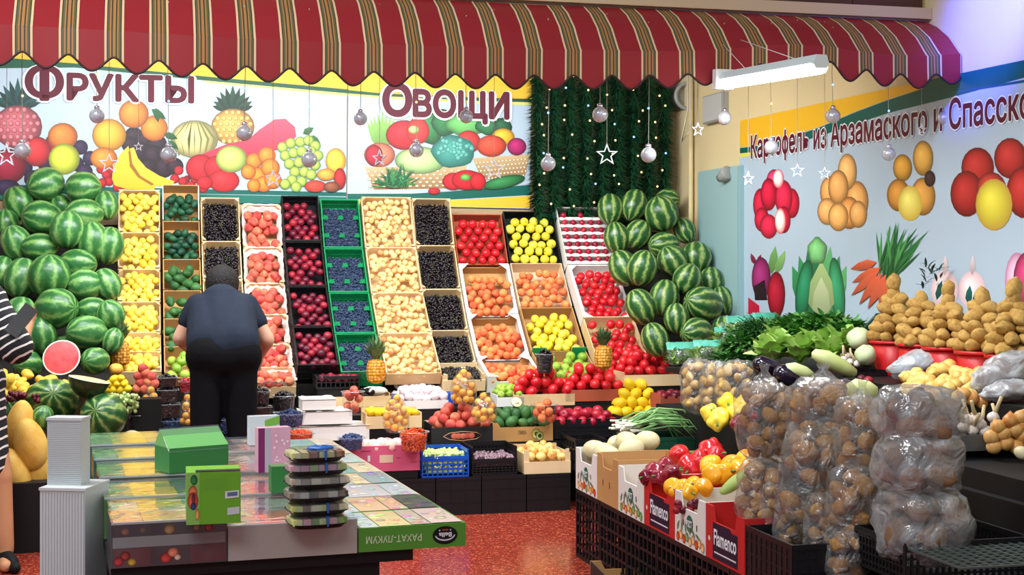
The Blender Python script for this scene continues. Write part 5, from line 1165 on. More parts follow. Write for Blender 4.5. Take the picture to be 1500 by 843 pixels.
cup(798, 546, 14, 27, 0, 'clear cup of dark cherries at the foot of the yellow apples', (m_blackb, 0.02), 'dark cherries in the cup at the foot of the yellow apples', 'cherries', Y=9.35)
def cone_bag(px, py, rpx, hpx, Y, label, clabel, key='orange_apricot', d=0.045):
    b = at(px, py, Y); s = Y / F; r, h = rpx * s, hpx * s
    e = empty('clear_bag', b, (0, 0, TH), label, 'bag', 'clear bags of apricots')
    prof = [(r * 0.7, 0), (r * 1.02, h * 0.18), (r * 1.05, h * 0.45), (r * 0.8, h * 0.75), (r * 0.3, h), (r * 0.42, h * 1.06)]
    MB().lathe(prof, 20, cap=False).build('film', m_clearbag, e)
    pts = []
    for t in range(420):
        zz = random.uniform(d * 0.5, h * 0.94); rr = np.interp(zz / h, [0, 0.18, 0.45, 0.75, 1.0], [r * 0.7, r, r, r * 0.78, r * 0.3]) - d * 0.5
        a = random.uniform(0, 6.28); x, y = max(rr, 0) * math.cos(a), max(rr, 0) * math.sin(a)
        if all((x - c) ** 2 + (y - g) ** 2 + (zz - l) ** 2 > (d * 0.88) ** 2 for c, g, l in pts): pts.append((x, y, zz))
    for (x, y, zz) in pts: put(key, key, b + Vector((x, y, zz)), d, None, clabel, 'apricot', 'apricots in clear bags')
cone_bag(580, 634, 19, 54, 8.6, 'tall clear bag of orange apricots standing before the yellow plums', 'orange apricot in the tall bag before the yellow plums')
cone_bag(679, 592, 19, 50, 8.95, 'tall clear bag of orange apricots beside the black cherry crates', 'orange apricot in the bag beside the black cherries')
cone_bag(709, 620, 19, 42, 8.75, 'clear bag of orange apricots leaning on the nectarine box', 'orange apricot in the bag leaning on the nectarine box')
cone_bag(220, 630, 16, 62, 8.45, 'slim clear bag of orange apricots left of the stacked tubs', 'orange apricot in the slim bag left of the stacked tubs')
cone_bag(274, 628, 11, 50, 8.5, 'slim clear bag of orange apricots against the man', 'orange apricot in the slim bag against the man', d=0.04)

# ---------------------------------------------------------------- pineapples
def pine_mat():
    m = bpy.data.materials.new('pineapple_rind'); m.use_nodes = True; nt = m.node_tree; b = nt.nodes['Principled BSDF']
    tc = nt.nodes.new('ShaderNodeTexCoord'); vo = nt.nodes.new('ShaderNodeTexVoronoi'); vo.inputs['Scale'].default_value = 52; vo.inputs['Randomness'].default_value = 0.35
    cr = nt.nodes.new('ShaderNodeValToRGB'); el = cr.color_ramp.elements; el[0].position = 0.1; el[0].color = rgb(250, 204, 84); el[1].position = 0.75; el[1].color = rgb(150, 86, 22); e = el.new(0.45); e.color = rgb(228, 150, 44)
    nt.links.new(tc.outputs['Object'], vo.inputs[0]); nt.links.new(vo.outputs['Distance'], cr.inputs[0]); nt.links.new(cr.outputs[0], b.inputs['Base Color']); b.inputs['Roughness'].default_value = 0.55
    bp = nt.nodes.new('ShaderNodeBump'); bp.inputs['Strength'].default_value = 0.8; bp.inputs['Distance'].default_value = 0.01; bp.invert = True; nt.links.new(vo.outputs['Distance'], bp.inputs['Height']); nt.links.new(bp.outputs[0], b.inputs['Normal'])
    return m
m_pine = pine_mat(); m_crown = mat('pineapple_leaf', (96, 124, 78), 0.55, 0.3, [(60, 92, 60), (120, 146, 96)], 6, 0.7)
def pineapple(px, py, rpx, hpx, Y, crown_px, label):
    b = at(px, py, Y); s = Y / F; r, h = rpx * s, hpx * s
    e = empty('pineapple', b, (0, 0, rj(2)), label, 'pineapple', 'pineapples on the rack')
    def fn(p, a, ph):
        q = 1 + 0.055 * abs(math.sin(6 * a + 5.0 * ph)) * abs(math.sin(6 * a - 5.0 * ph)); sq = (1 - 0.25 * p.z * p.z) / max(0.55, math.sqrt(max(0.05, 1 - p.z * p.z)) ) 
        k = min(1.32, sq); return Vector((p.x * q * k * 0.92, p.y * q * k * 0.92, p.z * 0.98))
    MB().ell((r, r, h / 2), 36, 24, fn).build('fruit_body', m_pine, e, (0, 0, h / 2))
    mb = MB(); cp = crown_px * s
    for i in range(46):
        a = i * 2.4; t = i / 46; L = cp * (0.55 + 0.5 * t); sp = (1 - t) * 0.75 + 0.08
        d_ = Vector((math.cos(a), math.sin(a), 0)); side = Vector((-math.sin(a), math.cos(a), 0)) * (0.012 + 0.006 * (1 - t))
        p0 = d_ * r * 0.18; p1 = p0 + d_ * L * sp * 0.55 + Vector((0, 0, L * 0.55)); p2 = p0 + d_ * L * sp * 1.15 + Vector((0, 0, L * (0.92 - 0.25 * sp)))
        mb.add([p0 + side, p0 - side, p1 - side * 0.8, p1 + side * 0.8, p2], [(0, 1, 2, 3), (3, 2, 4)], 0, False)
    mb.build('leaf_crown', m_crown, e, (0, 0, h * 0.95))
pineapple(551, 563, 15, 38, 8.98, 40, 'ripe pineapple standing in front of the blueberry crates')
pineapple(884, 543, 14, 38, 9.25, 34, 'orange pineapple leaning before the long tomato crate')
pineapple(176, 538, 15, 40, 8.8, 36, 'orange pineapple beside the apricot crates at the left')

# ---------------------------------------------------------------- left corner: melons, pears, cut melon
ublock('melon_shelf', 'black shelf carrying the big watermelons at the left', room(hit_w(-80, 640, 2.2))[0], room(hit_w(212, 645, 2.2))[0], 1.745, 2.62, 0.0, 0.36, m_step)
for (px, py, rx, ry, Y, key, lab, rot) in ((76, 587, 39, 32, 7.95, 'watermelon', 'big watermelon with a yellow blossom end behind the white tubs', (1.2, 0.1, 0.3)), (152, 609, 34, 34, 7.85, 'watermelon', 'round dark watermelon beside the tub of black grapes', (1.25, 0, -0.1)), (5, 606, 22, 27, 7.9, 'watermelon', 'watermelon cut by the left edge above the melon box', (0.5, 0.3, 0)), (145, 652, 30, 26, 7.85, PW, 'pale watermelon low behind the gift boxes', (1.5, 0, 0.4)), (62, 612, 16, 18, 7.7, PW, 'small pale watermelon between yellow melons and white tubs', (0.2, 0.3, 0)), (-2, 650, 18, 22, 7.65, 'watermelon', 'dark watermelon low at the left edge', (0.2, 0.6, 0))):
    s = Y / F; put(key, 'watermelon', at(px, py, Y), (2 * rx * s, 2 * ry * s * 0.98, 2 * max(rx, ry) * s), rot, lab, 'watermelon')
# melon halves
def half_melon(px, py, Y, rpx, rot, label, flesh, rind):
    r = rpx * Y / F; e = empty('cut_melon', at(px, py, Y), rot, label, 'melon')
    MB().lathe([(0.001, -r * 0.95), (r * 0.45, -r * 0.85), (r * 0.8, -r * 0.55), (r * 0.96, -r * 0.2), (r, 0)], 28, cap=False).build('rind', rind, e)
    MB().lathe([(r, 0.0), (r * 0.93, 0.0015), (r * 0.93, 0.0015)], 28, cap=False).build('white_rim', mat('melon_rim', (236, 226, 206), 0.5), e)
    MB().lathe([(r * 0.935, 0.001), (r * 0.5, 0.006), (0.0, 0.004)], 28, cap=False).build('flesh', flesh, e)
half_melon(90, 524, 8.3, 27, (math.radians(68), 0, 0.1), 'cut watermelon half showing red flesh among the watermelons', mat('watermelon_flesh', (228, 62, 70), 0.35, 0.4, [(214, 40, 56), (236, 84, 84), (226, 56, 66)], 14, 0.9), m_wm)
half_melon(131, 556, 7.85, 30, (math.radians(2), math.radians(12), 0.3), 'cut dark melon half lying face up on the round watermelon', mat('melon_flesh', (232, 206, 150), 0.4), mat('dark_melon_rind', (24, 44, 26), 0.3, 0.5, [(14, 30, 18), (52, 74, 40)], 6, 0.9))
# heap of yellow pears
e = empty('pear_tray', at(50, 588, 8.1), (0, 0, TH), 'dark tray of yellow pears and quinces at the left', 'tray'); MB().box(-0.26, 0.24, -0.02, 0.3, -0.03, 0.0).build('base', m_dark, e); MB().box(-0.26, 0.24, -0.028, -0.0205, -0.03, 0.03).build('front_lip', m_dark, e)
for k in range(34):
    x = rj(0.5) * 106 + 46; q = k / 34; y = 577 - q * 34 * (1 - abs(x - 46) / 90); put('yellow_pear', 'yellow_pear', at(x, y, 7.98 + q * 0.3 + rj(0.05)), 0.058 + rj(0.008), None, 'yellow pear in the heap below the cut watermelon', 'pear', 'yellow pears in the left heap')
for (x, y) in ((3, 548), (8, 560), (2, 572), (14, 556)): put('yellow_pear', 'yellow_pear', at(x, y, 8.0), 0.068, None, 'larger yellow quince at the left edge', 'quince', 'yellow quinces at the left edge')
o = MB(); 
for k in range(60): o.ell((0.013, 0.013, 0.014), 7, 5, M=Matrix.Translation((rj(0.16), rj(0.05), rj(0.025))))
o = o.build('grape_cluster', m_plum, None, at(22, 583, 7.85)); tag(o, 'cluster of red grapes under the yellow pears', 'grapes', None, 'stuff')
o = MB()
for k in range(70): o.ell((0.012, 0.012, 0.013), 7, 5, M=Matrix.Translation((rj(0.07), rj(0.05), rj(0.05))))
o = o.build('grape_cluster', m_ggr, None, at(184, 590, 8.2)); tag(o, 'cluster of pale green grapes behind the dark watermelon', 'grapes', None, 'stuff')
M, W = boxframe_z(150, 190, 577, 0.62, 0.05); wood_crate(M, W, 0.2, 0.05, 'small wooden tray of lemons below the left pineapple', posts=False)
for (x, y) in ((156, 571), (166, 572), (177, 572), (187, 570), (160, 563), (171, 563), (182, 562), (167, 556), (177, 555)): put('lemon', 'lemon', at(x, y, 8.32), 0.05, None, 'lemon in the small tray below the left pineapple', 'lemon', 'lemons in the small tray')
put('orange_apricot', 'persimmon', at(170, 541, 8.5), (0.085, 0.085, 0.07), (0.2, 0.1, 0), 'orange persimmon at the foot of the left pineapple', 'persimmon')
for (x, y) in ((203, 551), (213, 547), (222, 552), (206, 561), (217, 560), (226, 562), (201, 570), (212, 570), (209, 540)): put('peach', 'nectarine', at(x, y, 8.5), 0.062, None, 'nectarine in the small heap at the foot of the apricots', 'nectarine', 'nectarines at the foot of the apricots')
ublock('fruit_ledge', 'narrow black ledge under the nectarines at the foot of the apricots', room(at(196, 575, 8.52))[0], room(at(236, 575, 8.52))[0], 1.75, 1.9, 0.361, at(210, 579, 8.52).z, m_step)
# yellow torpedo melons in a black box
M, W = boxframe_z(-30, 66, 806, 0.0, 0.34)
pb = hit_z(20, 722, 0.36); 
e = crate_root('melon_box', frame_M(at(18, 722, 7.42), 0), 'black box full of long yellow melons at the left', 'box'); MB().box(-0.17, 0.165, 0.0, 0.36, -at(18, 722, 7.42).z + 0.001, -0.26).build('base', m_black, e); MB().box(-0.17, 0.165, 0.0, 0.012, -0.26, 0.0).build('front_wall', m_black, e); MB().box(-0.17, 0.165, 0.35, 0.36, -0.26, 0.0).build('back_wall', m_black, e)
for x in (-0.17, 0.155): MB().box(x, x + 0.01, 0.012, 0.35, -0.26, 0.0).build('side_wall', m_black, e)
for (px, py, rx, ry, Y, rot, lab) in ((30, 628, 22, 42, 7.66, (0.05, 0.1, 0), 'long yellow melon standing tallest in the black box'), (45, 652, 24, 40, 7.55, (0.05, -0.22, 0), 'long yellow melon leaning in the middle of the black box'), (20, 694, 23, 38, 7.5, (0, -0.3, 0), 'long yellow melon low at the left of the black box'), (60, 694, 22, 44, 7.6, (0, 0.35, 0), 'long yellow melon low at the right behind the white tubs')):
    s = Y / F; put('yellow_melon', 'yellow_melon', at(px, py, Y), (2 * rx * s / 0.62, 2 * rx * s / 0.62, 2 * ry * s), rot, lab, 'melon')
put('white_melon', 'pale_melon', at(193, 648, 7.95), (0.16, 0.16, 0.15), (1.5, 0, 0), 'pale yellow melon just behind the gift boxes', 'melon')
# ---------------------------------------------------------------- right hand stand
U0 = -1.83
NTH = ['first', 'second', 'third', 'fourth', 'fifth', 'sixth', 'seventh']
# black crates on the floor along its left side
cw = 0.40
for k in range(8):
    M = Matrix.Translation(R(U0, 3.38 + cw * k, 0.345)) @ Matrix.Rotation(TH - PI / 2, 4, 'Z')      # x along w, y along u
    M = M @ Matrix.Translation((cw / 2, 0, 0))
    plastic_crate(M, cw - 0.008, 0.36, 0.345, 'black slotted crate on the floor under the pepper boxes, %s from the rear' % (NTH + ['eighth'])[k], m_black, 'black crates under the pepper boxes', grid=0.05, bar=0.012)
    if k == 0:
        for q in range(9): put('plum', 'stored_plum', M @ Vector((rj(0.15), 0.10 + random.random() * 0.2, -0.30 + q * 0.012)), 0.06, None, 'plum stored inside the black floor crate', 'plum', 'plums stored in the floor crate')
ublock('stand_tier', 'low black tier in the middle of the right stand', U0 + 0.37, -1.02, 2.55, 6.7, 0, 0.45, m_step)
ublock('stand_tier', 'middle black tier of the right stand', -1.02, -0.56, 2.35, 6.7, 0, 0.66, m_step)
ublock('stand_tier', 'high black tier of the right stand along the wall', -0.56, -0.03, 1.75, 6.9, 0, 0.92, m_step)
def sideframe(w0, z, D, u=U0): 
    """box on the left edge: x runs toward the camera, y into the stand"""
    return Matrix.Translation(R(u, w0, z + D)) @ Matrix.Rotation(TH - PI / 2, 4, 'Z')
m_rost = mat('printed_white_card', (222, 220, 212), 0.75, 0.2); m_flam = mat('red_card', (196, 36, 36), 0.6, 0.3); m_navy = mat('navy_print', (22, 26, 50), 0.6)
m_glogo = mat('green_logo', (28, 104, 84), 0.6)
specs = [('rost', 0.36), ('kraft', 0.32), ('rost', 0.36), ('flam', 0.38), ('rost', 0.34), ('flam', 0.38)]
w_ = 3.38; z0 = 0.347
for k, (kd, ln) in enumerate(specs):
    D = 0.21 if kd != 'kraft' else 0.23
    M = sideframe(w_ + ln / 2, z0, D)
    lab = {'rost': 'white printed carton with a green round logo, %s of the pepper boxes from the rear', 'kraft': 'plain kraft carton, %s of the pepper boxes from the rear', 'flam': 'red carton with navy panel and white lettering, %s of the pepper boxes'}[kd] % NTH[k]
    e = carton(M, ln - 0.006, 0.36, D, lab, {'rost': m_rost, 'kraft': m_kraft, 'flam': m_flam}[kd], 0.06, 0.01, 0.05, 'cartons along the right stand', inner=m_kraft, ends=0.07)
    pl = lambda x, y, l, M=M: M @ Vector((x, -0.0012 - l, y))
    P = Print(pl, Vector((0, 0, 0)), 0.0)
    if kd == 'rost':
        P.disc(0.0, -0.115, 0.036, 0.036, (30, 110, 84), (24, 96, 74), hi=(36, 120, 92))
        for i in range(9): P.disc(-0.13 + i * 0.034, -0.185 + 0.012 * (i % 2), 0.018, 0.02, random.choice([(226, 130, 60), (206, 70, 40), (120, 160, 90), (230, 180, 120)]))
        for i in range(6): P.leaf(-0.14 + i * 0.05, -0.16, 0.05, 0.016, 60 + i * 20, (120, 150, 110))
        for x in (-0.07, 0.075): P.poly([(x, -0.13), (x + 0.008, -0.13), (x + 0.008, -0.105), (x, -0.105)], (60, 50, 44))
        fp = [c for c in e.children if c.name.startswith('front_panel')][0]; o = P.build('printed_picture', fp); o.matrix_parent_inverse = M.inverted()
        o = text_on('РОСТ', pl, Vector((0, 0, 0)), (-0.03, -0.127), (0.03, -0.127), -0.025, m_wlet, fp, 0.006, 0.03); o.matrix_parent_inverse = M.inverted()
    elif kd == 'flam':
        P.poly([(-0.115, -0.20), (0.125, -0.20), (0.125, -0.075), (0.07, -0.075), (0.05, -0.062), (-0.115, -0.062)], (22, 26, 50)); P.poly([(-0.10, -0.178), (0.11, -0.178), (0.11, -0.172), (-0.10, -0.172)], (220, 220, 226)); P.disc(-0.15, -0.13, 0.012, 0.012, (236, 200, 190))
        fp = [c for c in e.children if c.name.startswith('front_panel')][0]; o = P.build('printed_panel', fp); o.matrix_parent_inverse = M.inverted()
        o = text_on('Flamenco', pl, Vector((0, 0, 0)), (-0.10, -0.145), (0.115, -0.145), -0.06, m_wlet, fp, 0.003, 0.02); o.matrix_parent_inverse = M.inverted()
    else:
        for x in (-0.07, 0.03): P.poly([(x, -0.15), (x + 0.008, -0.15), (x + 0.008, -0.12), (x, -0.12)], (90, 62, 40))
        o = P.build('nail_holes', e); o.matrix_parent_inverse = M.inverted()
    # what lies in each
    if k == 0:
        for (x, y, q) in ((-0.1, 0.08, 0), (0.02, 0.09, 0), (0.12, 0.08, 0), (-0.11, 0.2, 0.02), (0.0, 0.22, 0.05), (0.11, 0.2, 0.03), (0.06, 0.30, 0.06)): put('white_melon', 'white_melon', M @ Vector((x, y, q - 0.01)), 0.125, (rj(0.4), PI / 2 + rj(0.3), rj(1.5)), 'creamy white melon in the rearmost white carton', 'melon', 'white melons in the rear carton')
    w_ += ln
M = sideframe(w_ + 0.2, z0, 0.19); plastic_crate(M, 0.39, 0.36, 0.19, 'black crate ending the row of pepper boxes under the potato bags', m_black, grid=0.04, solid=True)
# peppers heaped over the boxes
def heap(key, name, pts, d, label, cat, group, rots=True):
    for (px, py, Y) in pts: put(key, name, at(px, py, Y), d * (1 + rj(0.08)), (rj(1.2), 1.2 + rj(0.6), rj(3)) if rots else None, label, cat, group)
heap('dark_red_pepper', 'dark_red_pepper', [(958, 692, 6.3), (975, 683, 6.42), (984, 694, 6.3), (966, 701, 6.25), (950, 699, 6.3)], 0.082, 'dark red pepper in the white carton beside the orange peppers', 'pepper', 'dark red peppers')
heap('red_pepper', 'red_pepper', [(995, 668, 6.75), (1008, 681, 6.65), (1038, 660, 6.75), (1048, 670, 6.7), (1024, 674, 6.7), (1030, 684, 6.6), (1044, 656, 6.85), (1014, 690, 6.6)], 0.095, 'glossy red pepper heaped behind the orange ones', 'pepper', 'red peppers')
heap('orange_pepper', 'orange_pepper', [(1042, 684, 6.4), (1072, 682, 6.35), (1085, 690, 6.3), (1045, 696, 6.3), (1060, 694, 6.3), (1090, 676, 6.4)], 0.095, 'orange pepper in the grey tray before the potato bags', 'pepper', 'orange peppers')
heap('orange_pepper', 'yellow_pepper', [(985, 714, 6.05), (1000, 716, 6.0), (1016, 713, 6.05), (1030, 716, 6.0), (1008, 722, 5.98), (992, 722, 6.0)], 0.075, 'amber yellow pepper in the front white carton', 'pepper', 'amber peppers in the front carton')
heap('yellow_pepper', 'yellow_pepper', [(1040, 606, 7.2), (1055, 612, 7.1), (1066, 590, 7.25), (1078, 604, 7.15), (1092, 590, 7.2), (1050, 618, 7.08), (1090, 608, 7.1)], 0.095, 'pale yellow pepper below the sacks of new potatoes', 'pepper', 'pale yellow peppers')
heap('dark_red_pepper', 'dark_red_pepper', [(1082, 622, 7.0), (1096, 612, 7.0)], 0.085, 'dark red pepper beside the pale yellow peppers', 'pepper', 'dark peppers by the yellow ones')
for (x0, x1, py, z, D, lab, mtl) in ((1030, 1102, 648, 0.46, 0.13, 'black crate under the pale yellow peppers', m_black), (1026, 1108, 712, 0.452, 0.07, 'grey card tray under the orange peppers', mat('grey_card', (170, 158, 140), 0.8)), (985, 1060, 700, 0.452, 0.09, 'card box under the glossy red peppers', m_kraft)):
    M, W = boxframe_z(x0, x1, py, z, D); carton(M, W, 0.3, D, lab, mtl)
for k in range(9): put('plum', 'radish', at(1010 + rj(26), 742 + rj(6), 5.85), 0.035, None, 'red radish inside the red lettered carton', 'radish', 'radishes in the red carton')
o = MB().ell((0.085, 0.03, 0.022), 14, 8, fn=lambda p, a, ph: Vector((p.x, p.y, p.z + 0.2 * p.x * p.x))).build('corn_cob', mat('corn_husk', (150, 176, 80), 0.6, 0.3, [(120, 150, 60), (190, 200, 120)], 8, 0.8), None, at(1076, 708, 5.75), (0.2, -0.5, 0.6)); tag(o, 'green husked corn cob in front of the potato bags', 'corn')
# spring onions in a dark green crate
M, W = boxframe_z(930, 1034, 664, 0.452, 0.085); plastic_crate(M, W, 0.32, 0.085, 'dark green crate of spring onions behind the white melons', mat('dark_green_crate', (18, 70, 50), 0.45), grid=0.04, solid=True)
m_son = mat('spring_onion_leaf', (110, 160, 90), 0.5, 0.3, [(60, 122, 60), (130, 176, 104), (170, 200, 140)], 8, 0.4); m_sow = mat('spring_onion_white', (226, 230, 206), 0.5)
base = M @ Vector((-W * 0.3, 0.16, 0.02))
ux = Vector((CT, ST, 0)); uy = Vector((-ST, CT, 0))
for k in range(46):
    s0 = M @ Vector((-W * 0.42 + rj(0.05), 0.02 + random.random() * 0.26, 0.02 + random.random() * 0.06)); L = random.uniform(0.26, 0.40); dy = rj(0.12)
    mid = Vector((0, 0, random.uniform(0.02, 0.07)))
    pts = [Vector((0, 0, 0)), ux * L * 0.35 + uy * dy * 0.3 + mid, ux * L * 0.75 + uy * dy * 0.8 + mid * 0.8, ux * L * 1.05 + uy * dy * 1.2 - Vector((0, 0, random.uniform(0.0, 0.12)))]
    e = empty('spring_onion', s0, (0, 0, 0), 'spring onion lying in the dark green crate', 'spring onion', 'spring onions in the green crate')
    MB().tube(pts, [0.005, 0.005, 0.0045, 0.001], 5).build('green_leaf', m_son, e); MB().tube([(-ux * 0.05), Vector((0, 0, 0)), pts[1] * 0.2], [0.007, 0.005, 0.0045], 5).build('white_stem', m_sow, e)
# bags of new potatoes
def lumpy(p, seed, amp): return p * (1 + amp * noise.noise(p * 2.6 + Vector((seed, 0, 0))) + amp * 0.5 * noise.noise(p * 6 + Vector((0, seed, 0))))
def potato_bag(px, py, rx, ry, Y, label, clabel, keys, d, film_m, seed, knot=None, lean=0.0, n_try=300, cat='potato', nm='potato', grp='potatoes in bags'):
    """clear bag with potatoes pressed against the film"""
    c = at(px, py, Y); s = Y / F; a, b = rx * s, ry * s
    e = empty('potato_bag', c, (0, 0, TH), label, 'bag', 'clear bags of potatoes')
    rot = Matrix.Rotation(lean, 4, 'Y')
    sq = lambda p: Vector((p.x, p.y, p.z)) * (1 / max(0.72, (abs(p.x) ** 4 + abs(p.y) ** 4 + abs(p.z) ** 4) ** 0.25)) * 0.86
    pts = []
    for t in range(n_try):
        v = Vector((random.gauss(0, 1), random.gauss(0, 1), random.gauss(0, 1))).normalized(); v = sq(v)
        if v.y > 0.5: continue
        q = Vector((v.x * max(a - d * 0.5, 0.01), v.y * max(a - d * 0.5, 0.01), v.z * max(b - d * 0.5, 0.01)))
        if all((q - o_).length > d * 0.86 for o_ in pts): pts.append(q)
    for q in pts: put(random.choice(keys), nm, c + (rot @ q), d * (1 + rj(0.15)), None, clabel, cat, grp)
    mb = MB(); 
    def fn(p, A, ph): 
        p2 = sq(p); bulge = 0
        qq = Vector((p2.x * a, p2.y * a, p2.z * b)); dm = min((qq - o_).length for o_ in pts) if pts else d
        return lumpy(p2, seed, 0.13) * (1.06 + 0.07 * max(0, 1 - dm / (d * 0.9)))
    mb.ell((a, a, b), 30, 22, fn, M=rot)
    if knot:
        k_ = [(a * 0.62, b * 0.72), (a * 0.34, b * 0.98), (a * 0.12, b * 1.18), (a * 0.2, b * 1.34)]
        mb.lathe(k_, 14, cap=False, M=rot)
    mb.build('film', film_m, e)
m_bagf = film('bag_film', (246, 244, 238), 0.13, 0.2, 0.16, 0.9, 14); m_bagd = film('dull_bag_film', (240, 240, 238), 0.26, 0.2, 0.16, 1.0, 8)
NP = ['newpotato0', 'newpotato1']; BP = ['bagpotato0', 'bagpotato1', 'bagpotato2']; RPK = ['redpotato0', 'redpotato1', 'redpotato2']
for (px, py, rx, ry, Y, lab, sd) in ((1024, 566, 26, 42, 7.75, 'clear sack of new potatoes, leftmost of the three behind the yellow peppers', 3), (1046, 572, 20, 44, 7.6, 'narrow clear sack of new potatoes in the middle of three', 5), (1076, 568, 30, 42, 7.5, 'wide clear sack of new potatoes beside the aubergines', 8)):
    potato_bag(px, py, rx, ry, Y, lab, 'new potato in the %s' % lab.replace('clear ', '').replace(' of new potatoes', '').replace(', leftmost of the three', ' at the left'), NP, 0.052, m_bagf, sd, cat='new potato', nm='new_potato', grp='new potatoes in sacks')
# aubergines, squash, corn
m_aub = mat('aubergine_skin', (26, 16, 36), 0.14, 0.7); 
def aubergine(px, py, Y, L, r, rot, label):
    e = empty('aubergine', at(px, py, Y), rot, label, 'aubergine', 'aubergines'); 
    MB().tube([(-L * 0.5, 0, 0), (-L * 0.46, 0, 0), (-L * 0.3, 0, 0.006), (0, 0, 0.012), (L * 0.3, 0, 0.006), (L * 0.5, 0, 0)], [0.004, r * 0.6, r, r * 0.95, r * 0.7, r * 0.35], 16).build('fruit_body', m_aub, e)
    MB().tube([(L * 0.46, 0, 0.002), (L * 0.54, 0, 0), (L * 0.66, 0, 0.01)], [r * 0.5, r * 0.25, r * 0.14], 8).build('stalk', m_calyx, e)
aubergine(1128, 541, 7.35, 0.20, 0.045, (0, 0.35, 0.2), 'long glossy aubergine lying above the other'); aubergine(1122, 566, 7.25, 0.17, 0.052, (0, 0.1, 0.3), 'round glossy aubergine below the long one'); aubergine(1156, 556, 7.2, 0.18, 0.05, (0, 0.5, 0.1), 'glossy aubergine half hidden by the potato bags')
m_sq = mat('pale_squash', (206, 216, 150), 0.45, 0.3, [(186, 202, 120), (224, 230, 176)], 6, 0.7)
def squash(px, py, Y, L, r, rot, label):
    o = MB().tube([(-L * 0.5, 0, 0), (-L * 0.45, 0, 0), (-L * 0.2, 0, 0.004), (L * 0.2, 0, 0.004), (L * 0.45, 0, 0), (L * 0.5, 0, 0)], [0.004, r * 0.6, r, r * 0.9, r * 0.6, 0.006], 16).build('squash', m_sq, None, at(px, py, Y), rot); tag(o, label, 'squash', 'pale squashes')
squash(1222, 533, 7.1, 0.26, 0.042, (0, 0.45, 0.2), 'long pale green squash above the potato bags'); squash(1170, 545, 7.2, 0.16, 0.036, (0, 0.3, 0.2), 'short pale squash beside the aubergines'); squash(1262, 575, 5.9, 0.13, 0.05, (0, 0.1, 0), 'pale round squash peeping over the potato bags')
M, W = boxframe_z(1098, 1178, 590, 0.67, 0.05); carton(M, W, 0.28, 0.05, 'black tray under the aubergines', m_black)
put('plum', 'red_onion', at(1272, 559, 6.9), 0.05, None, 'red onion left of the pale sacks', 'onion'); put('plum', 'red_onion', at(1262, 556, 7.0), 0.045, None, 'smaller red onion beside the black tray edge', 'onion')

# ---------------------------------------------------------------- greens on the high tier
m_lett = mat('lettuce_leaf', (150, 196, 80), 0.5, 0.3, [(140, 186, 76), (176, 214, 110), (206, 230, 156)], 10, 0.7); m_pars = mat('parsley_leaf', (50, 110, 40), 0.55, 0.3, [(48, 106, 44), (84, 146, 66), (112, 168, 84)], 12, 0.7); m_dill = mat('dill_leaf', (60, 116, 56), 0.55, 0.3, [(40, 92, 44), (90, 146, 76)], 12, 0.7)
def leaf_strip(mb, p, d, L, wd, curl, ruff=0.0, n=5, m=0):
    d = d.normalized(); side = d.cross(Vector((0, 0, 1)))
    side = side.normalized() if side.length > 0.05 else Vector((1, 0, 0)); up = side.cross(d)
    vs2 = []; k = n
    for i in range(k + 1):
        t = i / k; w2 = wd * (math.sin(PI * min(0.96, 0.08 + t * 0.9)) ** 0.7); q = p + d * L * t - up * curl * L * t * t
        r1, r2 = rj(ruff), rj(ruff)
        vs2 += [q + side * w2 + up * (0.25 * w2 + r1), q, q - side * w2 + up * (0.25 * w2 + r2)]
    fs2 = []
    for i in range(k):
        a = i * 3; fs2 += [(a, a + 3, a + 4, a + 1), (a + 1, a + 4, a + 5, a + 2)]
    mb.add(vs2, fs2, m, True)
def lettuce(px, py, Y, r, label, up=0.6):
    e = empty('lettuce', at(px, py, Y), (0, 0, rj(3)), label, 'lettuce', 'lettuces on the high tier')
    for i in range(13):
        a = i * 2.4; t = i / 13; mb = MB(); d_ = Vector((math.cos(a), math.sin(a), 0.7 + t * 2.2)); leaf_strip(mb, Vector((0, 0, 0)), d_, r * (1.0 + 0.35 * t), r * 0.42, 0.15 + 0.3 * (1 - t), r * 0.11, 7); mb.build('leaf', m_lett, e)
for k, (px, py, Y) in enumerate([(1128, 528, 7.9), (1150, 520, 8.0), (1172, 528, 7.85), (1196, 518, 7.9), (1216, 526, 7.75), (1236, 514, 7.8), (1186, 506, 8.15), (1222, 500, 8.1), (1142, 508, 8.2)]):
    lettuce(px, py + 3, Y - 0.1, 0.135, 'ruffled pale green lettuce, %s on the high tier' % ['leftmost of the front row', 'second of the front row', 'third of the front row', 'fourth of the front row', 'fifth of the front row', 'rightmost of the front row', 'middle of the rear row', 'right of the rear row', 'left of the rear row'][k])
def bunch(px, py, Y, r, n, mtl, label, cat, wd=0.018, L=0.075, flat=0.6, up=1.0):
    mb = MB()
    for i in range(n):
        a = random.uniform(0, 6.28); q = math.sqrt(random.random()); p = Vector((q * r * math.cos(a), q * r * flat * math.sin(a), (1 - q * q) * r * 0.45 * up + rj(0.01)))
        d_ = Vector((math.cos(a) * 0.7 + rj(0.6), math.sin(a) * 0.7 + rj(0.6), 0.5 + rj(0.5))); leaf_strip(mb, p, d_, L * (0.5 + random.random() * 0.6), wd, 0.4, 0.004, 3)
    o = mb.build('herb_bunch', mtl, None, at(px, py, Y), (0, 0, TH)); return tag(o, label, cat, None, 'stuff')
bunch(1206, 492, 8.05, 0.2, 900, m_pars, 'dark green parsley heap in front of the potato banner', 'parsley'); bunch(1245, 492, 7.85, 0.11, 400, m_pars, 'parsley bunch beside the dark green crate lid', 'parsley'); bunch(1120, 494, 8.35, 0.14, 900, m_dill, 'feathery dill heap beside the white price card', 'dill', 0.004, 0.1); bunch(1168, 486, 8.2, 0.14, 600, m_pars, 'dark leafy herb heap at the back of the high tier', 'herbs')
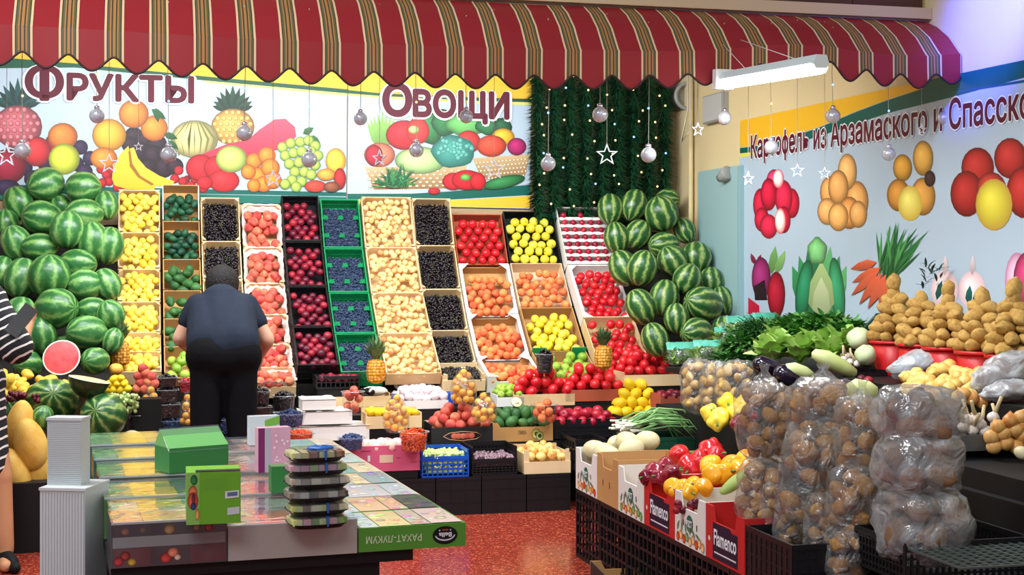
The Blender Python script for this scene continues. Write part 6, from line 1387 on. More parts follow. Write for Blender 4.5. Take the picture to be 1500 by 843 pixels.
bunch(1100, 512, 8.3, 0.12, 420, m_pars, 'dark leafy herbs below the white price card', 'herbs', 0.016, 0.1); bunch(1080, 536, 8.2, 0.10, 260, m_dill, 'loose green sprigs behind the new potato sacks', 'herbs', 0.008, 0.1)
# salad bags with teal tops
m_tealf = mat('teal_print_film', (70, 176, 150), 0.35, 0.5, [(50, 160, 136), (110, 200, 176)], 12, 0.6); m_sal = film('salad_film', (236, 246, 240), 0.12, 0.14, 0.16, 0.6)
def salad_bag(px, py, Y, wpx, hpx, label):
    s = Y / F; w2, h2 = wpx * s, hpx * s; b = at(px, py, Y)
    e = empty('salad_bag', b, (-0.25, 0, TH + rj(0.15)), label, 'bag', 'bagged salads')
    mb = MB(); n = 14
    def row(z, th, wv): return [(-w2 / 2 * wv + w2 * wv * i / n, -th * math.sin(PI * i / n) + rj(0.003), z + rj(0.004)) for i in range(n + 1)] + [(w2 / 2 * wv - w2 * wv * i / n, th * math.sin(PI * i / n), z + rj(0.004)) for i in range(1, n)]
    rows = [row(0, 0.01, 0.9), row(h2 * 0.2, 0.05, 1.0), row(h2 * 0.5, 0.05, 1.0), row(h2 * 0.68, 0.025, 0.98), row(h2 * 0.72, 0.018, 0.97), row(h2 * 1.0, 0.004, 1.0)]; m_ = len(rows[0])
    for lo, hi, mt, nm in ((0, 3, m_sal, 'clear_film'), (3, 5, m_tealf, 'printed_top')):
        mb = MB(); vs2 = [p for r_ in rows[lo:hi + 1] for p in r_]; fs2 = []
        for j in range(hi - lo):
            for i in range(m_): fs2.append((j * m_ + i, j * m_ + (i + 1) % m_, (j + 1) * m_ + (i + 1) % m_, (j + 1) * m_ + i))
        mb.add(vs2, fs2, 0, True).build(nm, mt, e)
    mb = MB()
    for i in range(90): leaf_strip(mb, Vector((rj(0.42) * w2, rj(0.03), random.random() * h2 * 0.5)), Vector((rj(1), rj(0.2), 0.6)), 0.05, 0.014, 0.3, 0.004, 3)
    mb.build('leaves', m_lett, e)
salad_bag(1000, 535, 8.55, 46, 34, 'clear salad bag with teal top at the foot of the right watermelons'); salad_bag(1038, 530, 8.45, 44, 32, 'clear salad bag with teal top beside the new potato sacks')
salad_bag(1086, 496, 8.6, 44, 34, 'salad bag with teal top in the rear beside the cabinet'); salad_bag(1122, 490, 8.5, 38, 32, 'salad bag with teal top in front of the printed beetroot'); salad_bag(1062, 505, 8.75, 30, 26, 'salad bag with teal top just below the watermelons')
zs = at(1015, 536, 8.5).z - 0.02; us = room(at(992, 540, 8.6))[0]
sl = empty('salad_shelf', R(us, 2.4, 0), (0, 0, TH), 'thin black shelf carrying the salad bags under the right watermelons', 'shelf')
MB().box(-0.04, 0.42, -0.16, 0.18, zs - 0.03, zs).build('shelf_board', m_step, sl)
for x in (0.1, 0.34): MB().box(x, x + 0.03, 0.13, 0.16, 0, zs - 0.031).build('leg', m_step, sl)
o = MB().box(-0.038, 0.038, -0.002, 0.002, 0, 0.095).build('price_card', m_wcard, None, at(1081, 515, 8.25), (-0.15, 0, TH)); tag(o, 'blank white price card among the herbs', 'card')
# dark green crate lid and cabbages
e = empty('slanted_crate', at(1240, 512, 7.75), (0, 0, TH), 'dark green slanted crate edge left of the potato buckets', 'crate')
A_ = at(1238, 512, 7.75) - at(1240, 512, 7.75); B_2 = at(1268, 462, 7.5) - at(1240, 512, 7.75)
MB().tube([A_, B_2], 0.011, 4).build('rail', mat('dark_green_plastic', (36, 72, 60), 0.45), e); MB().tube([B_2, at(1280, 462, 7.4) - at(1240, 512, 7.75)], 0.011, 4).build('top_rail', MATS['dark_green_plastic'], e); MB().tube([A_, at(1252, 512, 7.6) - at(1240, 512, 7.75)], 0.011, 4).build('lower_rail', MATS['dark_green_plastic'], e)
m_cabb = mat('pale_cabbage', (206, 220, 170), 0.5, 0.3, [(186, 206, 140), (226, 232, 200)], 5, 0.7)
for (px, py, Y, r, lab) in ((1258, 496, 7.5, 0.062, 'pale cabbage wrapped in film left of the first potato bucket'), (1268, 520, 7.35, 0.055, 'smaller pale cabbage below the wrapped one')):
    o = MB().ell((r, r, r * 0.92), 18, 12, fn=lambda p, a, ph: p * (1 + 0.05 * math.sin(3 * a + 4 * ph))).build('cabbage', m_cabb, None, at(px, py, Y)); tag(o, lab, 'cabbage')
m_gar2 = mat('garlic_skin', (232, 220, 206), 0.55, 0.3, [(214, 190, 180), (238, 228, 216), (226, 206, 196)], 10, 0.7)
def garlic_mesh():
    mb = MB(); mb.ell((0.5, 0.5, 0.42), 18, 10, fn=lambda p, a, ph: Vector((p.x * (1 + 0.07 * math.cos(7 * a)), p.y * (1 + 0.07 * math.cos(7 * a)), p.z + 0.35 * math.exp(-(ph / 0.4) ** 2)))); mb.tube([(0, 0, 0.4), (0.05, 0, 1.0), (0.2, 0.1, 1.8)], [0.2, 0.15, 0.14], 7, 1); return mb.mesh('garlic', [m_gar2, mat('garlic_stem', (206, 186, 140), 0.6)])
FR['garlic'] = garlic_mesh()
for (px, py, Y) in ((1236, 527, 7.5), (1246, 530, 7.45), (1256, 533, 7.4), (1241, 522, 7.55)): put('garlic', 'garlic', at(px, py, Y), 0.04, (rj(0.5), rj(0.5), rj(3)), 'small garlic bulb beside the lettuces', 'garlic', 'garlic beside the lettuces')
M, W = boxframe_z(1235, 1300, 552, 0.921, 0.03); carton(M, W, 0.2, 0.03, 'low black tray left of the potato buckets', m_black)

# ---------------------------------------------------------------- potatoes heaped on red buckets
m_bucket = mat('red_bucket_plastic', (196, 24, 28), 0.4, 0.4)
BK = [(1310, 540, 7.42), (1351, 546, 7.14), (1390, 553, 6.88), (1440, 562, 6.56), (1486, 570, 6.30)]
pos5 = ['leftmost', 'second from left', 'middle', 'second from right', 'rightmost']
for k, (px, py, Y) in enumerate(BK):
    b = at(px, py, Y); b.z = 0.921; rb = 0.122; hb = 0.175
    e = empty('bucket', b, (0, 0, 0), 'red plastic bucket under a potato pyramid, %s of the row' % pos5[k], 'bucket', 'red buckets along the wall')
    MB().lathe([(rb * 0.74, 0), (rb, hb), (rb * 0.96, hb), (rb * 0.70, 0.006)], 26, cap=False).build('body', m_bucket, e); MB().lathe([(rb * 0.74, 0.0), (rb * 0.74, 0.004)], 26).build('base', m_bucket, e)
    MB().lathe([(rb * 0.99, hb - 0.014), (rb * 1.06, hb - 0.014), (rb * 1.06, hb + 0.002), (rb * 0.97, hb + 0.002)], 26, cap=False).build('rim', m_bucket, e)
    z = hb + 0.022; hs = [1.0, 0.92, 0.9, 0.95, 1.0][k]
    for lay_, (n, rr) in enumerate(((8, 0.098), (7, 0.082), (5, 0.062), (4, 0.044), (2, 0.026), (1, 0.004), (1, 0.004))):
        if lay_ == 6 and k in (1, 3): continue
        for i in range(n):
            a = 2 * PI * i / n + lay_ * 0.6 + rj(0.12)
            d = 0.069 + rj(0.012); put('potato%d' % random.randrange(3), 'potato', b + Vector((rr * math.cos(a), rr * math.sin(a), z + rj(0.008))), (d, d, d * 1.1), (PI / 2 + rj(0.5), rj(0.5), a + PI / 2) if lay_ < 5 else (rj(0.3), rj(0.3), 0), 'brown potato in the pyramid on the %s red bucket' % pos5[k].replace(' from', ' from the'), 'potato', 'potatoes piled on the buckets')
        if lay_ == 0:
            for i in range(3): put('potato%d' % i, 'potato', b + Vector((rj(0.04), rj(0.04), z)), 0.07, None, 'brown potato in the pyramid on the %s red bucket' % pos5[k].replace(' from', ' from the'), 'potato', 'potatoes piled on the buckets')
        z += 0.046 * hs
mb = MB()
for i in range(26): leaf_strip(mb, Vector((rj(0.05), rj(0.03), random.random() * 0.12)), Vector((rj(1), rj(0.5), 0.8)), 0.05, 0.007, 0.4, 0.002, 3)
o = mb.build('herb_sprig', mat('dark_sprig', (30, 60, 40), 0.6), None, at(1366, 425, 7.2)); tag(o, 'dark leafy sprig between two potato pyramids', 'herbs', None, 'stuff')

# ---------------------------------------------------------------- onions, garlic and pale sacks at the right
ublock('onion_tier', 'black tray tier of onions at the right edge', -0.98, -0.565, 4.2, 6.6, 0.66, 0.735, m_step)
for k in range(56):
    t = random.random(); x = 1322 + t * 122; q = random.random(); top = 536 + abs(x - 1390) * 0.16; y = 582 - q * (582 - top)
    if k < 40: pass
    put('pale_onion', 'pale_onion', at(x, y, 6.35 + q * 0.45 - t * 0.35), 0.062 + rj(0.01), None, 'pale yellow onion in the heap below the potato buckets', 'onion', 'pale onions below the buckets')
for (px, py) in ((1452, 641), (1470, 636), (1488, 630), (1499, 640), (1462, 626), (1480, 617), (1496, 612), (1474, 650), (1490, 656), (1456, 655), (1500, 624), (1440, 590), (1424, 585), (1412, 578)): put('onion', 'onion', at(px, py, 5.55 if py > 600 else 6.0), 0.062, (rj(0.7), rj(0.7), rj(3)), 'brown skinned onion beside the garlic', 'onion', 'brown onions by the garlic')
put('white_melon', 'kohlrabi', at(1497, 664, 5.35), 0.06, None, 'pale green kohlrabi at the right edge', 'kohlrabi')
for k, (px, py) in enumerate(((1412, 626), (1424, 630), (1436, 622), (1444, 632), (1455, 612), (1430, 614), (1460, 622), (1418, 616))): put('garlic', 'garlic', at(px, py, 5.75), 0.05, (rj(0.4), 0.2 + rj(0.4), rj(3)), 'garlic bulb with a dry stem in the tray at the right', 'garlic', 'garlic bulbs at the right')
e = empty('garlic_tray', at(1450, 655, 5.62), (0, 0, TH), 'grey metal tray under the garlic and brown onions', 'tray'); MB().box(-0.2, 0.35, -0.01, 0.25, -0.012, 0.0).build('base', m_dark, e); MB().box(-0.2, 0.35, -0.016, -0.0105, -0.012, 0.05).build('front_lip', mat('grey_tray', (90, 92, 92), 0.4), e)
m_sack = film('milky_sack', (238, 240, 242), 0.5, 0.35, 0.12, 1.0, 8)
def sack(px, py, rx, ry, Y, rot, label, fillm, seed):
    s = Y / F; e = empty('plastic_sack', at(px, py, Y), rot, label, 'sack', 'milky plastic sacks')
    MB().ell((rx * s, 0.09, ry * s), 26, 16, fn=lambda p, a, ph: lumpy(p, seed, 0.22)).build('film', m_sack, e); MB().ell((rx * s * 0.86, 0.07, ry * s * 0.8), 16, 10, fn=lambda p, a, ph: lumpy(p, seed + 3, 0.2)).build('contents', fillm, e)
sack(1345, 532, 46, 17, 6.9, (0, -0.3, 0), 'pale grey plastic sack lying before the second potato bucket', mat('sack_grey', (176, 184, 190), 0.6), 2)
sack(1470, 545, 50, 24, 6.1, (0, -0.45, 0), 'milky sack of dark roots at the right edge, upper one', mat('sack_brown', (126, 92, 76), 0.7), 5); sack(1480, 572, 42, 15, 5.95, (0, -0.15, 0), 'milky sack of dark roots at the right edge, lower one', MATS['sack_brown'], 9)
# ---------------------------------------------------------------- stacked bags of potatoes in the foreground
FB = [
 (1120, 617, 42, 62, 5.55, 'tall clear potato bag with a twisted top, leftmost of the bags', BP, 0.058, True, 0.0),
 (1112, 722, 32, 54, 5.45, 'clear potato bag under the leftmost one', BP, 0.062, False, 0.12),
 (1206, 603, 52, 52, 5.3, 'clear potato bag with a wide twisted top behind the second stack', BP, 0.068, True, 0.0),
 (1186, 700, 46, 82, 5.2, 'long clear potato bag below the wide topped one', BP, 0.075, False, 0.12),
 (1260, 640, 38, 62, 5.05, 'clear potato bag at the top of the third stack', BP, 0.066, True, 0.05),
 (1128, 752, 16, 46, 5.32, 'slim clear potato bag low beside the red carton', BP, 0.05, False, 0.1),
 (1160, 768, 26, 38, 5.22, 'small clear potato bag low under the second stack', BP, 0.055, False, 0.1),
 (1252, 740, 40, 62, 4.98, 'clear potato bag in the middle of the third stack', BP, 0.066, False, 0.08),
 (1203, 770, 24, 52, 5.05, 'slim clear potato bag low between the second and third stack', BP, 0.055, False, 0.1),
 (1240, 815, 34, 42, 4.92, 'clear potato bag at the bottom of the third stack', BP, 0.06, False, 0.12),
 (1288, 755, 22, 52, 4.95, 'dark slim bag of red potatoes between the two right stacks', RPK, 0.055, False, 0.05),
 (1346, 607, 64, 44, 4.75, 'wide bag of red potatoes on top of the rightmost stack', RPK, 0.085, False, 0.0),
 (1344, 678, 62, 50, 4.72, 'wide milky bag of potatoes in the middle of the rightmost stack', RPK, 0.08, False, 0.0),
 (1352, 772, 66, 62, 4.70, 'wide milky bag of potatoes at the bottom of the rightmost stack', RPK, 0.09, False, 0.05)]
for k, (px, py, rx, ry, Y, lab, keys, d, kn, ln) in enumerate(FB):
    potato_bag(px, py, rx, ry, Y, lab, 'potato pressed inside the %s' % lab.replace('clear ', '').replace(' of potatoes', '').replace(' potato bag', ' bag').replace(',', ''), keys, d, m_bagf if k < 10 else m_bagd, k * 2.3 + 1, kn, ln, 220, nm='bagged_potato')
M = frame_M(at(1420, 792, 4.62), 0); plastic_crate(M, 0.46, 0.34, 0.13, 'black mesh crate at the lower right under the wide bags', m_black, grid=0.022); 
mb = MB(); lattice(mb, -0.22, 0.22, 0.0, 0.32, 0, 0.006, 12, 9, 0.006, 0.01)
o = mb.build('crate_grid', mat('grey_green_grid', (70, 84, 80), 0.4), None, M @ Vector((0, 0.012, -0.02)), (PI / 2, 0, TH)); tag(o, 'flat grey grid lying in the lower right crate', 'grid')
# carton with a dark rim on the floor in the lower middle
M = Matrix.Translation(hit_z(962, 843, 0.12)) @ Matrix.Rotation(TH - 0.1, 4, 'Z'); carton(M, 0.46, 0.34, 0.12, 'empty black edged carton on the floor at the bottom of the picture', m_blackcard, 0.04, 0.0, 0.04, inner=m_kraft)
# ---------------------------------------------------------------- table of gift boxes in front
TB = math.radians(18.2); TC, TS = math.cos(TB), math.sin(TB)
T0 = at(163, 834, 3.30)                                  # front left corner of the table top
ZT = T0.z
def TP(a, b, z): return Vector((T0.x + a * TC - b * TS, T0.y + a * TS + b * TC, z))
m_tab = mat('black_table', (20, 19, 20), 0.5, 0.3)
tb = empty('table', TP(0.42, 0.9, 0), (0, 0, TB), 'low black table covered with boxes of sweets', 'table')
MB().box(-0.42, 0.30, -0.88, 0.98, ZT - 0.03, ZT - 0.002).build('table_top', m_tab, tb)
MB().box(-0.41, 0.22, -0.86, 0.96, 0.06, ZT - 0.032).build('skirt', m_tab, tb)
for sx in (-0.39, 0.18):
    for sy in (-0.83, 0.92): MB().box(sx, sx + 0.03, sy, sy + 0.03, 0, 0.062).build('leg', m_tab, tb)
m_gloss = film('box_film', (248, 250, 250), 0.05, 0.05, 0.35, 0.12, 7)
cols_side = [mat('green_box_card', (84, 150, 50), 0.5, 0.4), mat('grey_box_card', (206, 200, 190), 0.5, 0.4), mat('plum_box_card', (96, 30, 44), 0.5, 0.4), mat('dark_box_card', (40, 48, 56), 0.5, 0.4), mat('teal_box_card', (50, 110, 96), 0.5, 0.4)]
m_cream2 = mat('cream_box_card', (214, 200, 170), 0.55, 0.3)
pos_row = ['nearest', 'second', 'third', 'fourth', 'fifth', 'sixth', 'seventh', 'eighth', 'ninth', 'farthest']
def sweets(a0, a1, b0, b1, z0, h, side, label, group, pal, wrap=True, win=True):
    """flat gift box with a printed lid and a film wrapper"""
    W, L = a1 - a0, b1 - b0
    e = empty('sweets_box', TP((a0 + a1) / 2, b0, z0), (0, 0, TB), label, 'box', group)
    MB().box(-W / 2, W / 2, 0, L, 0, h).build('body', side, e)
    pl = lambda x, y, l: Vector((x, y, h + 0.0006 + l))
    P = Print(pl, Vector((0, 0, 0)), 0.0)
    n = len(pal); xs = [-W / 2 + 0.006]
    for i in range(n): xs.append(xs[-1] + (W - 0.012) / n * (1 + (0.25 if i % 2 else -0.25) * (n > 1)))
    sc2 = (W - 0.012) / (xs[-1] - xs[0])
    for i in range(n):
        xa = -W / 2 + 0.006 + (xs[i] - xs[0]) * sc2; xb = -W / 2 + 0.006 + (xs[i + 1] - xs[0]) * sc2
        P.poly([(xa, 0.005), (xb - 0.002, 0.005), (xb - 0.002, L - 0.005), (xa, L - 0.005)], pal[i], tuple(c * 0.9 for c in pal[i]))
        if win:
            for q in range(8):
                x, y = random.uniform(xa + 0.012, xb - 0.012), random.uniform(0.02, L - 0.02)
                c = tuple(min(255, max(0, c_ + rj(50))) for c_ in pal[i]); P.disc(x, y, random.uniform(0.008, 0.018), random.uniform(0.008, 0.016), c, tuple(v * 0.75 for v in c), n=8)
    P.build('printed_lid', e)
    if wrap:
        MB().box(-W / 2, W / 2, -0.001, 0.007, h, h + 0.005).build('lid_edge', mat('silver_edge', (206, 208, 208), 0.25, 0.6), e)
        MB().box(-W / 2 - 0.0015, W / 2 + 0.0015, -0.0015, L + 0.0015, -0.0005 + 0.001, h + 0.0085).build('film_wrapper', m_gloss, e)
    return e
# left column
b = 0.0; pals = [[(236, 170, 150), (232, 196, 110), (110, 150, 140)], [(206, 216, 200), (236, 196, 90), (120, 150, 130)], [(130, 160, 130), (238, 196, 84), (110, 140, 120)], [(150, 180, 150), (238, 196, 84), (84, 120, 96)], [(120, 150, 130), (232, 190, 90), (60, 110, 90)], [(100, 140, 120), (238, 200, 90), (120, 160, 150)], [(130, 166, 150), (240, 206, 110), (150, 180, 170)], [(110, 150, 120), (240, 204, 90), (110, 150, 130)], [(120, 160, 130), (236, 200, 96), (140, 170, 150)], [(150, 190, 160), (240, 208, 110), (130, 160, 140)]]
for k in range(10):
    L = 0.186; h = [0.100, 0.094, 0.100, 0.088, 0.100, 0.092, 0.102, 0.09, 0.1, 0.094][k]
    e = sweets(0.0 + 0.006 * (k % 2), 0.262, b, b + L - 0.012, ZT, h, cols_side[[3, 4, 0, 4, 3, 0, 4, 1, 4, 0][k]], 'film wrapped box of sweets in the left row of the table, %s' % pos_row[k], 'film wrapped sweet boxes, left row', pals[k])
    if k == 0:                                          # two printed fronts with a silver band
        P = Print(lambda x, y, l: Vector((x, -0.0008 - l, y)), Vector((0, 0, 0)), 0.0)
        for i, (c1, c2) in enumerate((((60, 58, 66), (104, 34, 44)), ((44, 50, 62), (50, 48, 60)), ((70, 66, 70), (96, 26, 38)))):
            xa = -0.126 + i * 0.086
            P.poly([(xa, 0.072), (xa + 0.083, 0.072), (xa + 0.083, 0.098), (xa, 0.098)], c1); P.poly([(xa, 0.003), (xa + 0.083, 0.003), (xa + 0.083, 0.045), (xa, 0.045)], c2)
        P.poly([(-0.128, 0.046), (0.128, 0.046), (0.128, 0.071), (-0.128, 0.071)], (160, 164, 166))
        for (x, z, r, c) in ((-0.10, 0.084, 0.010, (150, 96, 70)), (-0.06, 0.086, 0.008, (110, 90, 70)), (0.0, 0.084, 0.014, (150, 120, 84)), (0.062, 0.085, 0.009, (150, 140, 100)), (0.09, 0.084, 0.010, (176, 80, 90)), (-0.10, 0.028, 0.012, (150, 60, 50)), (-0.085, 0.013, 0.010, (196, 160, 60)), (-0.115, 0.016, 0.012, (176, 60, 66)), (-0.008, 0.018, 0.014, (196, 66, 60)), (0.008, 0.030, 0.013, (226, 130, 100)), (0.018, 0.018, 0.008, (226, 190, 170))): P.disc(x, z, r, r * 0.9, c, n=10)
        P.build('printed_front', e)
    b += L
# middle column
b = 0.0; pm = [[(176, 168, 160), (226, 130, 116), (150, 150, 140)], [(206, 170, 160), (180, 176, 170), (222, 120, 110)], [(150, 150, 146), (230, 140, 120), (170, 170, 160)], [(226, 150, 140), (140, 120, 110), (200, 190, 180)], [(206, 190, 176), (222, 110, 100), (150, 140, 130)], [(120, 110, 104), (230, 210, 190), (200, 120, 110)], [(214, 206, 196), (170, 150, 140), (226, 150, 140)], [(180, 150, 130), (110, 80, 70), (214, 196, 180)]]
for k in range(8):
    L = 0.222; h = [0.078, 0.072, 0.080, 0.066, 0.078, 0.07, 0.08, 0.072][k]
    sweets(0.266, 0.575, b, b + L - 0.014, ZT, h, cols_side[1], 'film wrapped grey box of sweets in the middle row, %s' % pos_row[k], 'film wrapped grey sweet boxes', pm[k])
    b += L
# right column of Turkish delight
b = 0.0; pr_ = [[(206, 214, 206), (228, 206, 150), (206, 190, 170), (226, 200, 190)], [(200, 214, 206), (226, 190, 150), (226, 176, 150), (70, 84, 84)], [(150, 196, 180), (200, 196, 196), (190, 200, 200)], [(206, 220, 210), (170, 190, 190), (226, 206, 170), (150, 170, 170)], [(190, 210, 206), (130, 176, 160), (232, 210, 176)], [(206, 214, 196), (220, 200, 180), (196, 206, 196)], [(176, 210, 200), (60, 150, 110), (226, 214, 190)], [(196, 206, 196), (140, 180, 170), (226, 214, 196)]]
for k in range(8):
    L = 0.225; h = 0.058
    e = sweets(0.579, 0.85, b, b + L - 0.004, ZT + 0.001, h, cols_side[0] if k < 2 else m_cream2, 'flat green edged box of turkish delight in the right row, %s' % pos_row[k], 'turkish delight boxes, right row', pr_[k], wrap=False)
    if k == 0:
        pf = lambda x, y, l: Vector((x, -0.0006 - l, y))
        text_on('РАХАТ-ЛУКУМ', pf, Vector((0, 0, 0)), (0.022, 0.037), (-0.117, 0.037), 0.0165, mat('pale_green_ink', (206, 222, 180), 0.6), e, 0.001, 0.015)
        P = Print(pf, Vector((0, 0, 0)), 0.0); P.disc(0.082, 0.0295, 0.032, 0.0225, (20, 22, 26), (14, 16, 18), hi=(26, 28, 30), n=28)
        P.poly([(0.082 + 0.026 * math.cos(t), 0.031 - 0.0155 * math.sin(t)) for t in np.linspace(0.1, 3.0, 16)] + [(0.082 + 0.023 * math.cos(t), 0.031 - 0.0120 * math.sin(t)) for t in np.linspace(3.0, 0.1, 16)], (220, 222, 224))
        P.poly([(0.074, 0.0415), (0.090, 0.0415), (0.090, 0.044), (0.074, 0.044)], (196, 90, 40)); P.disc(0.068, 0.042, 0.0022, 0.0022, (230, 230, 230), n=6); P.disc(0.096, 0.042, 0.0022, 0.0022, (230, 230, 230), n=6); P.build('printed_badge', e)
        text_on('Bella', pf, Vector((0, 0, 0)), (0.098, 0.036), (0.066, 0.036), 0.0105, m_wlet, e, 0.004, 0.03)
    b += L
zl, zm, zr = ZT + 0.112, ZT + 0.09, ZT + 0.066
def on_table(px, py, z): return hit_z(px, py, z)
# green house shaped box
p = on_table(275, 691, zl - 0.004); s = p.y / F
e = empty('gift_box', p + Vector((0.0, 0.05, 0)), (0, 0, TB + 0.30), 'dark green gift box with a gabled roof shaped lid', 'box'); hw, hd, hh = 46 * s, 0.055, 36 * s
m_gg = mat('dark_green_gift_card', (50, 128, 62), 0.35, 0.5); m_gg2 = mat('mid_green_gift_card', (116, 182, 104), 0.3, 0.5)
MB().box(-hw, hw, -hd, hd, 0, hh).build('body', m_gg, e); rf = 24 * s
MB().add([(-hw, -hd, hh + 0.0005), (hw, -hd, hh + 0.0005), (hw, hd, hh + 0.0005), (-hw, hd, hh + 0.0005), (-hw, 0.02, hh + rf), (hw, 0.02, hh + rf)], [(0, 1, 5, 4), (2, 3, 4, 5), (0, 4, 3), (1, 2, 5), (3, 2, 1, 0)]).build('roof_lid', m_gg2, e)
MB().add([(-hw - 0.002, -hd - 0.003, hh - 0.01), (hw + 0.002, -hd - 0.003, hh - 0.01), (hw + 0.002, 0.02, hh + rf + 0.004), (-hw - 0.002, 0.02, hh + rf + 0.004)], [(0, 1, 2, 3)]).build('film_wrapper', m_gloss, e)
# light green box standing on its edge
p = at(313, 771, 3.27); p.z = zl - 0.003; s = p.y / F
e = empty('cookie_box', p, (0.0, -0.0, TB - 0.08), 'bright green flat box standing upright at the front of the table', 'box')
w2, h2 = 39 * s, 76 * s; m_lg = mat('bright_green_card', (110, 180, 44), 0.45, 0.4)
MB().box(-w2, w2, 0, 0.11, 0, h2).build('body', m_lg, e)
P = Print(lambda x, y, l: Vector((x * w2, -0.0008 - l, y * h2)), Vector((0, 0, 0)), 0.0)
P.poly([(-1, 0.0), (-0.52, 0.0), (-0.52, 1), (-1, 1)], (140, 196, 96)); P.disc(-0.72, 0.86, 0.13, 0.10, (40, 120, 60)); P.disc(-0.76, 0.62, 0.16, 0.14, (226, 130, 80)); P.disc(-0.76, 0.46, 0.2, 0.17, (214, 96, 60)); P.disc(-0.74, 0.36, 0.10, 0.08, (50, 60, 110)); P.disc(-0.74, 0.5, 0.07, 0.10, (120, 40, 60)); P.disc(-0.6, 0.2, 0.08, 0.12, (226, 160, 90))
P.poly([(0.42, 0.48), (0.93, 0.5), (0.93, 0.64), (0.42, 0.62)], (226, 232, 226)); P.poly([(0.5, 0.52), (0.88, 0.53), (0.88, 0.61), (0.5, 0.6)], (96, 116, 160)); P.poly([(0.5, 0.16), (0.95, 0.18), (0.95, 0.32), (0.5, 0.3)], (206, 216, 214))
for i in range(7): P.poly([(-0.4, 0.66 + i * 0.035), (0.5, 0.68 + i * 0.035), (0.5, 0.686 + i * 0.035), (-0.4, 0.666 + i * 0.035)], (130, 190, 80))
P.build('printed_front', e); MB().box(-0.05, 0.05, 0.002, 0.03, 0.0005, 0.006).build('handle_slot', m_dark, e, (0.01, 0, h2 - 0.004))
# two small standing boxes
for (px, py, w_px, h_px, zz, c1, c2, lab, nm) in ((388, 652, 22, 42, zm, (206, 216, 220), (120, 176, 70), 'small white box with green and blue print standing behind the pink one', 'a'), (402, 692, 24, 65, zm, (226, 170, 190), (150, 60, 110), 'pink and purple standing box beside the stacked trays', 'b')):
    p = on_table(px, py, zz); s = p.y / F; w2, h2 = w_px * s, h_px * s
    e = empty('small_box', p, (0, 0, TB + 0.1), lab, 'box'); MB().box(-w2, w2, 0, 0.04, 0, h2).build('body', mat('small_box_card_' + nm, c1, 0.4), e)
    P = Print(lambda x, y, l: Vector((x * w2, -0.0008 - l, y * h2)), Vector((0, 0, 0)), 0.0)
    if nm == 'a': P.poly([(0.0, 0.62), (1, 0.7), (1, 1), (0.0, 0.85)], c2); P.poly([(0.0, 0.2), (0.62, 0.2), (0.62, 0.58), (0.0, 0.58)], (30, 90, 160)); P.poly([(0.62, 0.2), (1, 0.2), (1, 0.66), (0.62, 0.58)], (236, 226, 206))
    else:
        P.poly([(-1, 0), (-0.6, 0), (-0.6, 1), (-1, 1)], (130, 40, 100)); P.poly([(-0.6, 0), (-0.25, 0), (-0.25, 1), (-0.6, 1)], (190, 180, 196))
        for i in range(10): P.disc(0.35 + rj(0.5), 0.5 + rj(0.42), 0.12, 0.05, (236, 196, 210), (220, 150, 176), n=8)
    P.build('printed_front', e)
o = MB().box(-0.03, 0.03, 0, 0.05, 0, 0.07).build('tea_box', m_gg, None, on_table(414, 722, zm), (0, 0, TB)); tag(o, 'small dark green box half hidden by the stacked trays', 'box')
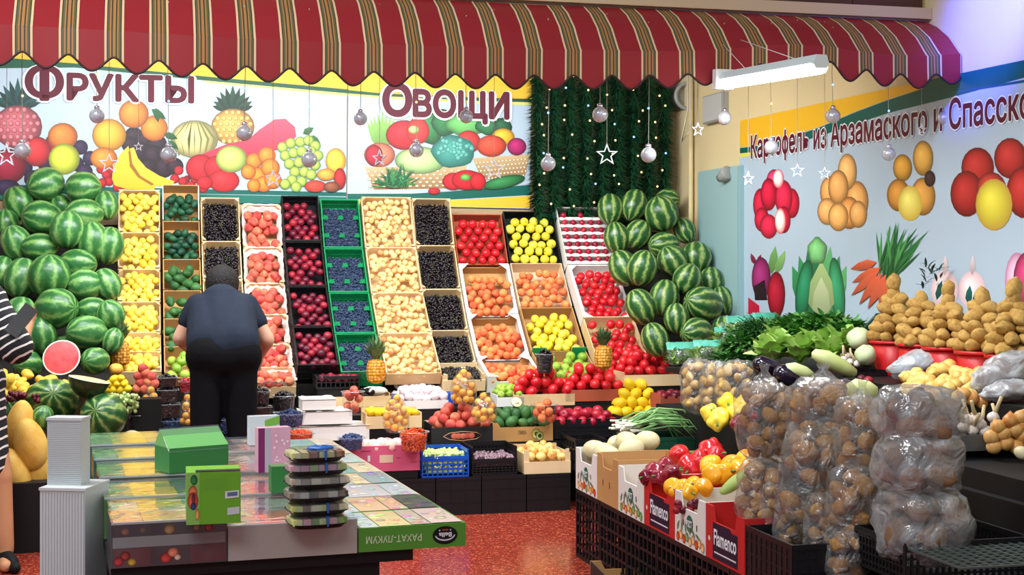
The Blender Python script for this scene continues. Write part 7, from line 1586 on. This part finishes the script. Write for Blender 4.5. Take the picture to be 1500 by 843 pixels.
# stack of clamshell trays
m_traylid = film('tray_lid', (248, 250, 250), 0.08, 0.06, 0.25, 0.1)
p = on_table(470, 776, zm - 0.008); s = p.y / F; z = 0.0
for k in range(6):
    w2, d2 = (44 + [-2, 0, 2, 2, 0, -3][k]) * s, 0.055; hh = 17.5 * s
    e = empty('sweets_tray', p + Vector((rj(0.003), rj(0.003), z)), (0, 0, TB + rj(0.06)), 'black tray of sweets under a clear lid, %s of the stack from below' % ['first', 'second', 'third', 'fourth', 'fifth', 'topmost'][k], 'tray', 'stacked sweet trays')
    n = 28
    def ring(q): return [(math.copysign(abs(math.cos(t)) ** 0.5, math.cos(t)) * w2 * q, d2 + math.copysign(abs(math.sin(t)) ** 0.5, math.sin(t)) * d2 * q) for t in [2 * PI * i / n for i in range(n)]]
    mb = MB(); rs = [(0.86, 0.0), (0.94, hh * 0.2), (1.03, hh * 0.34), (1.03, hh * 0.40)]
    vs2 = [(x, y, zz) for q, zz in rs for x, y in ring(q)]; fs2 = [(j * n + i, j * n + (i + 1) % n, (j + 1) * n + (i + 1) % n, (j + 1) * n + i) for j in range(3) for i in range(n)] + [tuple(range(n - 1, -1, -1))]
    mb.add(vs2, fs2, 0, False).build('base', m_black, e)
    mb = MB(); rs = [(1.0, hh * 0.40), (0.95, hh * 0.9), (0.86, hh * 1.0)]
    vs2 = [(x, y, zz) for q, zz in rs for x, y in ring(q)]; fs2 = [(j * n + i, j * n + (i + 1) % n, (j + 1) * n + (i + 1) % n, (j + 1) * n + i) for j in range(2) for i in range(n)] + [tuple(range(2 * n, 3 * n))]
    mb.add(vs2, fs2, 0, False).build('lid', m_traylid, e)
    pc = [[(216, 220, 130), (226, 150, 160), (110, 150, 60)], [(206, 214, 110), (120, 80, 60), (230, 220, 180)], [(150, 130, 110), (206, 196, 180), (90, 80, 70)], [(196, 180, 160), (150, 140, 120), (226, 214, 190)], [(226, 170, 180), (206, 150, 170), (176, 190, 120)], [(226, 220, 150), (214, 196, 120), (150, 90, 60)]][k]
    for i in range(6):
        mm = mat('sweet_%d_%d_%d' % pc[i % 3], pc[i % 3], 0.5); MB().box(-0.0125, 0.0125, -d2 * 0.8, d2 * 0.55, 0, hh * 0.52).build('sweet_piece', mm, e, ((-0.78 + i * 0.31) * w2, d2, hh * 0.3))
    MB().box(-0.002, 0.002, -0.002, 2 * d2 + 0.002, hh * 0.2, hh * 1.02).build('ribbon', mat('blue_ribbon', (40, 100, 180), 0.4), e, (w2 * 0.22, 0, 0)) if k in (0, 1, 4, 5) else None
    if k == 5: MB().ell((0.03, 0.012, 0.006), 10, 6, fn=lambda p_, a, ph: p_ * (1 + 0.4 * math.sin(3 * a))).build('bow', MATS['blue_ribbon'], e, (w2 * 0.15, d2 * 0.5, hh * 1.06))
    z += hh * 1.12
# white plastic tubs standing at the corner of the table
m_tub = mat('milky_plastic', (206, 212, 212), 0.4, 0.4)
def ribbed(name, x0, x1, y0, y1, Y, dep, label, vertical):
    s = Y / F; w2 = (x1 - x0) * s / 2; h2 = (y1 - y0) * s; b = at((x0 + x1) / 2, y1, Y)
    e = empty(name, b, (0, 0, -0.12), label, 'container', 'stacked white containers')
    MB().box(-w2, w2, 0, dep, 0, h2).build('body', m_tub, e)
    if vertical:
        rm = MB().box(-0.0016, 0.0016, -0.002, 0, 0.006, h2 - 0.012).mesh('rib', m_tub); n = 15
        for i in range(n): ob('rib', rm, e, ((-0.92 + 1.84 * i / (n - 1)) * w2, 0, 0))
    else:
        rm = MB().box(-w2 * 0.98, w2 * 0.98, -0.002, 0, -0.0012, 0.0012).mesh('rib', m_tub); n = 34
        for i in range(n): ob('rib', rm, e, (0, 0, h2 * (0.03 + 0.95 * i / n)))
    MB().box(-w2 - 0.002, w2 + 0.002, -0.003, dep + 0.002, h2 - 0.006, h2 + 0.001).build('rim', m_tub, e)
    return b
b1 = ribbed('plastic_container', 57, 126, 716, 905, 3.62, 0.15, 'tall ribbed milky white container standing left of the table, lower one', True)
ribbed('plastic_container', 68, 120, 613, 714, 3.66, 0.055, 'smaller milky white container on top of the tall ribbed one', False)
o = MB().box(-0.14, 0.14, -0.02, 0.2, 0, b1.z - 0.001).build('stool', m_black, None, (b1.x, b1.y, 0), (0, 0, TB)); tag(o, 'black crate stool under the milky white containers', 'stool')

# ---------------------------------------------------------------- people
def blob(name, segs, mtl, parent=None, voxel=0.014, smooth=3, ells=(), loc=(0, 0, 0)):
    """one continuous surface grown round tapered bones"""
    mb = MB()
    for (p0, r0, p1, r1) in segs:
        p0, p1 = Vector(p0), Vector(p1); n = 6
        mb.tube([p0 + (p1 - p0) * (i / n) for i in range(n + 1)], [r0 + (r1 - r0) * (i / n) for i in range(n + 1)], 14)
        mb.ell((r0, r0, r0), 14, 9, M=Matrix.Translation(p0)); mb.ell((r1, r1, r1), 14, 9, M=Matrix.Translation(p1))
    for (c, r, rot) in ells: mb.ell(r, 20, 14, M=Matrix.Translation(c) @ Euler(rot).to_matrix().to_4x4())
    me = mb.mesh(name, mtl); o = bpy.data.objects.new(name, me); COL.objects.link(o)
    r_ = o.modifiers.new('remesh', 'REMESH'); r_.mode = 'VOXEL'; r_.voxel_size = voxel; r_.use_smooth_shade = True
    s_ = o.modifiers.new('smooth', 'SMOOTH'); s_.iterations = smooth; s_.factor = 0.5
    dg = bpy.context.evaluated_depsgraph_get(); dg.update(); m2 = bpy.data.meshes.new_from_object(o.evaluated_get(dg)); bpy.data.objects.remove(o)
    m2.materials.clear(); m2.materials.append(mtl)
    for poly in m2.polygons: poly.use_smooth = True
    return ob(name, m2, parent, loc)
m_skin = mat('skin', (206, 158, 132), 0.55, 0.3, [(200, 148, 122), (214, 168, 142)], 4, 0.8); m_hair = mat('dark_hair', (26, 22, 22), 0.6, 0.3, bump=0.6, bscale=120); m_tee = mat('navy_tshirt', (34, 42, 56), 0.85, 0.15, [(28, 35, 48), (40, 48, 62)], 3, 0.8, bump=0.25, bscale=9); m_trous = mat('black_trousers', (13, 13, 16), 0.85, 0.12, bump=0.3, bscale=7)
Ym = 7.75
org = at(327, 700, Ym); org.z = 0
def J(px, py, Y): return at(px, py, Y) - org
man = empty('person', org, (0, 0, 0), 'man in navy t-shirt and black trousers bending over the crates, seen from behind', 'person')
aL, aR = J(301, 0, 7.72), J(355, 0, 7.78); aL.z = 0.09; aR.z = 0.09
kL, kR = J(299, 0, 7.70), J(355, 0, 7.76); kL.z = kR.z = 0.50
hL, hR = J(305, 530, 7.74), J(351, 530, 7.78)
wa = J(327, 488, 7.84); ch = J(324, 448, 8.02); nk = J(325, 432, 8.14); hd = J(326, 419, 8.24)
sL, sR = J(290, 448, 8.06), J(361, 448, 8.10); eL, eR = J(264, 496, 8.02), J(391, 498, 8.08); hnL, hnR = J(279, 512, 8.30), J(378, 524, 8.34)
def hand(p, d, side, sz=1.0):
    """palm with five curled fingers as bone segments"""
    d = d.normalized(); up = Vector((0, 0, 1)); sd = d.cross(up).normalized() * side; dn = d.cross(sd).normalized()
    if dn.z > 0: dn = -dn
    out = [(p, 0.026 * sz, p + d * 0.07 * sz, 0.03 * sz), (p + sd * 0.02, 0.022 * sz, p + d * 0.075 * sz + sd * 0.03 * sz, 0.016 * sz), (p - sd * 0.015, 0.02 * sz, p + d * 0.075 * sz - sd * 0.03 * sz, 0.016 * sz)]
    for i, L in enumerate((0.072, 0.082, 0.078, 0.06)):
        b0 = p + d * 0.08 * sz + sd * (0.034 - i * 0.023) * sz; b1_ = b0 + (d * 0.8 + dn * 0.35) * L * 0.5 * sz; b2_ = b1_ + (d * 0.35 + dn * 0.85) * L * 0.5 * sz
        out += [(b0, 0.0095 * sz, b1_, 0.009 * sz), (b1_, 0.009 * sz, b2_, 0.0075 * sz)]
    t0 = p + d * 0.02 * sz + sd * 0.03 * sz; t1 = t0 + (d * 0.5 + sd * 0.7) * 0.04 * sz; t2 = t1 + (d * 0.8 + dn * 0.5) * 0.03 * sz
    return out + [(t0, 0.013 * sz, t1, 0.011 * sz), (t1, 0.011 * sz, t2, 0.008 * sz)]
bones = [(aL, 0.045, kL, 0.06), (kL, 0.062, hL, 0.08), (aR, 0.045, kR, 0.06), (kR, 0.062, hR, 0.08), (hL + Vector((0, 0, 0.03)), 0.08, hR + Vector((0, 0, 0.03)), 0.08), (wa, 0.1, ch, 0.105), ((hL + hR) / 2 + Vector((0, 0, 0.05)), 0.1, wa, 0.11), (ch, 0.09, nk, 0.06), (nk, 0.056, hd, 0.06), (sL, 0.05, sR, 0.05),
         (sL, 0.055, eL, 0.044), (eL, 0.045, hnL, 0.03), (sR, 0.055, eR, 0.044), (eR, 0.045, hnR, 0.03), (aL - Vector((0, 0, 0.05)), 0.045, aL + Vector((0, 0.16, -0.055)), 0.036), (aR - Vector((0, 0, 0.05)), 0.045, aR + Vector((0.02, 0.16, -0.055)), 0.036)]
bones += hand(hnL, hnL - eL, 1) + hand(hnR, hnR - eR, -1)
bdy = blob('body', bones, m_skin, man, 0.012, 2, [(hd, (0.078, 0.1, 0.112), (-0.6, 0, 0)), (hd + Vector((0.081, 0.02, -0.01)), (0.014, 0.024, 0.034), (0, 0, 0)), (hd + Vector((-0.081, 0.02, -0.01)), (0.014, 0.024, 0.034), (0, 0, 0)), (hd + Vector((0, 0.098, -0.05)), (0.016, 0.02, 0.02), (0, 0, 0))])
blob('hair', [], m_hair, bdy, 0.012, 2, [(hd + Vector((0, -0.012, 0.016)), (0.098, 0.112, 0.108), (-0.6, 0, 0)), (hd + Vector((0, -0.05, -0.03)), (0.082, 0.06, 0.06), (0, 0, 0))])
wl_ = J(327, 505, 7.79)
tee = [(wl_ + Vector((-0.075, 0, -0.0)), 0.127, J(302, 458, 7.98), 0.105), (wl_ + Vector((0.075, 0, -0.0)), 0.127, J(347, 458, 8.0), 0.105), (wl_ - Vector((0, 0, 0.015)), 0.138, ch, 0.125), (J(300, 456, 8.02), 0.085, J(350, 456, 8.04), 0.085), (ch, 0.11, nk - Vector((0, 0.03, 0.04)), 0.07),
       (sL, 0.07, sL + (eL - sL) * 0.5, 0.064), (sR, 0.07, sR + (eR - sR) * 0.5, 0.064), (sL, 0.068, J(305, 450, 8.03), 0.09), (sR, 0.068, J(345, 450, 8.05), 0.09)]
blob('tshirt', tee, m_tee, man, 0.013, 4)
tl, tr = J(301, 0, 7.72), J(355, 0, 7.78); tl.z = tr.z = 0.10
trs = [(tl, 0.07, kL, 0.076), (kL, 0.076, hL, 0.1), (tr, 0.07, kR, 0.076), (kR, 0.076, hR, 0.1), (hL + Vector((0, 0, 0.02)), 0.118, hR + Vector((0, 0, 0.02)), 0.118), (hL + Vector((0, 0.0, 0.03)), 0.125, wl_ + Vector((-0.06, 0.0, -0.10)), 0.108), (hR + Vector((0, 0.0, 0.03)), 0.125, wl_ + Vector((0.06, 0.0, -0.10)), 0.108)]
blob('trousers', trs, m_trous, man, 0.013, 3)
blob('shoes', [(Vector((aL.x, aL.y - 0.05, 0.048)), 0.048, Vector((aL.x - 0.01, aL.y + 0.17, 0.042)), 0.042)], m_rubber, man, 0.012, 2); blob('shoes', [(Vector((aR.x, aR.y - 0.05, 0.048)), 0.048, Vector((aR.x + 0.02, aR.y + 0.17, 0.042)), 0.042)], m_rubber, man, 0.012, 2)

# woman at the left edge, mostly outside the picture
def stripe_mat():
    m = bpy.data.materials.new('striped_dress'); m.use_nodes = True; nt = m.node_tree; b = nt.nodes['Principled BSDF']
    tc = nt.nodes.new('ShaderNodeTexCoord'); wv = nt.nodes.new('ShaderNodeTexWave'); wv.wave_type = 'BANDS'; wv.bands_direction = 'Z'; wv.inputs['Scale'].default_value = 7.6; wv.inputs['Distortion'].default_value = 1.4; wv.inputs['Detail Scale'].default_value = 1.5
    mp = nt.nodes.new('ShaderNodeMapping'); mp.inputs['Rotation'].default_value = (0, 0.55, 0)
    cr = nt.nodes.new('ShaderNodeValToRGB'); cr.color_ramp.interpolation = 'CONSTANT'; el = cr.color_ramp.elements; el[0].color = rgb(20, 20, 24); el[1].position = 0.86; el[1].color = rgb(226, 222, 214)
    nt.links.new(tc.outputs['Object'], mp.inputs[0]); nt.links.new(mp.outputs[0], wv.inputs[0]); nt.links.new(wv.outputs['Fac'], cr.inputs[0]); nt.links.new(cr.outputs[0], b.inputs['Base Color']); b.inputs['Roughness'].default_value = 0.85
    return m
m_str = stripe_mat(); m_skin2 = mat('tanned_skin', (190, 134, 96), 0.55, 0.3, [(176, 120, 84), (202, 148, 108)], 4, 0.8)
YW = 7.05; og = at(-58, 700, YW); og.z = 0
def JW(px, py, Y): return at(px, py, Y) - og
wom = empty('person', og, (0, 0, 0), 'person in a striped dress at the left edge holding up a phone', 'person')
fk = [JW(8, 818, 7.05), JW(-70, 812, 7.2)]
for q in fk: q.z = 0.09
kn = [JW(2, 700, 7.06), JW(-72, 700, 7.2)]; hp = [JW(-30, 560, 7.1), JW(-85, 560, 7.2)]
shl = [JW(-14, 440, 7.12), JW(-120, 440, 7.2)]; el_ = JW(27, 516, 7.05); wr = JW(42, 474, 7.28); nk2 = JW(-66, 415, 7.15); hd2 = JW(-62, 372, 7.2); ch2 = JW(-66, 465, 7.15)
ph_c = JW(36, 463, 7.30)
fing = [(wr, 0.026, JW(48, 458, 7.31), 0.024)]
for i in range(4): fing += [(JW(50 - i * 1, 453 + i * 5, 7.31), 0.010, JW(43 - i * 1.2, 449 + i * 5.5, 7.27), 0.0085), (JW(43 - i * 1.2, 449 + i * 5.5, 7.27), 0.0085, JW(37 - i, 452 + i * 5.5, 7.265), 0.0075)]
fing += [(JW(44, 468, 7.29), 0.012, JW(36, 462, 7.27), 0.010), (JW(36, 462, 7.27), 0.010, JW(34, 450, 7.27), 0.0085)]
blob('body', [(fk[0], 0.042, kn[0] + Vector((0, 0, -0.12)), 0.055), (kn[0] + Vector((0, 0, -0.12)), 0.055, kn[0], 0.052), (kn[0], 0.055, hp[0], 0.08), (fk[1], 0.042, kn[1], 0.052), (kn[1], 0.055, hp[1], 0.08), (hp[0], 0.11, hp[1], 0.11), ((hp[0] + hp[1]) / 2, 0.12, ch2, 0.12), (ch2, 0.11, nk2, 0.05), (nk2, 0.05, hd2, 0.055), (shl[0], 0.05, shl[1], 0.05), (shl[0], 0.05, el_, 0.042), (el_, 0.04, wr, 0.027), (shl[1], 0.05, JW(-140, 520, 7.1), 0.042), (JW(-140, 520, 7.1), 0.04, JW(-120, 580, 7.0), 0.03),
               (fk[0] - Vector((0, 0, 0.05)), 0.036, fk[0] + Vector((0.05, -0.14, -0.055)), 0.03), (fk[1] - Vector((0, 0, 0.05)), 0.036, fk[1] + Vector((0.05, -0.14, -0.055)), 0.03)] + fing + hand(JW(-120, 580, 7.0), Vector((0.2, 0, -1)), 1), m_skin2, wom, 0.011, 2, [(hd2, (0.075, 0.095, 0.112), (0, 0, 0)), (hd2 + Vector((0.06, 0.08, -0.02)), (0.02, 0.02, 0.025), (0, 0, 0))])
blob('hair', [], m_hair, wom, 0.014, 2, [(hd2 + Vector((-0.012, -0.012, 0.018)), (0.088, 0.1, 0.115), (0, 0, 0)), (hd2 + Vector((-0.03, -0.05, -0.07)), (0.075, 0.06, 0.12), (0, 0, 0))])
blob('dress', [(shl[0], 0.075, el_ + (shl[0] - el_) * 0.10, 0.088), (shl[1], 0.07, JW(-136, 500, 7.12), 0.075), (shl[0], 0.085, shl[1], 0.085), (ch2, 0.15, (hp[0] + hp[1]) / 2, 0.15), (hp[0], 0.13, hp[1], 0.13), (hp[0], 0.12, JW(-12, 684, 7.06), 0.085), (hp[1], 0.12, JW(-72, 684, 7.2), 0.10), (JW(-20, 684, 7.06), 0.085, JW(-72, 684, 7.2), 0.09)], m_str, wom, 0.013, 3)
for q in fk: blob('sandal', [(Vector((q.x - 0.01, q.y + 0.05, 0.03)), 0.03, Vector((q.x + 0.10, q.y - 0.15, 0.028)), 0.028), (Vector((q.x + 0.01, q.y - 0.02, 0.05)), 0.042, Vector((q.x + 0.06, q.y - 0.09, 0.045)), 0.036)], m_rubber, wom, 0.01, 2)
A_ = at(15, 490, 6.96); B3 = at(57, 437, 7.06); dv = B3 - A_; qm = dv.to_track_quat('Z', 'Y').to_matrix().to_4x4()
e = empty('phone', A_, (0, 0, 0), 'dark smartphone held up in the hand at the left edge', 'phone')
MB().box(-0.036, 0.036, -0.005, 0.005, -0.0, min(dv.length, 0.17), M=qm @ Matrix.Rotation(1.05, 4, 'Z')).build('body', m_dark, e); MB().box(-0.033, 0.033, -0.0062, -0.0051, 0.008, 0.162, M=qm @ Matrix.Rotation(1.05, 4, 'Z')).build('screen', mat('phone_screen', (150, 160, 170), 0.1, 0.6), e)
